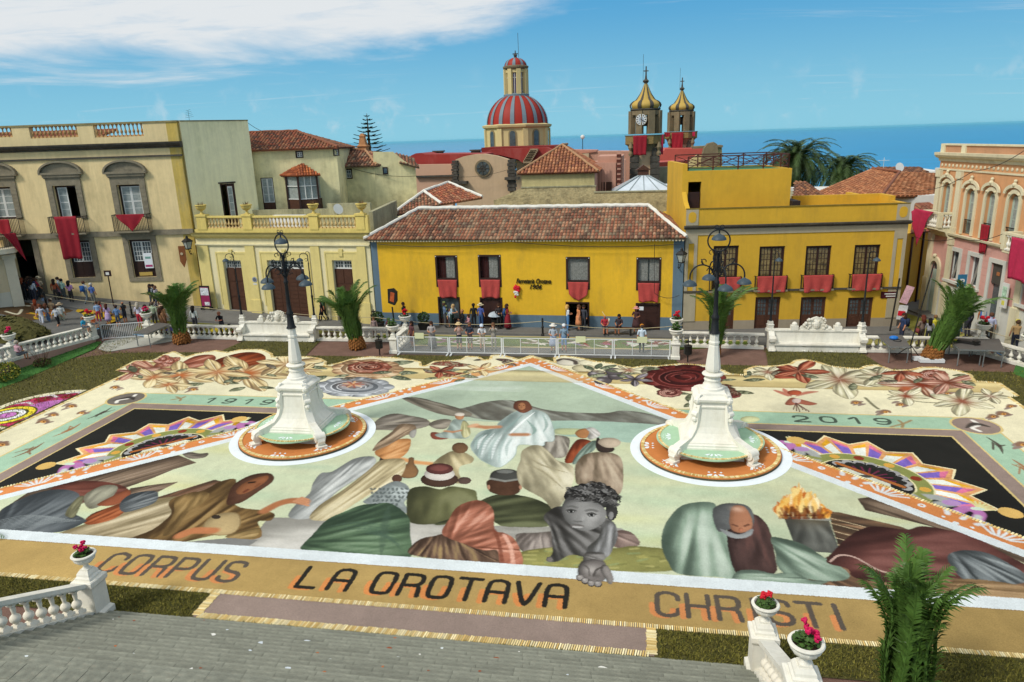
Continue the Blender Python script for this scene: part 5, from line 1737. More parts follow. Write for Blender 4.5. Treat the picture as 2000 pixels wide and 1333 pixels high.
def great_lamp(label,cx,cy,rot,group=None):
 t=thing('lamp_post',label,'street lamp',(cx,cy,4.88),rot,group)
 p=MB()
 p.lathe([(.21,0),(.2,.05),(.16,.1),(.13,.5),(.125,.55),(.15,.6),(.15,.68),(.10,.74),(.085,1.1),(.075,1.9),(.10,1.95),(.10,2.),(.07,2.05),(.06,3.1)],n=12)
 p.build('pole',M_IRON,t,40)
 f=MB()
 for k in range(6):
  a=k*PI/3
  x,y=cos(a)*.09,sin(a)*.09
  f.tube([(x,y,2.4),(x*1.5,y*1.5,2.9),(x,y,3.15)],.016,5)
  ux=Vector((cos(a),sin(a),0))
  f.tube(arc_pts(ux*.28+Vector((0,0,2.42)),.11,0,5.2,12,ux),.018,4)
  f.tube(arc_pts(ux*.25+Vector((0,0,3.12)),.08,-1.5,3.6,9,ux),.014,4)
 f.build('scroll_work',M_IRON,t)
 for k in range(4):
  a=k*PI/2+.12
  ux=Vector((cos(a),sin(a),0))
  arm=MB()
  R_=.47
  pts=[ux*.08+Vector((0,0,2.2))]+[ux*(.08+.3*s_)+Vector((0,0,2.2+.42*sin(s_*1.4)))for s_ in(.3,.6,.9)]
  cen=ux*(.95-R_+.1)+Vector((0,0,2.22))
  pts+=arc_pts(cen,R_*.95,1.75,0,9,ux)
  pts+=[cen+ux*R_*.95+Vector((0,0,-.12))]
  arm.tube(pts,.03,6)
  top=cen+Vector((0,0,R_*.95))
  arm.tube(arc_pts(top+Vector((0,0,.12))-ux*.05,.09,-1.6,3.4,9,ux),.018,4)
  arm.tube([top-ux*.05,top+Vector((0,0,.22))+ux*.05],.016,4)
  ar=arm.build('arm',M_IRON,t)
  e=cen+ux*R_*.95
  arm_tip=inst('lamp_shade',SHADE,ar,(e.x,e.y,e.z-.28))
 rg=MB()
 rg.tube(arc_pts((0,0,3.55),.40,-PI/2,1.5*PI-.001,32,Vector((1,0,0))),.03,6,False)
 rg.tube([(0,0,3.95),(0,0,3.82)],.03,6)
 rg.bx(-.16,.16,-.03,.03,3.97,4.03)
 for sx in(-1,1):
  rg.tube(arc_pts((sx*.1,0,4.05),.07,0,5,8,Vector((1,0,0))),.014,4)
 r_=rg.build('top_ring',M_IRON,t)
 inst('lamp_shade',SHADE,r_,(0,0,3.62))
 return t
for cx,side in((3.05,'right'),(-14.25,'left')):
 medallion(f'round orange and green sand medallion with white ring under the {side} lamp pedestal',cx,27.3)
 pedestal(f'white stone pedestal with four scroll feet carrying the {side} great lamp',cx,27.3)
great_lamp('tall dark lamp with hanging shades on the right pedestal, before the mustard building',3.05,27.3,radians(4))
great_lamp('tall dark lamp with hanging shades on the left pedestal, before the garage',-14.25,27.3,radians(-22))
def single_lamp(label,x,y,face,z0=1.1):
 t=thing('street_lamp',label,'street lamp',(x,y,z0),face,'single street lamps on the balustrade')
 ps=MB()
 ps.sq([(.2,-.05),(.2,.1),(.15,.14),(.15,.3),(.18,.34),(.13,.4),(.12,.56)])
 ps.build('stone_base',M_WHITE,t)
 MB().lathe([(.10,.56),(.09,.62),(.065,.7),(.06,1.7),(.075,1.75),(.075,1.85),(.05,1.9),(.035,3.9),(.045,3.95),(.03,4.),(.02,4.5)],n=8).build('pole',M_IRON,t,40)
 a=MB()
 ux=Vector((1,0,0))
 cen=Vector((.27,0,4.35))
 a.tube([Vector((0,0,4.1))]+arc_pts(cen,.26,PI,0,10,ux),.022,5)
 a.tube(arc_pts((.12,0,4.18),.09,0,5.5,10,ux),.016,4)
 a.tube(arc_pts((0,0,4.62),.1,-1.2,3.5,8,ux),.016,4)
 ar=a.build('arm',M_IRON,t)
 inst('lamp_shade',SHADE2,ar,(.53,0,4.16))
 return t
single_lamp('slim street lamp left of the left stone bench',-25.55,42.4,radians(195))
single_lamp('slim street lamp right of the left stone bench, partly behind the great lamp',-20.45,42.4,radians(188))
single_lamp('slim street lamp left of the right stone bench',7.8,42.1,radians(-75))
single_lamp('slim street lamp right of the right stone bench',12.75,42.,radians(-60))
# -- buildings
M_GLASS=mat('window_glass','#4c5558',.12,.5,1.2,0,spec=.6)
M_CURT=mat('curtain_glass','#8d9490',.35,.25,6,0,spec=.4)
M_DARKW=mat('dark_wood','#33201a',.55,.2,4,.15,40,spec=.3)
M_BRWN=mat('brown_wood','#4c3022',.6,.2,4,.2,40)
M_WFRM=mat('white_frame','#d3d4cf',.6,.05,4,0)
M_BAS=mat('basalt_trim','#857c68',.9,.18,3,.4,30,dirt='#45413a',dirt_amt=.5,dscale=2,dstretch=1)
M_BASD=mat('dark_basalt','#4a463f',.9,.25,3,.4,30,dirt='#7c776a',dirt_amt=.4,dscale=1.5)
M_BLKI=mat('black_iron','#22211f',.5,.1,5,0)
M_INT=mat('interior_plaster','#6f675a',.9,.1)
M_TILE=mat('roof_tile','#a05a38',.85,.12,6,.25,40,attr='tint',dirt='#4d4334',dirt_amt=.45,dscale=1.5,dstretch=1)
M_MORT=mat('white_mortar','#d9d7cc',.85,.08,3,.3,20,dirt='#a39c88',dirt_amt=.4)
class Fac:
 """a building whose front runs from A to B on the ground; local x along the front, y into the house, z up"""
 def __init__(s,name,label,A,B,cat='building',group=None):
  s.A,s.B=Vector((A[0],A[1],0)),Vector((B[0],B[1],0))
  s.d=(s.B-s.A).normalized()
  s.n=Vector((-s.d.y,s.d.x,0))
  s.L=(s.B-s.A).length
  s.rz=math.atan2(s.d.y,s.d.x)
  s.t=thing(name,label,cat,s.A,s.rz,group)
 def uv(s,px,py,v=0.):
  r=ray(px,py)
  o=Vector((0,0,CAM_H))
  k=((s.A+s.n*v-o).dot(s.n))/r.dot(s.n)
  p=o+r*k
  return(p-s.A).dot(s.d),p.z
 def rect(s,x0,y0,x1,y1,v=0.):
  """top-left and bottom-right photo corners -> u0, u1, z0, z1"""
  a,b=s.uv(x0,y0,v),s.uv(x1,y1,v)
  return(a[0],b[0],b[1],a[1])
 def w(s,u,v,z):
  return s.A+s.d*u+s.n*v+Vector((0,0,z))
 def wall(s,m,u0,u1,z0,z1,holes=(),v=0.,t=.35,name='wall'):
  mb=MB()
  us=sorted({u0,u1,*[h[0]for h in holes],*[h[1]for h in holes]})
  zs=sorted({z0,z1,*[h[2]for h in holes],*[h[3]for h in holes]})
  us=[u for u in us if u0-1e-6<=u<=u1+1e-6]
  zs=[z for z in zs if z0-1e-6<=z<=z1+1e-6]
  solid={}
  for i in range(len(us)-1):
   for j in range(len(zs)-1):
    cu,cz=(us[i]+us[i+1])/2,(zs[j]+zs[j+1])/2
    solid[i,j]=not any(h[0]<cu<h[1]and h[2]<cz<h[3]for h in holes)
  for(i,j),ok in solid.items():
   if not ok:
    continue
   a,b,c,d=us[i],us[i+1],zs[j],zs[j+1]
   mb.quad((a,v,c),(b,v,c),(b,v,d),(a,v,d))
   mb.quad((a,v+t,c),(a,v+t,d),(b,v+t,d),(b,v+t,c))
   for di,dj,q in((-1,0,((a,v,c),(a,v,d),(a,v+t,d),(a,v+t,c))),(1,0,((b,v,c),(b,v+t,c),(b,v+t,d),(b,v,d))),(0,-1,((a,v,c),(a,v+t,c),(b,v+t,c),(b,v,c))),(0,1,((a,v,d),(b,v,d),(b,v+t,d),(a,v+t,d)))):
    if not solid.get((i+di,j+dj),False):
     mb.quad(*q)
  return mb.build(name,m,s.t)
 def shell(s,m,u0,u1,z0,z1,v0,v1,roof=None,floors=()):
  mb=MB()
  t=.3
  mb.bx(u0,u0+t,v0,v1,z0,z1).bx(u1-t,u1,v0,v1,z0,z1).bx(u0+t,u1-t,v1-t,v1,z0,z1)
  o=mb.build('side_wall',m,s.t)
  MB().bx(u0+t,u1-t,v0,v1-t,z1-.35,z1-.05).build('roof_slab',roof or m,s.t)
  for z in floors:
   MB().bx(u0+t,u1-t,v0,v1-t,z-.2,z).build('floor_slab',M_INT,s.t)
  return o
 def band(s,m,u0,u1,z0,z1,out=.06,name='band',v=0.,prof=None):
  mb=MB()
  if prof:
   mb.prism([(v-o,z0+(z1-z0)*k)for k,o in prof]+[(v+.05,z1),(v+.05,z0)],'x',u0,u1)
  else:
   mb.bx(u0,u1,v-out,v+.02,z0,z1)
  return mb.build(name,m,s.t)
 def window(s,r,v=.14,leaves=2,cols=2,rows=3,fm=None,sm=None,gm=None,fw=.08,sw=.05,bar=.025,panel=0.,pm=None,mid=None,name='window',sill=None,open_=0):
  u0,u1,z0,z1=r
  fm=fm or M_DARKW
  sm=sm or fm
  g=.004
  f=MB()
  f.bx(u0+g,u0+fw,v,v+.12,z0+g,z1-g).bx(u1-fw,u1-g,v,v+.12,z0+g,z1-g).bx(u0+fw,u1-fw,v,v+.12,z1-fw,z1-g).bx(u0+fw,u1-fw,v,v+.12,z0+g,z0+fw*.8)
  w=f.build(name,fm,s.t)
  a0,a1=u0+fw,u1-fw
  b0,b1=z0+fw*.8,z1-fw
  lw_=(a1-a0)/leaves
  for k in range(leaves):
   if open_&(1<<k):
    continue
   x0,x1=a0+k*lw_+.006,a0+(k+1)*lw_-.006
   zp=b0+(b1-b0)*panel
   sb=MB()
   vv=v+.03
   sb.bx(x0,x0+sw,vv,vv+.05,zp,b1).bx(x1-sw,x1,vv,vv+.05,zp,b1).bx(x0+sw,x1-sw,vv,vv+.05,b1-sw,b1).bx(x0+sw,x1-sw,vv,vv+.05,zp,zp+sw)
   for c in range(1,cols):
    xx=x0+sw+(x1-x0-2*sw)*c/cols
    sb.bx(xx-bar/2,xx+bar/2,vv+.005,vv+.045,zp+sw,b1-sw)
   for c in range(1,rows):
    zz=zp+sw+(b1-zp-2*sw)*c/rows
    bb=bar if mid!=c else sw
    sb.bx(x0+sw,x1-sw,vv+.008,vv+.042,zz-bb/2,zz+bb/2)
   sb.build('sash',sm,w)
   MB().bx(x0+sw*.6,x1-sw*.6,vv+.02,vv+.03,zp+sw*.6,b1-sw*.6).build('pane',gm or M_GLASS,w)
   if panel>0:
    p=MB().bx(x0,x1,vv,vv+.05,b0,zp-.004)
    nb=2 if zp-b0>1.2 else 1
    for q in range(nb):
     za,zb_=b0+(zp-b0)*q/nb+.1,b0+(zp-b0)*(q+1)/nb-.08
     p.bx(x0+.1,x1-.1,vv-.02,vv+.01,za,zb_)
    p.build('panel',pm or fm,w)
  if sill:
   MB().bx(u0-.08,u1+.08,-.08,v,z0-.1,z0).build('sill',sill,w)
  return w
def iron_balcony(fac,u0,u1,z0,z1,out=.55,m=None,step=.11,vb=0.,floor=None):
 m=m or M_BLKI
 mb=MB()
 mb.bx(u0,u1,vb-out-.02,vb-out+.02,z1-.04,z1)
 mb.bx(u0,u1,vb-out-.015,vb-out+.015,z0+.05,z0+.08)
 for u in(u0,u1):
  mb.bx(u-.02,u+.02,vb-out,vb,z1-.04,z1)
  mb.bx(u-.02,u+.02,vb-out-.02,vb-out+.02,z0,z1)
 n=int((u1-u0)/step)
 for k in range(1,n):
  u=u0+(u1-u0)*k/n
  mb.bx(u-.014,u+.014,vb-out-.012,vb-out+.012,z0+.05,z1-.04)
 for k in range(1,int(out/step)+1):
  for u in(u0,u1):
   mb.bx(u-.009,u+.009,vb-out+k*step-.009,vb-out+k*step+.009,z0+.02,z1-.04)
 b=mb.build('balcony_railing',m,fac.t)
 MB().bx(u0-.05,u1+.05,vb-out-.08,vb,z0-.1,z0).build('balcony_floor',floor or M_BAS,fac.t)
 return b
M_RCL=mat('red_cloth','#8f1a28',.8,.12,5,.2,40)
M_RCL2=mat('coral_cloth','#ad4540',.85,.12,5,.2,60)
M_MCL=mat('magenta_cloth','#b22a4c',.8,.12,5,.2,40)
def cloth_hang(label,fac,u0,u1,zt,zb,v=-.1,m=None,bottom='flat',seed=0,group='festive cloths hung from the windows and balconies',top=None,skew=0.):
 r=random.Random(seed+31)
 nx,nz_=18,14
 me=MB()
 ph=r.uniform(0,6)
 for j in range(nz_+1):
  for i in range(nx+1):
   a,b=i/nx,j/nz_
   if bottom=='flat':
    low=zb+.04*sin(a*9+ph)
   elif bottom=='swag':
    low=zb+(zt-zb)*.35*abs(2*a-1)**1.5
   elif bottom=='point':
    low=zb+(zt-zb)*.9*abs(2*a-1)
   elif bottom=='slant':
    low=zb+(zt-zb)*.75*(1-a)
   u=u0+(u1-u0)*(a if bottom!='narrow' else a)
   pinch=1-.10*b*(1 if bottom in('swag','flat')else 0)
   u=(u0+u1)/2+(u-(u0+u1)/2)*pinch+skew*b
   z=zt+(low-zt)*b
   w_=(.012+.035*b)*sin(a*17+ph+1.5*sin(b*2+ph))+.02*b*sin(a*7+b*4+ph*2)
   p=fac.w(u,v+w_-.02,z)
   me.v.append(tuple(p-fac.w(u0,v,zt)))
 for j in range(nz_):
  for i in range(nx):
   k=j*(nx+1)+i
   me.f.append((k,k+1,k+nx+2,k+nx+1))
   me.c.append(None)
   me.m.append(0)
 mesh_=me.mesh('hanging_cloth',m or M_RCL,60)
 o=bpy.data.objects.new('hanging_cloth',mesh_)
 COL.objects.link(o)
 o.location=fac.w(u0,v,zt)
 md=o.modifiers.new('thickness','SOLIDIFY')
 md.thickness=.012
 return tag(o,label,'cloth',group)
TILES_OLD=['#a0684c','#8a5540','#ab7a5c','#74503e','#a88468','#926048','#664a3c','#a87458','#8f7a62']
TILES_RED=['#a05a40','#b06a4c','#8a503c','#a8704e','#96604a']
TILES_TAN=['#b27650','#a66c4a','#bd845c','#b0744e','#9c6646']
TILES_DARK=['#8a5e46','#946248','#74503e','#a0704e','#66483a']
def tile_roof(parent,pts,M=None,pal=TILES_OLD,w=.21,ln=.36,r=.085,seed=1,under=True,seg=4,name='roof_tiles',sag=0.):
 """pts: 3 or 4 corners in world space, first two are the eave (left, right). M: world -> parent's space"""
 rr=random.Random(seed)
 P=[Vector(p)for p in pts]
 e=(P[1]-P[0]).normalized()
 up0=P[-1]-P[0]if len(P)==4 else P[2]-P[0]
 nrm=e.cross(up0).normalized()
 if nrm.z<0:
  nrm=-nrm
 up=nrm.cross(e).normalized()
 if up.z<0:
  up=-up
 Q=[((p-P[0]).dot(e),(p-P[0]).dot(up))for p in P]
 inv=M.inverted()if M is not None else Matrix.Identity(4)
 umin,umax=min(q[0]for q in Q),max(q[0]for q in Q)
 mb=MB()
 if under:
  base=[P[0]+e*q[0]+up*q[1]-nrm*.10 for q in Q]
  b2=[p+nrm*.10 for p in base]
  vs=[inv@p for p in base+b2]
  n=len(Q)
  mb.col=tuple(v*.55 for v in srgb(pal[-1]))
  mb.add(vs,[tuple(range(n)),tuple(range(2*n-1,n-1,-1))]+[(i,(i+1)%n,n+(i+1)%n,n+i)for i in range(n)])
 nc=int((umax-umin)/w)
 for k in range(nc):
  u=umin+(k+.5)*(umax-umin)/nc
  ts=[]
  for i in range(len(Q)):
   a,b=Q[i],Q[(i+1)%len(Q)]
   if(a[0]>u)!=(b[0]>u):
    ts.append(a[1]+(u-a[0])*(b[1]-a[1])/(b[0]-a[0]))
  if len(ts)<2:
   continue
  t0,t1=min(ts),max(ts)
  if t1-t0<ln*.4:
   continue
  nr=max(1,int(round((t1-t0)/ln)))
  l_=(t1-t0)/nr
  for j in range(nr):
   ta,tb=t0+j*l_-(.05 if j==0 else .03),t0+(j+1)*l_+.02
   du=rr.uniform(-.012,.012)
   c=srgb(rr.choice(pal))
   f=rr.uniform(.72,1.02)
   mb.col=(c[0]*f,c[1]*f,c[2]*f)
   zz=nrm*(-sag*sin(PI*(u-umin)/(umax-umin)+.3*sin(u)))if sag else Vector((0,0,0))
   vs=[]
   for tt,rad,lift in((ta,r*1.08,.028),(tb,r*.9,.0)):
    for s_ in range(seg+1):
     a=PI*s_/seg
     vs.append(inv@(P[0]+e*(u+du-cos(a)*rad)+up*tt+nrm*(sin(a)*rad*.85+lift)+zz))
   fs=[(s_,s_+1,seg+2+s_,seg+1+s_)for s_ in range(seg)]+[tuple(range(seg+1))]
   mb.add(vs,fs)
 mb.col=None
 me=mb
 o=bpy.data.objects.new(name,_fastmesh(me,name,M_TILE))
 COL.objects.link(o)
 o.parent=parent
 o['kind']='stuff'
 return o
def _fastmesh(mb,name,m):
 me=bpy.data.meshes.new(name)
 me.from_pydata(mb.v,[],mb.f)
 me.materials.append(m)
 ca=me.color_attributes.new('tint','FLOAT_COLOR','CORNER')
 tot=np.array([len(f)for f in mb.f])
 cols=np.array([c if c is not None else(1,1,1)for c in mb.c],'f')
 arr=np.ones((tot.sum(),4),'f')
 arr[:,:3]=np.repeat(cols,tot,0)
 ca.data.foreach_set('color',arr.ravel())
 me.update()
 return me
def ridge(fac,pts,m,r=.13,name='ridge',wob=.02):
 """mortared ridge line through world points"""
 inv=fac.t.matrix_basis.inverted()
 out=[]
 for a,b in zip(pts[:-1],pts[1:]):
  n=max(2,int((Vector(b)-Vector(a)).length/.3))
  for k in range(n):
   p=Vector(a).lerp(Vector(b),k/n)
   out.append(inv@(p+Vector((rnd.uniform(-wob,wob),rnd.uniform(-wob,wob),rnd.uniform(-wob,wob)))))
 out.append(inv@Vector(pts[-1]))
 return MB().tube(out,r,7).build(name,m,fac.t)
# -- 1. cream mansion on the left
MC=mat('cream_stucco','#e3cc98',.85,.08,.5,.12,18,streak=.10,dirt='#9c8c62',dirt_amt=.45)
MC2=mat('ochre_stucco','#c5aa58',.85,.12,.6,.12,18,streak=.18,dirt='#8b8f80',dirt_amt=.5)
F=Fac('cream_mansion','large cream mansion with dark stone trim and roof balustrade at the left',(-52.,43.93),(-31.55,47.53))
L_=F.L
zpar=F.uv(200,240)[1]
zc1,zc0=F.uv(200,281)[1],F.uv(200,293)[1]
zl=F.uv(200,308)[1]
zs1,zs0=F.uv(260,452)[1],F.uv(260,458)[1]
win_hi=[F.rect(-24,367,34,427),F.rect(103,364,156,427),F.rect(228,362,281,425)]
win_hi=[(u0,u0+1.62,z0,z1)for(u0,u1,z0,z1)in win_hi]
win_lo=[F.rect(130,471,181,542),F.rect(250,469,304,541)]
win_lo=[(u0,u0+1.65,z0,z1)for(u0,u1,z0,z1)in win_lo]
dr=F.rect(18,468,62,572)
dr=(dr[0],dr[0]+1.6,0.,dr[3])
u_och=F.uv(345,380)[0]
F.wall(MC,0,u_och,0,zc0,win_hi+win_lo+[dr])
F.wall(MC2,u_och,L_,0,zc0,())
par=[F.rect(-60,243,25,268),F.rect(54,242,153,268),F.rect(180,240,281,266)]
F.wall(MC,0,u_och,zc1,zpar-.12,[(a,b,c,zpar-.13)for a,b,c,d in par],t=.3)
F.wall(MC2,u_och,L_,zc1,zpar-.12,(),t=.3)
MB().bx(0,L_+.02,-.05,.35,zpar-.12,zpar).build('coping',mat('old_coping','#8f8259',.9,.25,3,.3,dirt='#4a4336',dirt_amt=.7),F.t)
blp=baluster_mesh('baluster',1.,.085,mat('ochre_baluster','#b08a5a',.8,.15,4,.1),8)
for a,b,c,d in par:
 n=int((b-a)/.27)
 for k in range(n):
  inst('baluster',blp,F.t,(a+(b-a)*(k+.5)/n,.15,c),0,(1.1,1.1,zpar-.12-c))
F.band(M_BASD,0,L_+.15,zc0,zc1,name='cornice',prof=[(0,.08),(.25,.12),(.4,.3),(.75,.42),(1,.45)])
F.band(M_BASD,0,L_+.08,zl-.07,zl+.05,.12,'string_course')
F.band(M_BAS,0,L_+.05,zs0-.1,zs1+.05,.14,'string_course')
F.shell(MC,0,L_,0,zc1+.1,.351,12,floors=(zs0,))
MB().bx(0,L_-.3,3.,12,zc1+.05,zc1+.15).build('roof_slab',M_INT,F.t)
for k,(a,b)in enumerate(((0,L_-6.5),)):
 tile_roof(F.t,[F.w(a,.9,zc1+.3),F.w(b,.9,zc1+.3),F.w(b,4.5,zc1+1.05),F.w(a,4.5,zc1+1.05)],F.t.matrix_basis,TILES_RED,.26,.4,.1,4)
for i,(u0,u1,z0,z1)in enumerate(win_hi):
 c=(u0+u1)/2
 F.window((u0,u1,z0,z1),.2,2,1,4,M_DARKW,M_WFRM,M_CURT,.12,.07,.03,mid=2,open_=(2 if i==1 else 0))
 mb=MB().bx(u0-.42,u0,-.08,.03,z0,z1+.02).bx(u1,u1+.42,-.08,.03,z0,z1+.02).bx(u0-.42,u1+.42,-.08,.03,z1+.02,z1+.75)
 mb.bx(u0-.5,u1+.5,-.12,.03,z1+.52,z1+.6)
 nq=8
 for q in range(nq):
  zz=z0+(z1-z0)*q/nq
  mb.bx(u0-.40,u0-.02,-.095,-.08,zz+.02,zz+(z1-z0)/nq-.02)
  mb.bx(u1+.02,u1+.40,-.095,-.08,zz+.02,zz+(z1-z0)/nq-.02)
 mb.build('stone_surround',M_BAS,F.t)
 pd=MB()
 W_=(u1-u0)/2+.72
 zb_=z1+.9
 arc=[(c+W_*cos(a),zb_+.82*sin(a))for a in np.linspace(0,PI,15)]
 arc2=[(c+(W_-.13)*cos(a),zb_+.70*sin(a))for a in np.linspace(PI,0,15)]
 pd.prism(arc+arc2,'y',-.30,.02)
 pd.prism([(c-W_+.1,zb_+.02),(c+W_-.1,zb_+.02)]+[(c+(W_-.15)*cos(a),zb_+.68*sin(a))for a in np.linspace(.1,PI-.1,11)],'y',-.1,.02)
 pd.bx(c-W_,c+W_,-.27,.02,zb_-.12,zb_+.03)
 pd.bx(c-W_+.2,c+W_-.2,-.2,.02,zb_-.3,zb_-.12)
 pd.build('pediment',M_BAS,F.t)
 iron_balcony(F,u0-.42,u1+.42,zs1+.06,zs1+1.25,.6)
zq=win_hi[0][2]
for i,(u0,u1,z0,z1)in enumerate(win_lo):
 F.window((u0,u1,z0,z1),.15,2,3,4,M_DARKW,M_WFRM,M_GLASS,.15,.06,.035,panel=.42,pm=M_DARKW)
 mb=MB().bx(u0-.38,u0,-.07,.03,z0-.3,z1+.3).bx(u1,u1+.38,-.07,.03,z0-.3,z1+.3).bx(u0,u1,-.07,.03,z1,z1+.3).bx(u0,u1,-.07,.03,z0-.3,z0)
 mb.build('stone_surround',M_BAS,F.t)
 if i==1:
  MB().bx(u0+.9,u0+1.5,.02,.14,z0+.65,z0+1.75).build('paper_notice',mat('notice_paper','#dfe3e6',.7,.03),F.t)
  MB().bx(u0+.95,u0+1.45,.01,.02,z0+.75,z0+.9).build('notice_print',mat('notice_magenta','#a83a6a',.7,.03),F.t)
  MB().bx(u0+1.,u0+1.4,.01,.02,z0+1.35,z0+1.5).build('notice_print',mat('notice_green','#6f9a90',.7,.03),F.t)
  MB().bx(u0+.35,u1-.35,.1,.15,z0+.1,z0+.35).build('brass_letters',mat('gilt_print','#b89a50',.6,.6,30,0),F.t)
u0,u1,z0,z1=dr
MB().bx(u0-.4,u0,-.07,.03,0,z1+.35).bx(u1,u1+.4,-.07,.03,0,z1+.35).bx(u0,u1,-.07,.03,z1,z1+.35).build('stone_surround',M_BAS,F.t)
mansion=F
cloth_hang('red cloth hanging from the leftmost mansion balcony, partly cut by the left edge',F,win_hi[0][0]-.1,win_hi[0][1]-.15,zs1+1.2,zs1-.35,-.68,M_RCL,'slant',1)
cloth_hang('long red cloth hanging straight down from the mansion balcony below the half open window',F,win_hi[1][0]+.05,win_hi[1][1]+.0,zs1+1.27,zs1-1.75,-.68,M_RCL,'flat',2)
cloth_hang('red cloth swagged to a point on the mansion balcony below the closed window',F,win_hi[2][0]-.1,win_hi[2][1]+.3,zs1+1.27,zs1+.05,-.68,M_RCL,'point',3)
M_LANT=mat('lantern_glass','#9da39b',.3,.2,3,0,spec=.5)
def wall_lantern(label,loc,rz,k=1.):
 t=thing('wall_lantern',label,'lantern',loc,rz)
 MB().tube([(0,0,-.5),(.1,-.1,-.55),(.25,-.25,-.45),(.35,-.35,-.3),(.42,-.42,-.1)],.025,6).tube(arc_pts((.12,-.12,-.38),.1,0,5,8,Vector((.707,-.707,0))),.015,4).build('bracket',M_BLKI,t)
 c=(.42,-.42,0)
 MB().sq([(.10,-.1),(.19,.32)],c).build('glass',M_LANT,t)
 f=MB()
 for a,b in((-1,-1),(1,-1),(1,1),(-1,1)):
  f.beam((c[0]+a*.105,c[1]+b*.105,-.1),(c[0]+a*.2,c[1]+b*.2,.33),.025)
 f.sq([(.14,-.16),(.14,-.1)],c).sq([(.24,.32),(.24,.36),(.12,.5),(.06,.54),(.05,.62),(.02,.7)],c)
 f.build('lantern_cap',M_BLKI,t)
 t.scale=(k,k,k)
 return t
pl=F.w(F.L-.35,0,F.uv(372,480)[1])
wall_lantern('black wall lantern on the ochre corner of the cream mansion',pl,F.rz-.6,1.15)
# -- 2. pale yellow garage with roof terrace
MP=mat('pale_yellow','#dccb84',.85,.07,.8,.1,18,streak=.08,dirt='#a09a6a',dirt_amt=.35)
MPC=mat('pale_cream','#e2d8ae',.85,.05,.8,.1,18,streak=.08,dirt='#a39c74',dirt_amt=.35)
MPB=mat('terrace_yellow','#dcc673',.85,.08,1.,.12,18,streak=.10,dirt='#8f8350',dirt_amt=.5)
F=Fac('pale_garage_building','low pale yellow building with three brown doors and a balustraded roof terrace',(-31.45,47.52),(-17.75,46.32))
zr=F.uv(550,422)[1]
zb0=F.uv(550,449)[1]
zco=F.uv(550,457)[1]
zfr=F.uv(550,466)[1]
zfl=F.uv(550,478)[1]
d1,d2,d3=F.rect(436,509,479,597),F.rect(522,509,604,606),F.rect(649,509,692,612)
d1=(d1[0],d1[0]+1.45,0,d1[3])
d2=(d2[0],d2[0]+2.85,0,d2[3])
d3=(d3[0],d3[0]+1.45,0,d3[3])
for k,d in enumerate((d1,d2,d3)):
 pass
F.wall(MPC,0,F.L,0,zfr,[(a,b,c,d)for a,b,c,d in(d1,d2,d3)])
F.shell(MPC,0,F.L,0,zco,.351,4.2)
base_z=(.85,.45,.2)
for k,d in enumerate((d1,d2,d3)):
 u0,u1,z0,z1=d
 zt=z1-.62
 n=2 if k!=1 else 3
 F.window((u0,u1,zt,z1),.2,n,3 if k!=1 else 3,2,M_WFRM,M_WFRM,M_GLASS,.05,.05,.03,name='transom')
 dm=MB().bx(u0+.004,u1-.004,.2,.3,0,zt-.004)
 if k==1:
  for q in range(14):
   zz=.5+q*.3
   if zz+.27<zt:
    for c_ in range(4):
     w_=(u1-u0-.2)/4
     dm.bx(u0+.1+c_*w_+.03,u0+.1+(c_+1)*w_-.03,.18,.2,zz,zz+.25)
 else:
  for q in range(2):
   for h in range(3):
    a=u0+.12+q*(u1-u0-.2)/2
    dm.bx(a,a+(u1-u0)/2-.18,.17,.2,.6+h*1.15,.6+h*1.15+1.)
 dm.build('door',M_BRWN,F.t)
 mb=MB()
 for o_,w_ in((.0,.35),):
  mb.bx(u0-.45,u0-.02,-.05,.02,0,z1+.5).bx(u1+.02,u1+.45,-.05,.02,0,z1+.5).bx(u0-.02,u1+.02,-.05,.02,z1+.02,z1+.5)
  mb.bx(u0-.55,u0-.45,-.08,.02,1.2,z1+.62).bx(u1+.45,u1+.55,-.08,.02,1.2,z1+.62).bx(u0-.45,u1+.45,-.08,.02,z1+.5,z1+.62)
  mb.bx((u0+u1)/2-.14,(u0+u1)/2+.14,-.12,.02,z1+.3,z1+.8)
 mb.build('door_surround',MP,F.t)
for x0,x1 in((387,408),(480,497),(607,624),(698,714)):
 a,b=F.uv(x0,490)[0],F.uv(x1,490)[0]
 MB().bx(max(a,.0),b,-.10,.02,.0,zfl-.02).bx(max(a-.06,0),b+.06,-.16,.02,0,1.6).build('pilaster',MP,F.t)
F.band(MPC,0,F.L,zfl-.06,zfl+.04,.14,'string_course')
F.band(MP,-.02,F.L+.1,zfr-.02,zco+.02,name='cornice',prof=[(0,.05),(.3,.12),(.5,.3),(1,.4)])
F.band(mat('mossy_edge','#6d6538',.95,.3,4,.4),-.02,F.L+.12,zco+.021,zco+.08,.42,'cornice_top')
F.wall(MPB,0,F.L,zco+.08,zb0,(),t=.3,name='parapet_base')
posts=[(385,403),(474,491),(604,621),(695,712)]
ps=[]
bl2=baluster_mesh('baluster',.72,.10,mat('terrace_baluster','#cbb078',.8,.1,4,.1,dirt='#8a7448',dirt_amt=.4),8)
for x0,x1 in posts:
 a,b=F.uv(x0,436)[0],F.uv(x1,436)[0]
 a=max(a,0)
 ps.append((a,b))
 MB().bx(a,b,-.04,.34,zb0+.001,zr-.02).bx(a-.05,b+.05,-.1,.4,zr-.02,zr+.12).build('parapet_post',MPB,F.t)
ps[-1]=(ps[-1][0],F.L)
MB().bx(F.uv(712,436)[0]+.002,F.L,0,.3,zb0+.001,zr).build('parapet_post',MPB,F.t)
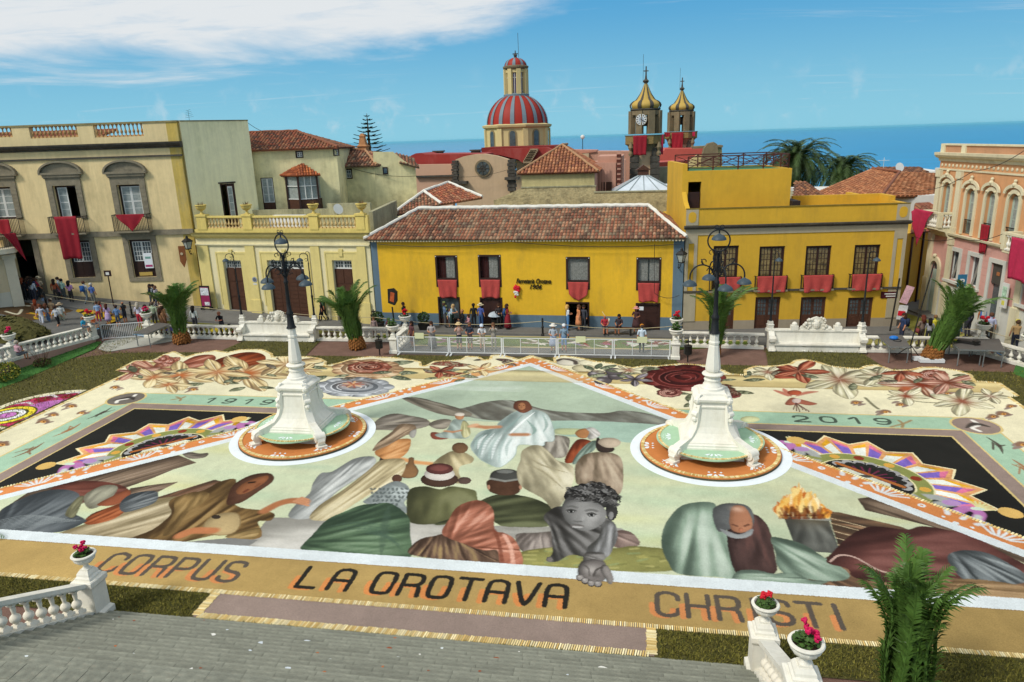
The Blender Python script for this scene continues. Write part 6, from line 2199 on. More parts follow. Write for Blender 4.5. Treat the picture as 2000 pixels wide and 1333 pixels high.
for(a,b),(c,d)in zip(ps[:-1],ps[1:]):
 MB().bx(b+.002,c-.002,.0,.3,zr-.12,zr).build('parapet_rail',MPB,F.t)
 n=int((c-b)/.27)
 MB().bx(b+.002,c-.002,.0,.3,zb0+.001,zb0+.08).build('parapet_rail',MPB,F.t)
 for k in range(n):
  inst('baluster',bl2,F.t,(b+(c-b)*(k+.5)/n,.15,zb0+.08),0,(1,1,(zr-.12-zb0-.08)/.72))
TURN=urn_mesh(mat('terrace_urn','#d0b968',.8,.12,4,.2,dirt='#7d6c40',dirt_amt=.5),16)
for k,(a,b)in enumerate(ps):
 c=F.w((a+min(b,a+1.))/2,.15,zr+.12)
 t=thing('stone_urn',['weathered yellow stone urn with a tuft at the left end of the garage terrace','weathered yellow stone urn on the second terrace post, before the lime house corner','weathered yellow stone urn on the third terrace post, below the bay window','weathered yellow stone urn on the last terrace post at the right'][k],'urn',c,F.rz)
 inst('bowl',TURN,t,(0,0,0),0,(1.35,1.35,1.5))
 pl=MB()
 for i in range(30):
  an=rnd.uniform(0,6.28)
  pl.quad((cos(an)*.1,sin(an)*.1,.6),(cos(an+.5)*.1,sin(an+.5)*.1,.6),(cos(an)*.25,sin(an)*.25,.6+rnd.uniform(.1,.35)))
 pl.build('dry_tuft',mat('dry_plant','#6d5434',.9,.3),t)
garage=F
tt=thing('terrace_table','small table under a white cloth on the roof terrace','table',F.w(6.7,1.6,zco+.1),F.rz)
MB().prism([(-1.2,0),(1.2,0),(1.25,1.),(-1.25,1.)],'y',-.45,.45).build('tablecloth',mat('white_linen','#e4e6e6',.8,.04),tt)
dsh=thing('satellite_dish','small white satellite dish behind the garage terrace','satellite dish',F.w(10.2,2.6,zco),F.rz)
MB().tube([(0,0,0),(0,0,1.2)],.025,6).build('mast',M_IRON,dsh)
MB().lathe([(.001,.0),(.2,.03),(.38,.12)],n=16).build('dish',M_WFRM,dsh,40,(0,0,1.4)).rotation_euler=(1.2,.3,.9)
pst=thing('poster_board','black framed poster board with magenta print by the mansion corner','sign',F.w(.55,-.55,.9),F.rz)
MB().bx(-.42,.42,-.03,.03,.15,1.75).bx(-.4,-.36,-.2,.2,-.02,.15).bx(.36,.4,-.2,.2,-.02,.15).build('frame',M_BLKI,pst)
MB().bx(-.36,.36,-.036,-.03,.25,1.65).build('poster',mat('poster_magenta','#8d2550',.6,.1),pst)
MB().bx(-.34,.34,-.042,-.036,1.05,1.6).build('poster_print',mat('poster_print','#c4c9cc',.6,.6,12,0),pst)
MB().bx(-.1,.3,-.042,-.036,.3,.55).build('poster_text',mat('poster_print','#c4c9cc'),pst)
zs_=thing('round_sign','small round grey traffic sign on the pale wall left of the garage door','sign',F.w(F.uv(499,546)[0],-.12,F.uv(499,546)[1]),F.rz)
sg=MB().tube([(0,0,0),(0,.03,0)],.2,18).build('disc',mat('sign_grey','#9a9fa6',.5,.1),zs_)
MB().tube([(0,-.01,0),(0,0,0)],.13,18).build('disc_face',mat('sign_face','#5d6470',.5,.1),sg)
MB().bx(-.14,.14,.0,.02,-.38,-.27).build('plate',M_WFRM,zs_)
# -- 3. bright yellow house with tiled roof
MY=mat('yellow_stucco','#dfb12c',.85,.08,.5,.30,6,streak=.05,dirt='#a68534',dirt_amt=.6,tooth=.03)
MBL=mat('blue_grey_plinth','#5f7482',.85,.06,1.,.1,15,streak=.08)
F=Fac('yellow_house','wide bright yellow house with a blue plinth and brown tiled roof in the centre',(-17.66,46.25),(3.02,45.52))
yh=F
ze=F.uv(1000,466)[1]
wins=[F.rect(849,499,895,561),F.rect(933,498,981,561),F.rect(1105,502,1148,566),F.rect(1243,503,1287,568)]
doors=[F.rect(854,580,899,626),F.rect(936,581,982,630),F.rect(1104,590,1149,638),F.rect(1241,592,1284,644)]
wins=[(a,a+1.55,c,d)for a,b,c,d in wins]
doors=[(a+.02,a+1.58,.1,d)for a,b,c,d in doors]
zpl=F.uv(1000,615)[1]
ul,ur=F.uv(742,550)[0],F.uv(1314,540)[0]
holes=wins+[(a,b,.1,d)for a,b,c,d in doors]
F.wall(MBL,0,ul,-.1,ze,())
F.wall(MBL,ur,F.L,-.1,ze,())
F.wall(MBL,ul,ur,-.1,zpl,[h for h in holes],name='plinth')
F.wall(MY,ul,ur,zpl,ze,[h for h in holes])
F.shell(MY,0,F.L,0,ze,.351,6.5,floors=(2.75,))
M_LACEC=mat('lace_curtain','#8d8e88',.9,.45,14,0)
M_RCUR=mat('dark_red_curtain','#3d1a18',.9,.3,8,0)
for i,(u0,u1,z0,z1)in enumerate(wins):
 f=MB().bx(u0+.003,u0+.13,-.03,.2,z0,z1).bx(u1-.13,u1-.003,-.03,.2,z0,z1).bx(u0+.13,u1-.13,-.03,.2,z1-.12,z1).bx(u0+.13,u1-.13,-.03,.2,z0,z0+.6)
 w=f.build('window',M_DARKW,F.t)
 g=MB()
 a0,a1=u0+.13,u1-.13
 if i<2:
  for k in range(10):
   x=a0+(a1-a0)*(.45+.045*k)
   g.bx(x,x+.045,.16+.02*(k%2),.18+.02*(k%2),z0+.6,z1-.12)
  g.build('lace_curtain',M_LACEC,w)
  g=MB()
  for k in range(8):
   x=a0+(a1-a0)*(.02+.05*k)
   g.bx(x,x+.05,.2+.02*(k%2),.22+.02*(k%2),z0+.6,z1-.12)
  g.build('curtain',M_RCUR,w)
 else:
  for k in range(22):
   x=a0+(a1-a0)*(k+.1)/22
   if i==3 and k in(10,11):
    continue
   g.bx(x,x+.045,.16+.02*(k%2),.18+.02*(k%2),z0+.6,z1-.12)
  g.build('lace_curtain',M_LACEC,w)
 MB().bx(a0,a1,.28,.3,z0+.6,z1-.12).build('pane',M_GLASS,w)
 for uu in(u0+.06,u1-.06):
  MB().tube([(uu,-.03,z1-.08),(uu,-.06,z1-.08)],.035,8).build('white_knob',M_WFRM,w)
 cloth_hang(['coral dotted cloth under the first window from the left of the yellow house','coral dotted cloth under the second window from the left of the yellow house','coral cloth gathered to a swag under the third window of the yellow house','coral cloth under the rightmost window of the yellow house'][i],F,u0+.12,u1-.08,z0+.5,z0-.72,-.08,M_RCL2,'flat' if i<2 or i==3 else 'swag',10+i)
for i,(u0,u1,z0,z1)in enumerate(doors):
 f=MB().bx(u0+.003,u0+.1,-.02,.2,z0,z1).bx(u1-.1,u1-.003,-.02,.2,z0,z1).bx(u0+.1,u1-.1,-.02,.2,z1-.1,z1)
 dd=f.build('door',M_DARKW,F.t)
 if i in(1,3):
  p=MB().bx(u0+.1,u1-.1,.12,.18,z0,z1-.1)
  for q in range(2):
   for h in range(2):
    a=u0+.16+q*(u1-u0-.26)/2
    p.bx(a,a+(u1-u0)/2-.24,.10,.12,z0+.15+h*.95,z0+.95+h*.95)
  p.build('door_leaf',mat('dark_door','#38211b',.6,.2,4,.1),dd)
  if i==3:
   MB().bx(u0+.22,u0+.5,.08,.1,z1-.5,z1-.26).build('paper_notice',mat('notice_paper','#dfe3e6'),dd)
 elif i==0:
  MB().bx(u0+.1,u1-.1,.2,.24,z0+.45,z1-.1).build('shop_window',M_GLASS,dd)
  g=MB()
  for k in range(14):
   g.ball((u0+.35+(k%3)*.09,.12,z0+.6+(k//3)*.25),.07,6,4)
  g.build('hanging_wares',mat('shop_wares','#8f9a5a',.6,.5,9,0),dd)
  MB().bx(u0+.1,u1-.1,.1,.2,z0,z0+.45).build('door_leaf',M_DARKW,dd)
ev=MB()
nn=int(F.L/.2)
for k in range(nn):
 u=(k+.5)*F.L/nn
 ev.tube([(u,.0,ze-.12),(u,-.42,ze-.09)],.075,6)
o_=ev.build('eave_scallops',mat('eave_mortar','#b3aa90',.9,.2,5,.3),F.t)
o_['kind']='stuff'
zr_=F.uv(1000,408,3.6)[1]
EL,ER=F.w(-.25,-.45,ze+.02),F.w(F.L+.1,-.45,ze+.02)
RL,RR=F.w(2.3,3.6,zr_),F.w(F.L-2.3,3.6,zr_)
BLk,BRk=F.w(-.25,7.4,ze+.05),F.w(F.L+.1,7.4,ze+.05)
Mx=F.t.matrix_basis
tile_roof(F.t,[EL,ER,RR,RL],Mx,TILES_OLD,.225,.40,.098,11,sag=.05)
tile_roof(F.t,[BLk,EL,RL],Mx,TILES_OLD,.205,.34,.085,12)
tile_roof(F.t,[ER,BRk,RR],Mx,TILES_OLD,.205,.34,.085,13)
tile_roof(F.t,[BRk,BLk,RL,RR],Mx,TILES_OLD,.3,.5,.11,14)
up_=Vector((0,0,.12))
ridge(F,[EL+up_*.8,EL.lerp(RL,.5)+up_*.7,RL+up_],M_MORT,.12)
ridge(F,[RL+up_,RR+up_],M_MORT,.14,wob=.025)
ridge(F,[RR+up_,RR.lerp(ER,.5)+up_*.7,ER+up_*.8],M_MORT,.12)
def text_mesh(txt,size,m,depth=.02,shear=0.,spacing=1.):
 cu=bpy.data.curves.new('lettering','FONT')
 cu.body=txt
 cu.size=size
 cu.extrude=depth
 cu.shear=shear
 cu.space_character=spacing
 cu.align_x='CENTER'
 cu.offset=.014*size
 tmp=bpy.data.objects.new('tmp',cu)
 COL.objects.link(tmp)
 bpy.context.view_layer.update()
 me=bpy.data.meshes.new_from_object(tmp.evaluated_get(bpy.context.evaluated_depsgraph_get()))
 bpy.data.objects.remove(tmp)
 me.materials.clear()
 me.materials.append(m)
 me.name='lettering'
 return me
M_LET=mat('black_letters','#15130f',.5,0.,1,0)
a_=F.uv(1008,552)
b_=F.uv(1076,552)
lt=thing('wall_lettering','black raised script lettering with a year on the yellow house wall','sign',F.w((a_[0]+b_[0])/2,-.05,a_[1]),F.rz)
m_=text_mesh('Ferreteria Orotava',.46,M_LET,.02,.35,1.)
wd_=max(v.co.x for v in m_.vertices)-min(v.co.x for v in m_.vertices)
inst('lettering',m_,lt,(0,0,-.05),0,(((b_[0]-a_[0])/wd_),1,1),(PI/2,0,0))
inst('lettering',text_mesh('1906',.42,M_LET,.02,.3),lt,(.1,0,-.42),0,None,(PI/2,0,0))
orn=thing('wall_ornament','small red and white festive ornament hung below the script lettering','ornament',F.w(F.uv(1010,570)[0],-.06,F.uv(1010,570)[1]),F.rz)
g=MB()
for k in range(7):
 g.ball((rnd.uniform(-.13,.13),-.05,rnd.uniform(.02,.35)),.13,7,5)
g.build('red_petals',M_RED,orn)
g=MB()
for k in range(6):
 g.ball((rnd.uniform(-.14,.1),-.12,rnd.uniform(-.2,.05)),.085,7,5)
g.build('white_petals',M_WFRM,orn)
MB().tube([(-.08,0,.5),(-.02,-.02,.35)],.03,5).tube([(.1,0,.15),(.3,-.04,.2)],.02,5).ball((-.1,-.1,-.32),.09,6,4).build('ribbon',M_RED,orn)
wall_lantern('black lantern on the blue corner strip between the two yellow buildings',F.w(F.L-.35,-.02,F.uv(1330,505)[1]),F.rz-.5,1.1)
# -- 4. mustard building with roof terrace
MM=mat('mustard_stucco','#cca232',.85,.07,.4,.15,12,streak=.04,dirt='#9a8038',dirt_amt=.5)
MGR=mat('grey_render','#9a8f7c',.85,.06,.8,.1,15,streak=.08)
MLG=mat('light_grey_band','#aaa087',.85,.05,.8,.1,15,streak=.06)
F=Fac('mustard_building','mustard building with red cloths on four balconies and a railed roof room',(3.08,45.62),(16.35,47.2))
mu=F
zt0=F.uv(1560,403)[1]
zk1,zk0=F.uv(1560,436)[1],F.uv(1560,443)[1]
zb1=F.uv(1560,455)[1]
zsc=F.uv(1560,566)[1]
zg=F.uv(1560,624)[1]
wins=[F.rect(1394,481,1440,538),F.rect(1484,482,1531,538),F.rect(1575,481,1622,538),F.rect(1670,479,1715,537)]
doors=[F.rect(1387,580,1432,640),F.rect(1476,581,1521,643),F.rect(1565,581,1611,640),F.rect(1657,582,1702,645)]
wins=[(a,a+1.55,c,d)for a,b,c,d in wins]
doors=[(a,a+1.55,.08,d)for a,b,c,d in doors]
holes=[(a,b,zsc+.1,d)for a,b,c,d in wins]+doors
F.wall(MGR,0,F.L,-.1,zg,holes,name='plinth')
F.wall(MM,0,F.L,zg,zt0-.02,holes)
F.shell(MM,0,F.L,0,zk1,.351,9.,floors=(zsc,))
F.band(M_BASD,-.1,F.L+.12,zk0,zk1,name='cornice',prof=[(0,.12),(.5,.2),(.6,.3),(1,.32)])
F.band(MLG,0,F.L,zb1,zk0-.002,.05,'band')
F.band(M_BASD,0,F.L,zsc-.05,zsc+.06,.10,'string_course')
F.band(mat('parapet_cap','#7d6a2a',.8,.2),-.02,F.L+.02,zt0-.02,zt0+.04,.05,'coping')
for a,b in((0,.75),(F.L-.75,F.L)):
 MB().bx(a,b,-.045,.02,zk1+.02,zt0-.04).bx(a,a+.2,-.045,.02,zg,zb1-.002).bx(b-.2,b,-.045,.02,zg,zb1-.002).bx(a+.2,b-.2,-.045,.02,zb1-.5,zb1-.002).bx(a+.2,b-.2,-.045,.02,zg,zsc-.1).build('corner_panel',MLG,F.t)
 cu_,r_,za,zb2=(a+b)/2,.24,zk1+.42,zt0-.42
 MB().prism([(cu_+r_*cos(q),(zb2 if q<PI else za)+r_*sin(q))for q in np.linspace(0,2*PI,24,endpoint=False)],'y',-.06,-.044).build('oval_inset',MM,F.t)
for i,(u0,u1,z0,z1)in enumerate(wins):
 F.window((u0,u1,zsc+.1,z1),.12,2,3,6,M_DARKW,M_DARKW,mat('amber_glass','#7b6a45',.15,.6,2.5,0,spec=.6),.1,.06,.03,panel=.12)
 iron_balcony(F,u0-.2,u1+.2,zsc+.06,zsc+.95,.22,step=.12)
 lb=['red cloth folded back over itself on the first balcony of the mustard building','red cloth on the second balcony of the mustard building','red cloth on the third balcony of the mustard building','coral red cloth on the rightmost balcony of the mustard building'][i]
 cloth_hang(lb,F,u0-.12+(.25 if i==0 else 0),u1+.15,zsc+.95,zsc-.12,-.30,M_RCL2 if i==3 else M_RCL2,'slant' if i==0 else 'flat',20+i)
for i,d in enumerate(doors):
 F.window(d,.1,2,3,4,M_BRWN,M_BRWN,M_GLASS,.1,.08,.035,panel=.38,name='door')
v1=1.7
pz=F.uv(1440,332,v1)[1]
pu1=F.uv(1545,360,v1)[0]
dz=F.rect(1340,355,1363,404,v1)
F.wall(MM,0,pu1,zk1,pz,[(.38,1.2,zk1+.3,F.uv(1345,356,v1)[1])],v=v1,t=.3,name='roof_room_wall')
MB().bx(0,.3,v1+.301,7.5,zk1,pz).bx(pu1-.3,pu1,v1+.301,7.5,zk1,pz).bx(.3,pu1-.3,7.2,7.5,zk1,pz).build('roof_room_wall',MM,F.t)
MB().prism([(.35,zk1),(v1,zk1),(v1,zt0+.9),(1.1,zt0+.35),(.35,zt0)],'x',.0,.28).build('roof_room_wall',MM,F.t)
MB().bx(.3,pu1-.3,v1+.3,7.2,pz-.3,pz-.05).build('roof_slab',mat('roof_green','#2f6b45',.9,.1),F.t)
MB().bx(0,.3,v1,7.5,pz,pz+.45).build('roof_room_wall',MM,F.t)
MB().bx(.42,1.16,v1+.15,v1+.2,zk1+.3,zk1+1.9).build('door_leaf',M_DARKW,F.t)
M_RAIL=mat('brown_rail','#4f2a20',.6,.15)
rl=MB()
def xrail(mb,p,q,z0,z1,n,solid=False):
 p,q=Vector(p),Vector(q)
 for k in range(n+1):
  c=p.lerp(q,k/n)
  mb.beam((c.x,c.y,z0),(c.x,c.y,z1),.07)
 mb.beam((p.x,p.y,z1),(q.x,q.y,z1),.07)
 mb.beam((p.x,p.y,z0+.12),(q.x,q.y,z0+.12),.04)
 for k in range(n):
  a,b=p.lerp(q,k/n),p.lerp(q,(k+1)/n)
  mb.beam((a.x,a.y,z0+.15),(b.x,b.y,z1-.05),.04)
  mb.beam((a.x,a.y,z1-.05),(b.x,b.y,z0+.15),.04)
  if not solid:
   mb.beam((a.x,a.y,(z0+z1)/2+.05),(b.x,b.y,(z0+z1)/2+.05),.03)
xrail(rl,(.4,v1+.4,0),(pu1-.1,v1+.4,0),pz,pz+.85,4)
xrail(rl,(pu1-.1,v1+.4,0),(pu1-.1,6.9,0),pz,pz+.85,3)
xrail(rl,(.4,6.9,0),(pu1-.1,6.9,0),pz,pz+.85,4)
rl.build('roof_railing',M_RAIL,F.t)
MB().bx(pu1+.02,pu1+.5,1.2,3,zk1,zt0+.2).build('terrace_stair',mat('dark_stair','#2d2420',.8,.2),F.t)
zbk=F.uv(1640,381,3.6)[1]
MB().bx(pu1+.8,F.L-.3,3.6,3.9,zk1,zbk).bx(F.L-.3,F.L,.351,9,zk1,zt0).bx(F.L-.301,F.L+.001,2.,3.9,zt0-.3,zbk).build('terrace_wall',MM,F.t)
sn=thing('street_name_plate','small dark maroon street plate at the right end of the mustard wall','sign',F.w(F.uv(1736,576)[0],-.04,F.uv(1736,576)[1]),F.rz)
MB().bx(-.5,.5,-.02,.02,-.2,.2).build('plate',mat('maroon_plate','#4a1420',.5,.1),sn)
MB().bx(-.3,.42,-.026,-.02,.03,.1).bx(-.2,.38,-.026,-.02,-.12,-.05).build('plate_print',M_WFRM,sn)
# -- the town behind the square
ML=mat('lime_stucco','#efe8bc',.85,.07,.5,.12,15,streak=.10,dirt='#9fa06a',dirt_amt=.4)
ML2=mat('lime_stucco_old','#e2d8a6',.85,.09,.8,.15,15,streak=.12,dirt='#5f5c44',dirt_amt=.75,dscale=.35,dstretch=1)
MST=mat('stained_wall','#a39f80',.9,.15,1.,.3,15,streak=.25,dirt='#4f4d42',dirt_amt=.8,dscale=.8)
MRUB=mat('rubble_wall','#b8aa80',.95,.22,3.,.9,5,dirt='#5d5542',dirt_amt=.7,dscale=1.2,dstretch=1,tooth=.08)
MPK=mat('pink_stucco','#c0917c',.85,.05,.5,.1,15,streak=.08)
MTAN=mat('tan_stucco','#c4a988',.85,.06,.5,.1,15,streak=.06)
MREDR=mat('red_roof_coat','#94302a',.7,.1,.3,.1,15,dirt='#b0645a',dirt_amt=.4)
MDOME=mat('dome_red','#99281a',.6,.08,.5,.08,15)
MDST=mat('dome_grey','#6f8088',.6,.08,1,.1,15)
MDRUM=mat('drum_cream','#cdbb85',.85,.05,.5,.1,15)
MYD=mat('bell_dome_yellow','#b5974a',.6,.08,.6,.1,12)
MTW=mat('tower_stone','#7d6f55',.9,.18,1.2,.4,12,dirt='#4a4436',dirt_amt=.6)
F=Fac('lime_house','tall blank lime coloured house with one small door above the garage terrace',(-31.42,47.7),at(505,405,51.4).xy)
zt=F.uv(430,237)[1]
zb=5.9
dr=F.rect(429,360,458,426)
dr=(dr[0],dr[0]+1.05,6.3,dr[3])
F.wall(ML,0,F.L,zb,zt,[dr])
F.shell(ML,0,F.L,zb,zt,.351,7,floors=(6.3,))
MB().bx(0,F.L+.02,-.03,.37,zt,zt+.08).build('coping',mat('old_coping','#8f8259'),F.t)
u0,u1,z0,z1=dr
f=MB().bx(u0+.003,u0+.1,.02,.15,z0,z1).bx(u1-.1,u1-.003,.02,.15,z0,z1).bx(u0+.1,u1-.1,.02,.15,z1-.1,z1).bx(u0-.1,u1+.1,-.06,.02,z1+.02,z1+.12)
d_=f.build('door',M_DARKW,F.t)
MB().bx(u0+.45,u1-.1,.06,.11,z0,z1-.1).build('door_leaf',M_BRWN,d_)
g=MB().bx(u0+.52,u1-.18,.03,.06,z0+.9,z1-.2)
g.build('sash',M_WFRM,d_)
for q in range(4):
 a=z0+.95+q*(z1-z0-1.2)/4
 MB().bx(u0+.56,u1-.22,.02,.03,a,a+(z1-z0-1.2)/4-.05).build('pane',M_CURT,d_)
ant=thing('tv_antenna','thin roof aerial on top of the mansion corner','antenna',at(370,236,49.5),0)
g=MB().tube([(0,0,-.2),(0,0,.7)],.012,4)
for k in range(5):
 g.tube([(-.3+k*.03,0,.2+k*.12),(.3-k*.04,.1,.28+k*.12)],.008,3)
g.build('mast',M_IRON,ant)
F=Fac('bay_window_house','lime house with a big brown tiled roof and a brown glazed bay window',at(505,400,52.2).xy,at(664,370,53.6).xy)
ze=F.uv(490,296)[1]
ze2=F.uv(655,290)[1]
ze=(ze+ze2)/2
wt,ws,wq=F.rect(508,348,535,410),F.rect(576,295,593,309),F.rect(650,291,657,305)
wt=(wt[0],wt[0]+.95,wt[2],wt[3])
wins=[wt,ws]
F.wall(ML2,-.2,F.L,5.,ze,wins)
F.shell(ML2,-.2,F.L,5.,ze,.351,8)
F.window(wt,.05,2,1,3,M_DARKW,M_WFRM,M_CURT,.06,.05,.03,panel=.22,pm=M_BRWN)
F.window(ws,.08,2,1,2,M_DARKW,M_WFRM,M_GLASS,.1,.05,.03)
F.window((wq[0],wq[0]+.45,wq[2],wq[3]),-.03,1,1,2,M_DARKW,M_WFRM,M_GLASS,.08,.04,.02)
rl_,rr_=F.w(F.uv(484,257,4.2)[0],4.2,F.uv(484,257,4.2)[1]),F.w(F.uv(579,257,4.2)[0],4.2,F.uv(579,257,4.2)[1])
rl_.z=rr_.z
e0,e1=F.w(-.55,-.4,ze+.05),F.w(F.L+.2,-.4,ze+.05)
Mx=F.t.matrix_basis
tile_roof(F.t,[e0,e1,rr_,rl_],Mx,TILES_DARK+TILES_RED[:2],.24,.38,.095,21)
tile_roof(F.t,[e1,F.w(F.L+.2,8.2,ze),rr_],Mx,TILES_DARK,.24,.38,.095,22)
tile_roof(F.t,[F.w(F.L+.2,8.2,ze),F.w(-.55,8.2,ze),rl_,rr_],Mx,TILES_DARK,.4,.6,.15,23)
ridge(F,[rl_+Vector((0,0,.06)),rr_+Vector((0,0,.06)),e1+Vector((0,0,.08))],mat('ridge_tile','#80503a',.85,.2,3,.2),.1)
b0=F.uv(565,400)[0]
b1=F.uv(629,400)[0]
zb0,zb1=6.2,F.uv(600,341)[1]
zm=F.uv(600,388)[1]
bay=MB()
dp=1.1
cs=[(b0,.0),(b0+.05,-dp),(b0+.05,-dp)]
bw=MB()
x0,x1,x2=b0,b0+1.15,b1
P0,P1,P2,P3=(x0,0),(x0+.1,-.55),(x1,-1.25),(x2,-.9)
P4=(x2+.05,0)
bw.prism([P0,P1,P2,P3,P4],'z',zb0,zm)
by=bw.build('bay_window',M_BRWN,F.t)
g=MB()
g.prism([(x0+.05,0),(x0+.15,-.5),(x1,-1.17),(x2-.06,-.84),(x2-.02,0)],'z',zm,zb1)
g.build('pane',M_CURT,by)
fr=MB()
for A_,B_,n in((P1,P2,1),(P2,P3,3)):
 for k in range(n+1):
  q=(A_[0]+(B_[0]-A_[0])*k/n,A_[1]+(B_[1]-A_[1])*k/n)
  fr.beam((q[0],q[1],zm),(q[0],q[1],zb1),.09 if k in(0,n)else .06)
 for zz in(zm+.05,(zm+zb1)/2+.1,zb1-.05):
  fr.beam((A_[0],A_[1],zz),(B_[0],B_[1],zz),.06)
fr.build('sash',M_WFRM,by)
bk=MB()
for q in(P1,P2,P3):
 bk.beam((q[0],q[1]-.03,zb0),(q[0],q[1]-.03,zb1),.13)
bk.build('corner_post',M_DARKW,by)
ap=F.w((x0+x2)/2+.1,-.1,zb1+.85)
o0,o1,o2=F.w(x0-.35,-.35,zb1-.02),F.w(x1-.05,-1.6,zb1-.02),F.w(x2+.35,-1.15,zb1-.02)
tile_roof(F.t,[o0,o1,ap],Mx,['#b06038','#c07040','#9a5434'],.2,.32,.08,24)
tile_roof(F.t,[o1,o2,ap],Mx,['#b06038','#c07040','#9a5434'],.2,.32,.08,25)
tile_roof(F.t,[F.w(x0-.35,0,zb1),F.w(x0-.35,-.35,zb1),ap],Mx,['#b06038'],.2,.32,.08,26)
F=Fac('stained_parapet','low weathered grey wall between the garage terrace and the yellow house',at(487,440,51.).xy,at(726,440,51.).xy,'wall')
zt=F.uv(600,409)[1]
zt2=F.uv(700,397)[1]
F.wall(MST,0,F.uv(640,420)[0],5.5,zt,(),t=.3)
F.wall(MST,F.uv(640,420)[0],F.L,5.5,zt2,(),t=.3)
pe=at(775,397,54.5)
sw_=MB()
a,b=F.w(F.L,0,0),Vector((pe.x,pe.y,0))
b_near=at(729,430,47.6)
F2=Fac('stained_flank_wall','stained grey flank wall rising between garage terrace and yellow tiled roof',(b_near.x,b_near.y),(at(775,397,52.5).x,52.5),'wall')
MB().prism([(0,5),(F2.L,5),(F2.L,F2.uv(775,392)[1]),(0,F2.uv(727,414)[1])],'y',0,.3).build('wall',MST,F2.t)
F=Fac('hip_roof_house','weathered lime house with a hipped tile roof and a small chimney',at(618,380,57).xy,at(735,380,57.2).xy)
ze=F.uv(640,327)[1]
w1=F.rect(662,330,689,350)
F.wall(ML2,-.2,F.L,4,ze,[w1])
F.shell(ML2,-.2,F.L,4,ze,.351,7)
F.window(w1,.1,2,2,2,M_DARKW,M_WFRM,M_GLASS,.13,.05,.04)
apx=F.w(F.uv(684,293,3.2)[0],3.2,F.uv(684,293,3.2)[1])
apy=F.w(F.uv(712,294,3.2)[0],3.2,F.uv(712,293,3.2)[1])
e0,e1=F.w(-.45,-.35,ze),F.w(F.L+.35,-.35,ze)
Mx=F.t.matrix_basis
tile_roof(F.t,[e0,e1,apy,apx],Mx,TILES_OLD,.27,.42,.11,31)
tile_roof(F.t,[e1,F.w(F.L+1.9,4.5,ze+.2),apy],Mx,TILES_OLD,.27,.42,.11,32)
tile_roof(F.t,[F.w(-.45,7.3,ze),e0,apx],Mx,TILES_OLD,.27,.42,.11,33)
ridge(F,[e0+Vector((0,0,.1)),apx+Vector((0,0,.08)),apy+Vector((0,0,.08)),e1+Vector((0,0,.1))],mat('ridge_pale','#a5805e',.85,.2,3,.2),.1)
cu,cz=F.uv(710,292,3.3)
MB().sq([(.35,0),(.35,.5),(.45,.55),(.3,.7),(.2,1.3),(.25,1.35),(.1,1.6)],(cu,3.3,cz-.3)).build('chimney',mat('chimney_clay','#a8774e',.85,.2,3,.2),F.t)
for px in(648,652):
 u,z=F.uv(px-10 if px==648 else px,340)
F=Fac('side_gable_house','pale lime gable wall with a tiny window right of the hipped roof',at(735,380,57.2).xy,at(815,380,58.4).xy)
pts=[(0,4),(F.L,4),(F.L,F.uv(814,326)[1]),(F.uv(790,315)[0],F.uv(790,315)[1]),(F.uv(768,297)[0],F.uv(768,297)[1]),(F.uv(722,297)[0]+.4,F.uv(735,297)[1]),(0,F.uv(735,297)[1])]
MB().prism(pts,'y',0,.35).build('wall',ML2,F.t)
w2=F.rect(747,327,758,341)
MB().bx(w2[0],w2[1],-.04,-.001,w2[2],w2[3]).build('window',M_DARKW,F.t)
MB().bx(w2[0]+.08,w2[1]-.08,-.05,-.04,w2[2]+.1,w2[3]-.1).build('pane',M_GLASS,F.t)
tile_roof(F.t,[F.w(F.uv(780,310)[0],-.3,F.uv(780,318)[1]),F.w(F.L+.3,-.3,F.uv(812,328)[1]),F.w(F.L,3,F.uv(812,322)[1]+.5),F.w(F.uv(775,300)[0],3,F.uv(775,300)[1])],F.t.matrix_basis,TILES_OLD,.27,.4,.1,35)
MB().bx(0,F.L,.36,5,4,F.uv(814,330)[1]).build('side_wall',ML2,F.t)
F=Fac('white_ridge_roof_house','small house whose tiled hip roof with white ridges shows behind the yellow house',at(772,430,52.5).xy,at(945,430,52.8).xy)
z_e=F.uv(772,424)[1]
z_r=F.uv(830,376,2.5)[1]
MB().bx(0,F.L,.3,7,3,z_e-.05).build('wall',ML,F.t)
e0=F.w(-.4,-.2,z_e)
e1=F.w(F.uv(862,401)[0]+1.2,-.2,z_e)
p1=F.w(F.uv(828,375,2.5)[0],2.5,z_r)
p2=F.w(F.uv(876,359,5.)[0],5.,F.uv(876,359,5.)[1])
p3=F.w(F.uv(942,387,2.5)[0],2.5,F.uv(942,387,2.5)[1])
p4=F.w(F.uv(862,400,.4)[0],.4,F.uv(862,400,.4)[1])
Mx=F.t.matrix_basis
tile_roof(F.t,[e0,p4,p1],Mx,TILES_OLD,.25,.38,.1,41)
tile_roof(F.t,[p4,p3,p2,p1],Mx,TILES_RED+TILES_OLD[:3],.25,.38,.1,42)
ridge(F,[e0+Vector((0,0,.1)),p1+Vector((0,0,.12)),p2+Vector((0,0,.12)),p3+Vector((0,0,.1))],M_MORT,.12)
ridge(F,[p1+Vector((0,0,.1)),p4+Vector((0,0,.1))],M_MORT,.12)
F=Fac('ochre_hip_house','ochre house with a steep hipped tile roof and a rubble wall below',at(1019,360,58).xy,at(1161,360,58).xy)
ze=F.uv(1090,338)[1]
zl_=F.uv(1090,366)[1]
F.wall(mat('ochre_old','#bdb280',.9,.12,1.5,.3,10,streak=.1,dirt='#7d7350',dirt_amt=.6),0,F.L,zl_+.05,ze,(),t=.4)
F.wall(MRUB,F.uv(965,395)[0],F.L+.1,3,F.uv(1000,390)[1],(),v=-.15,t=.2)
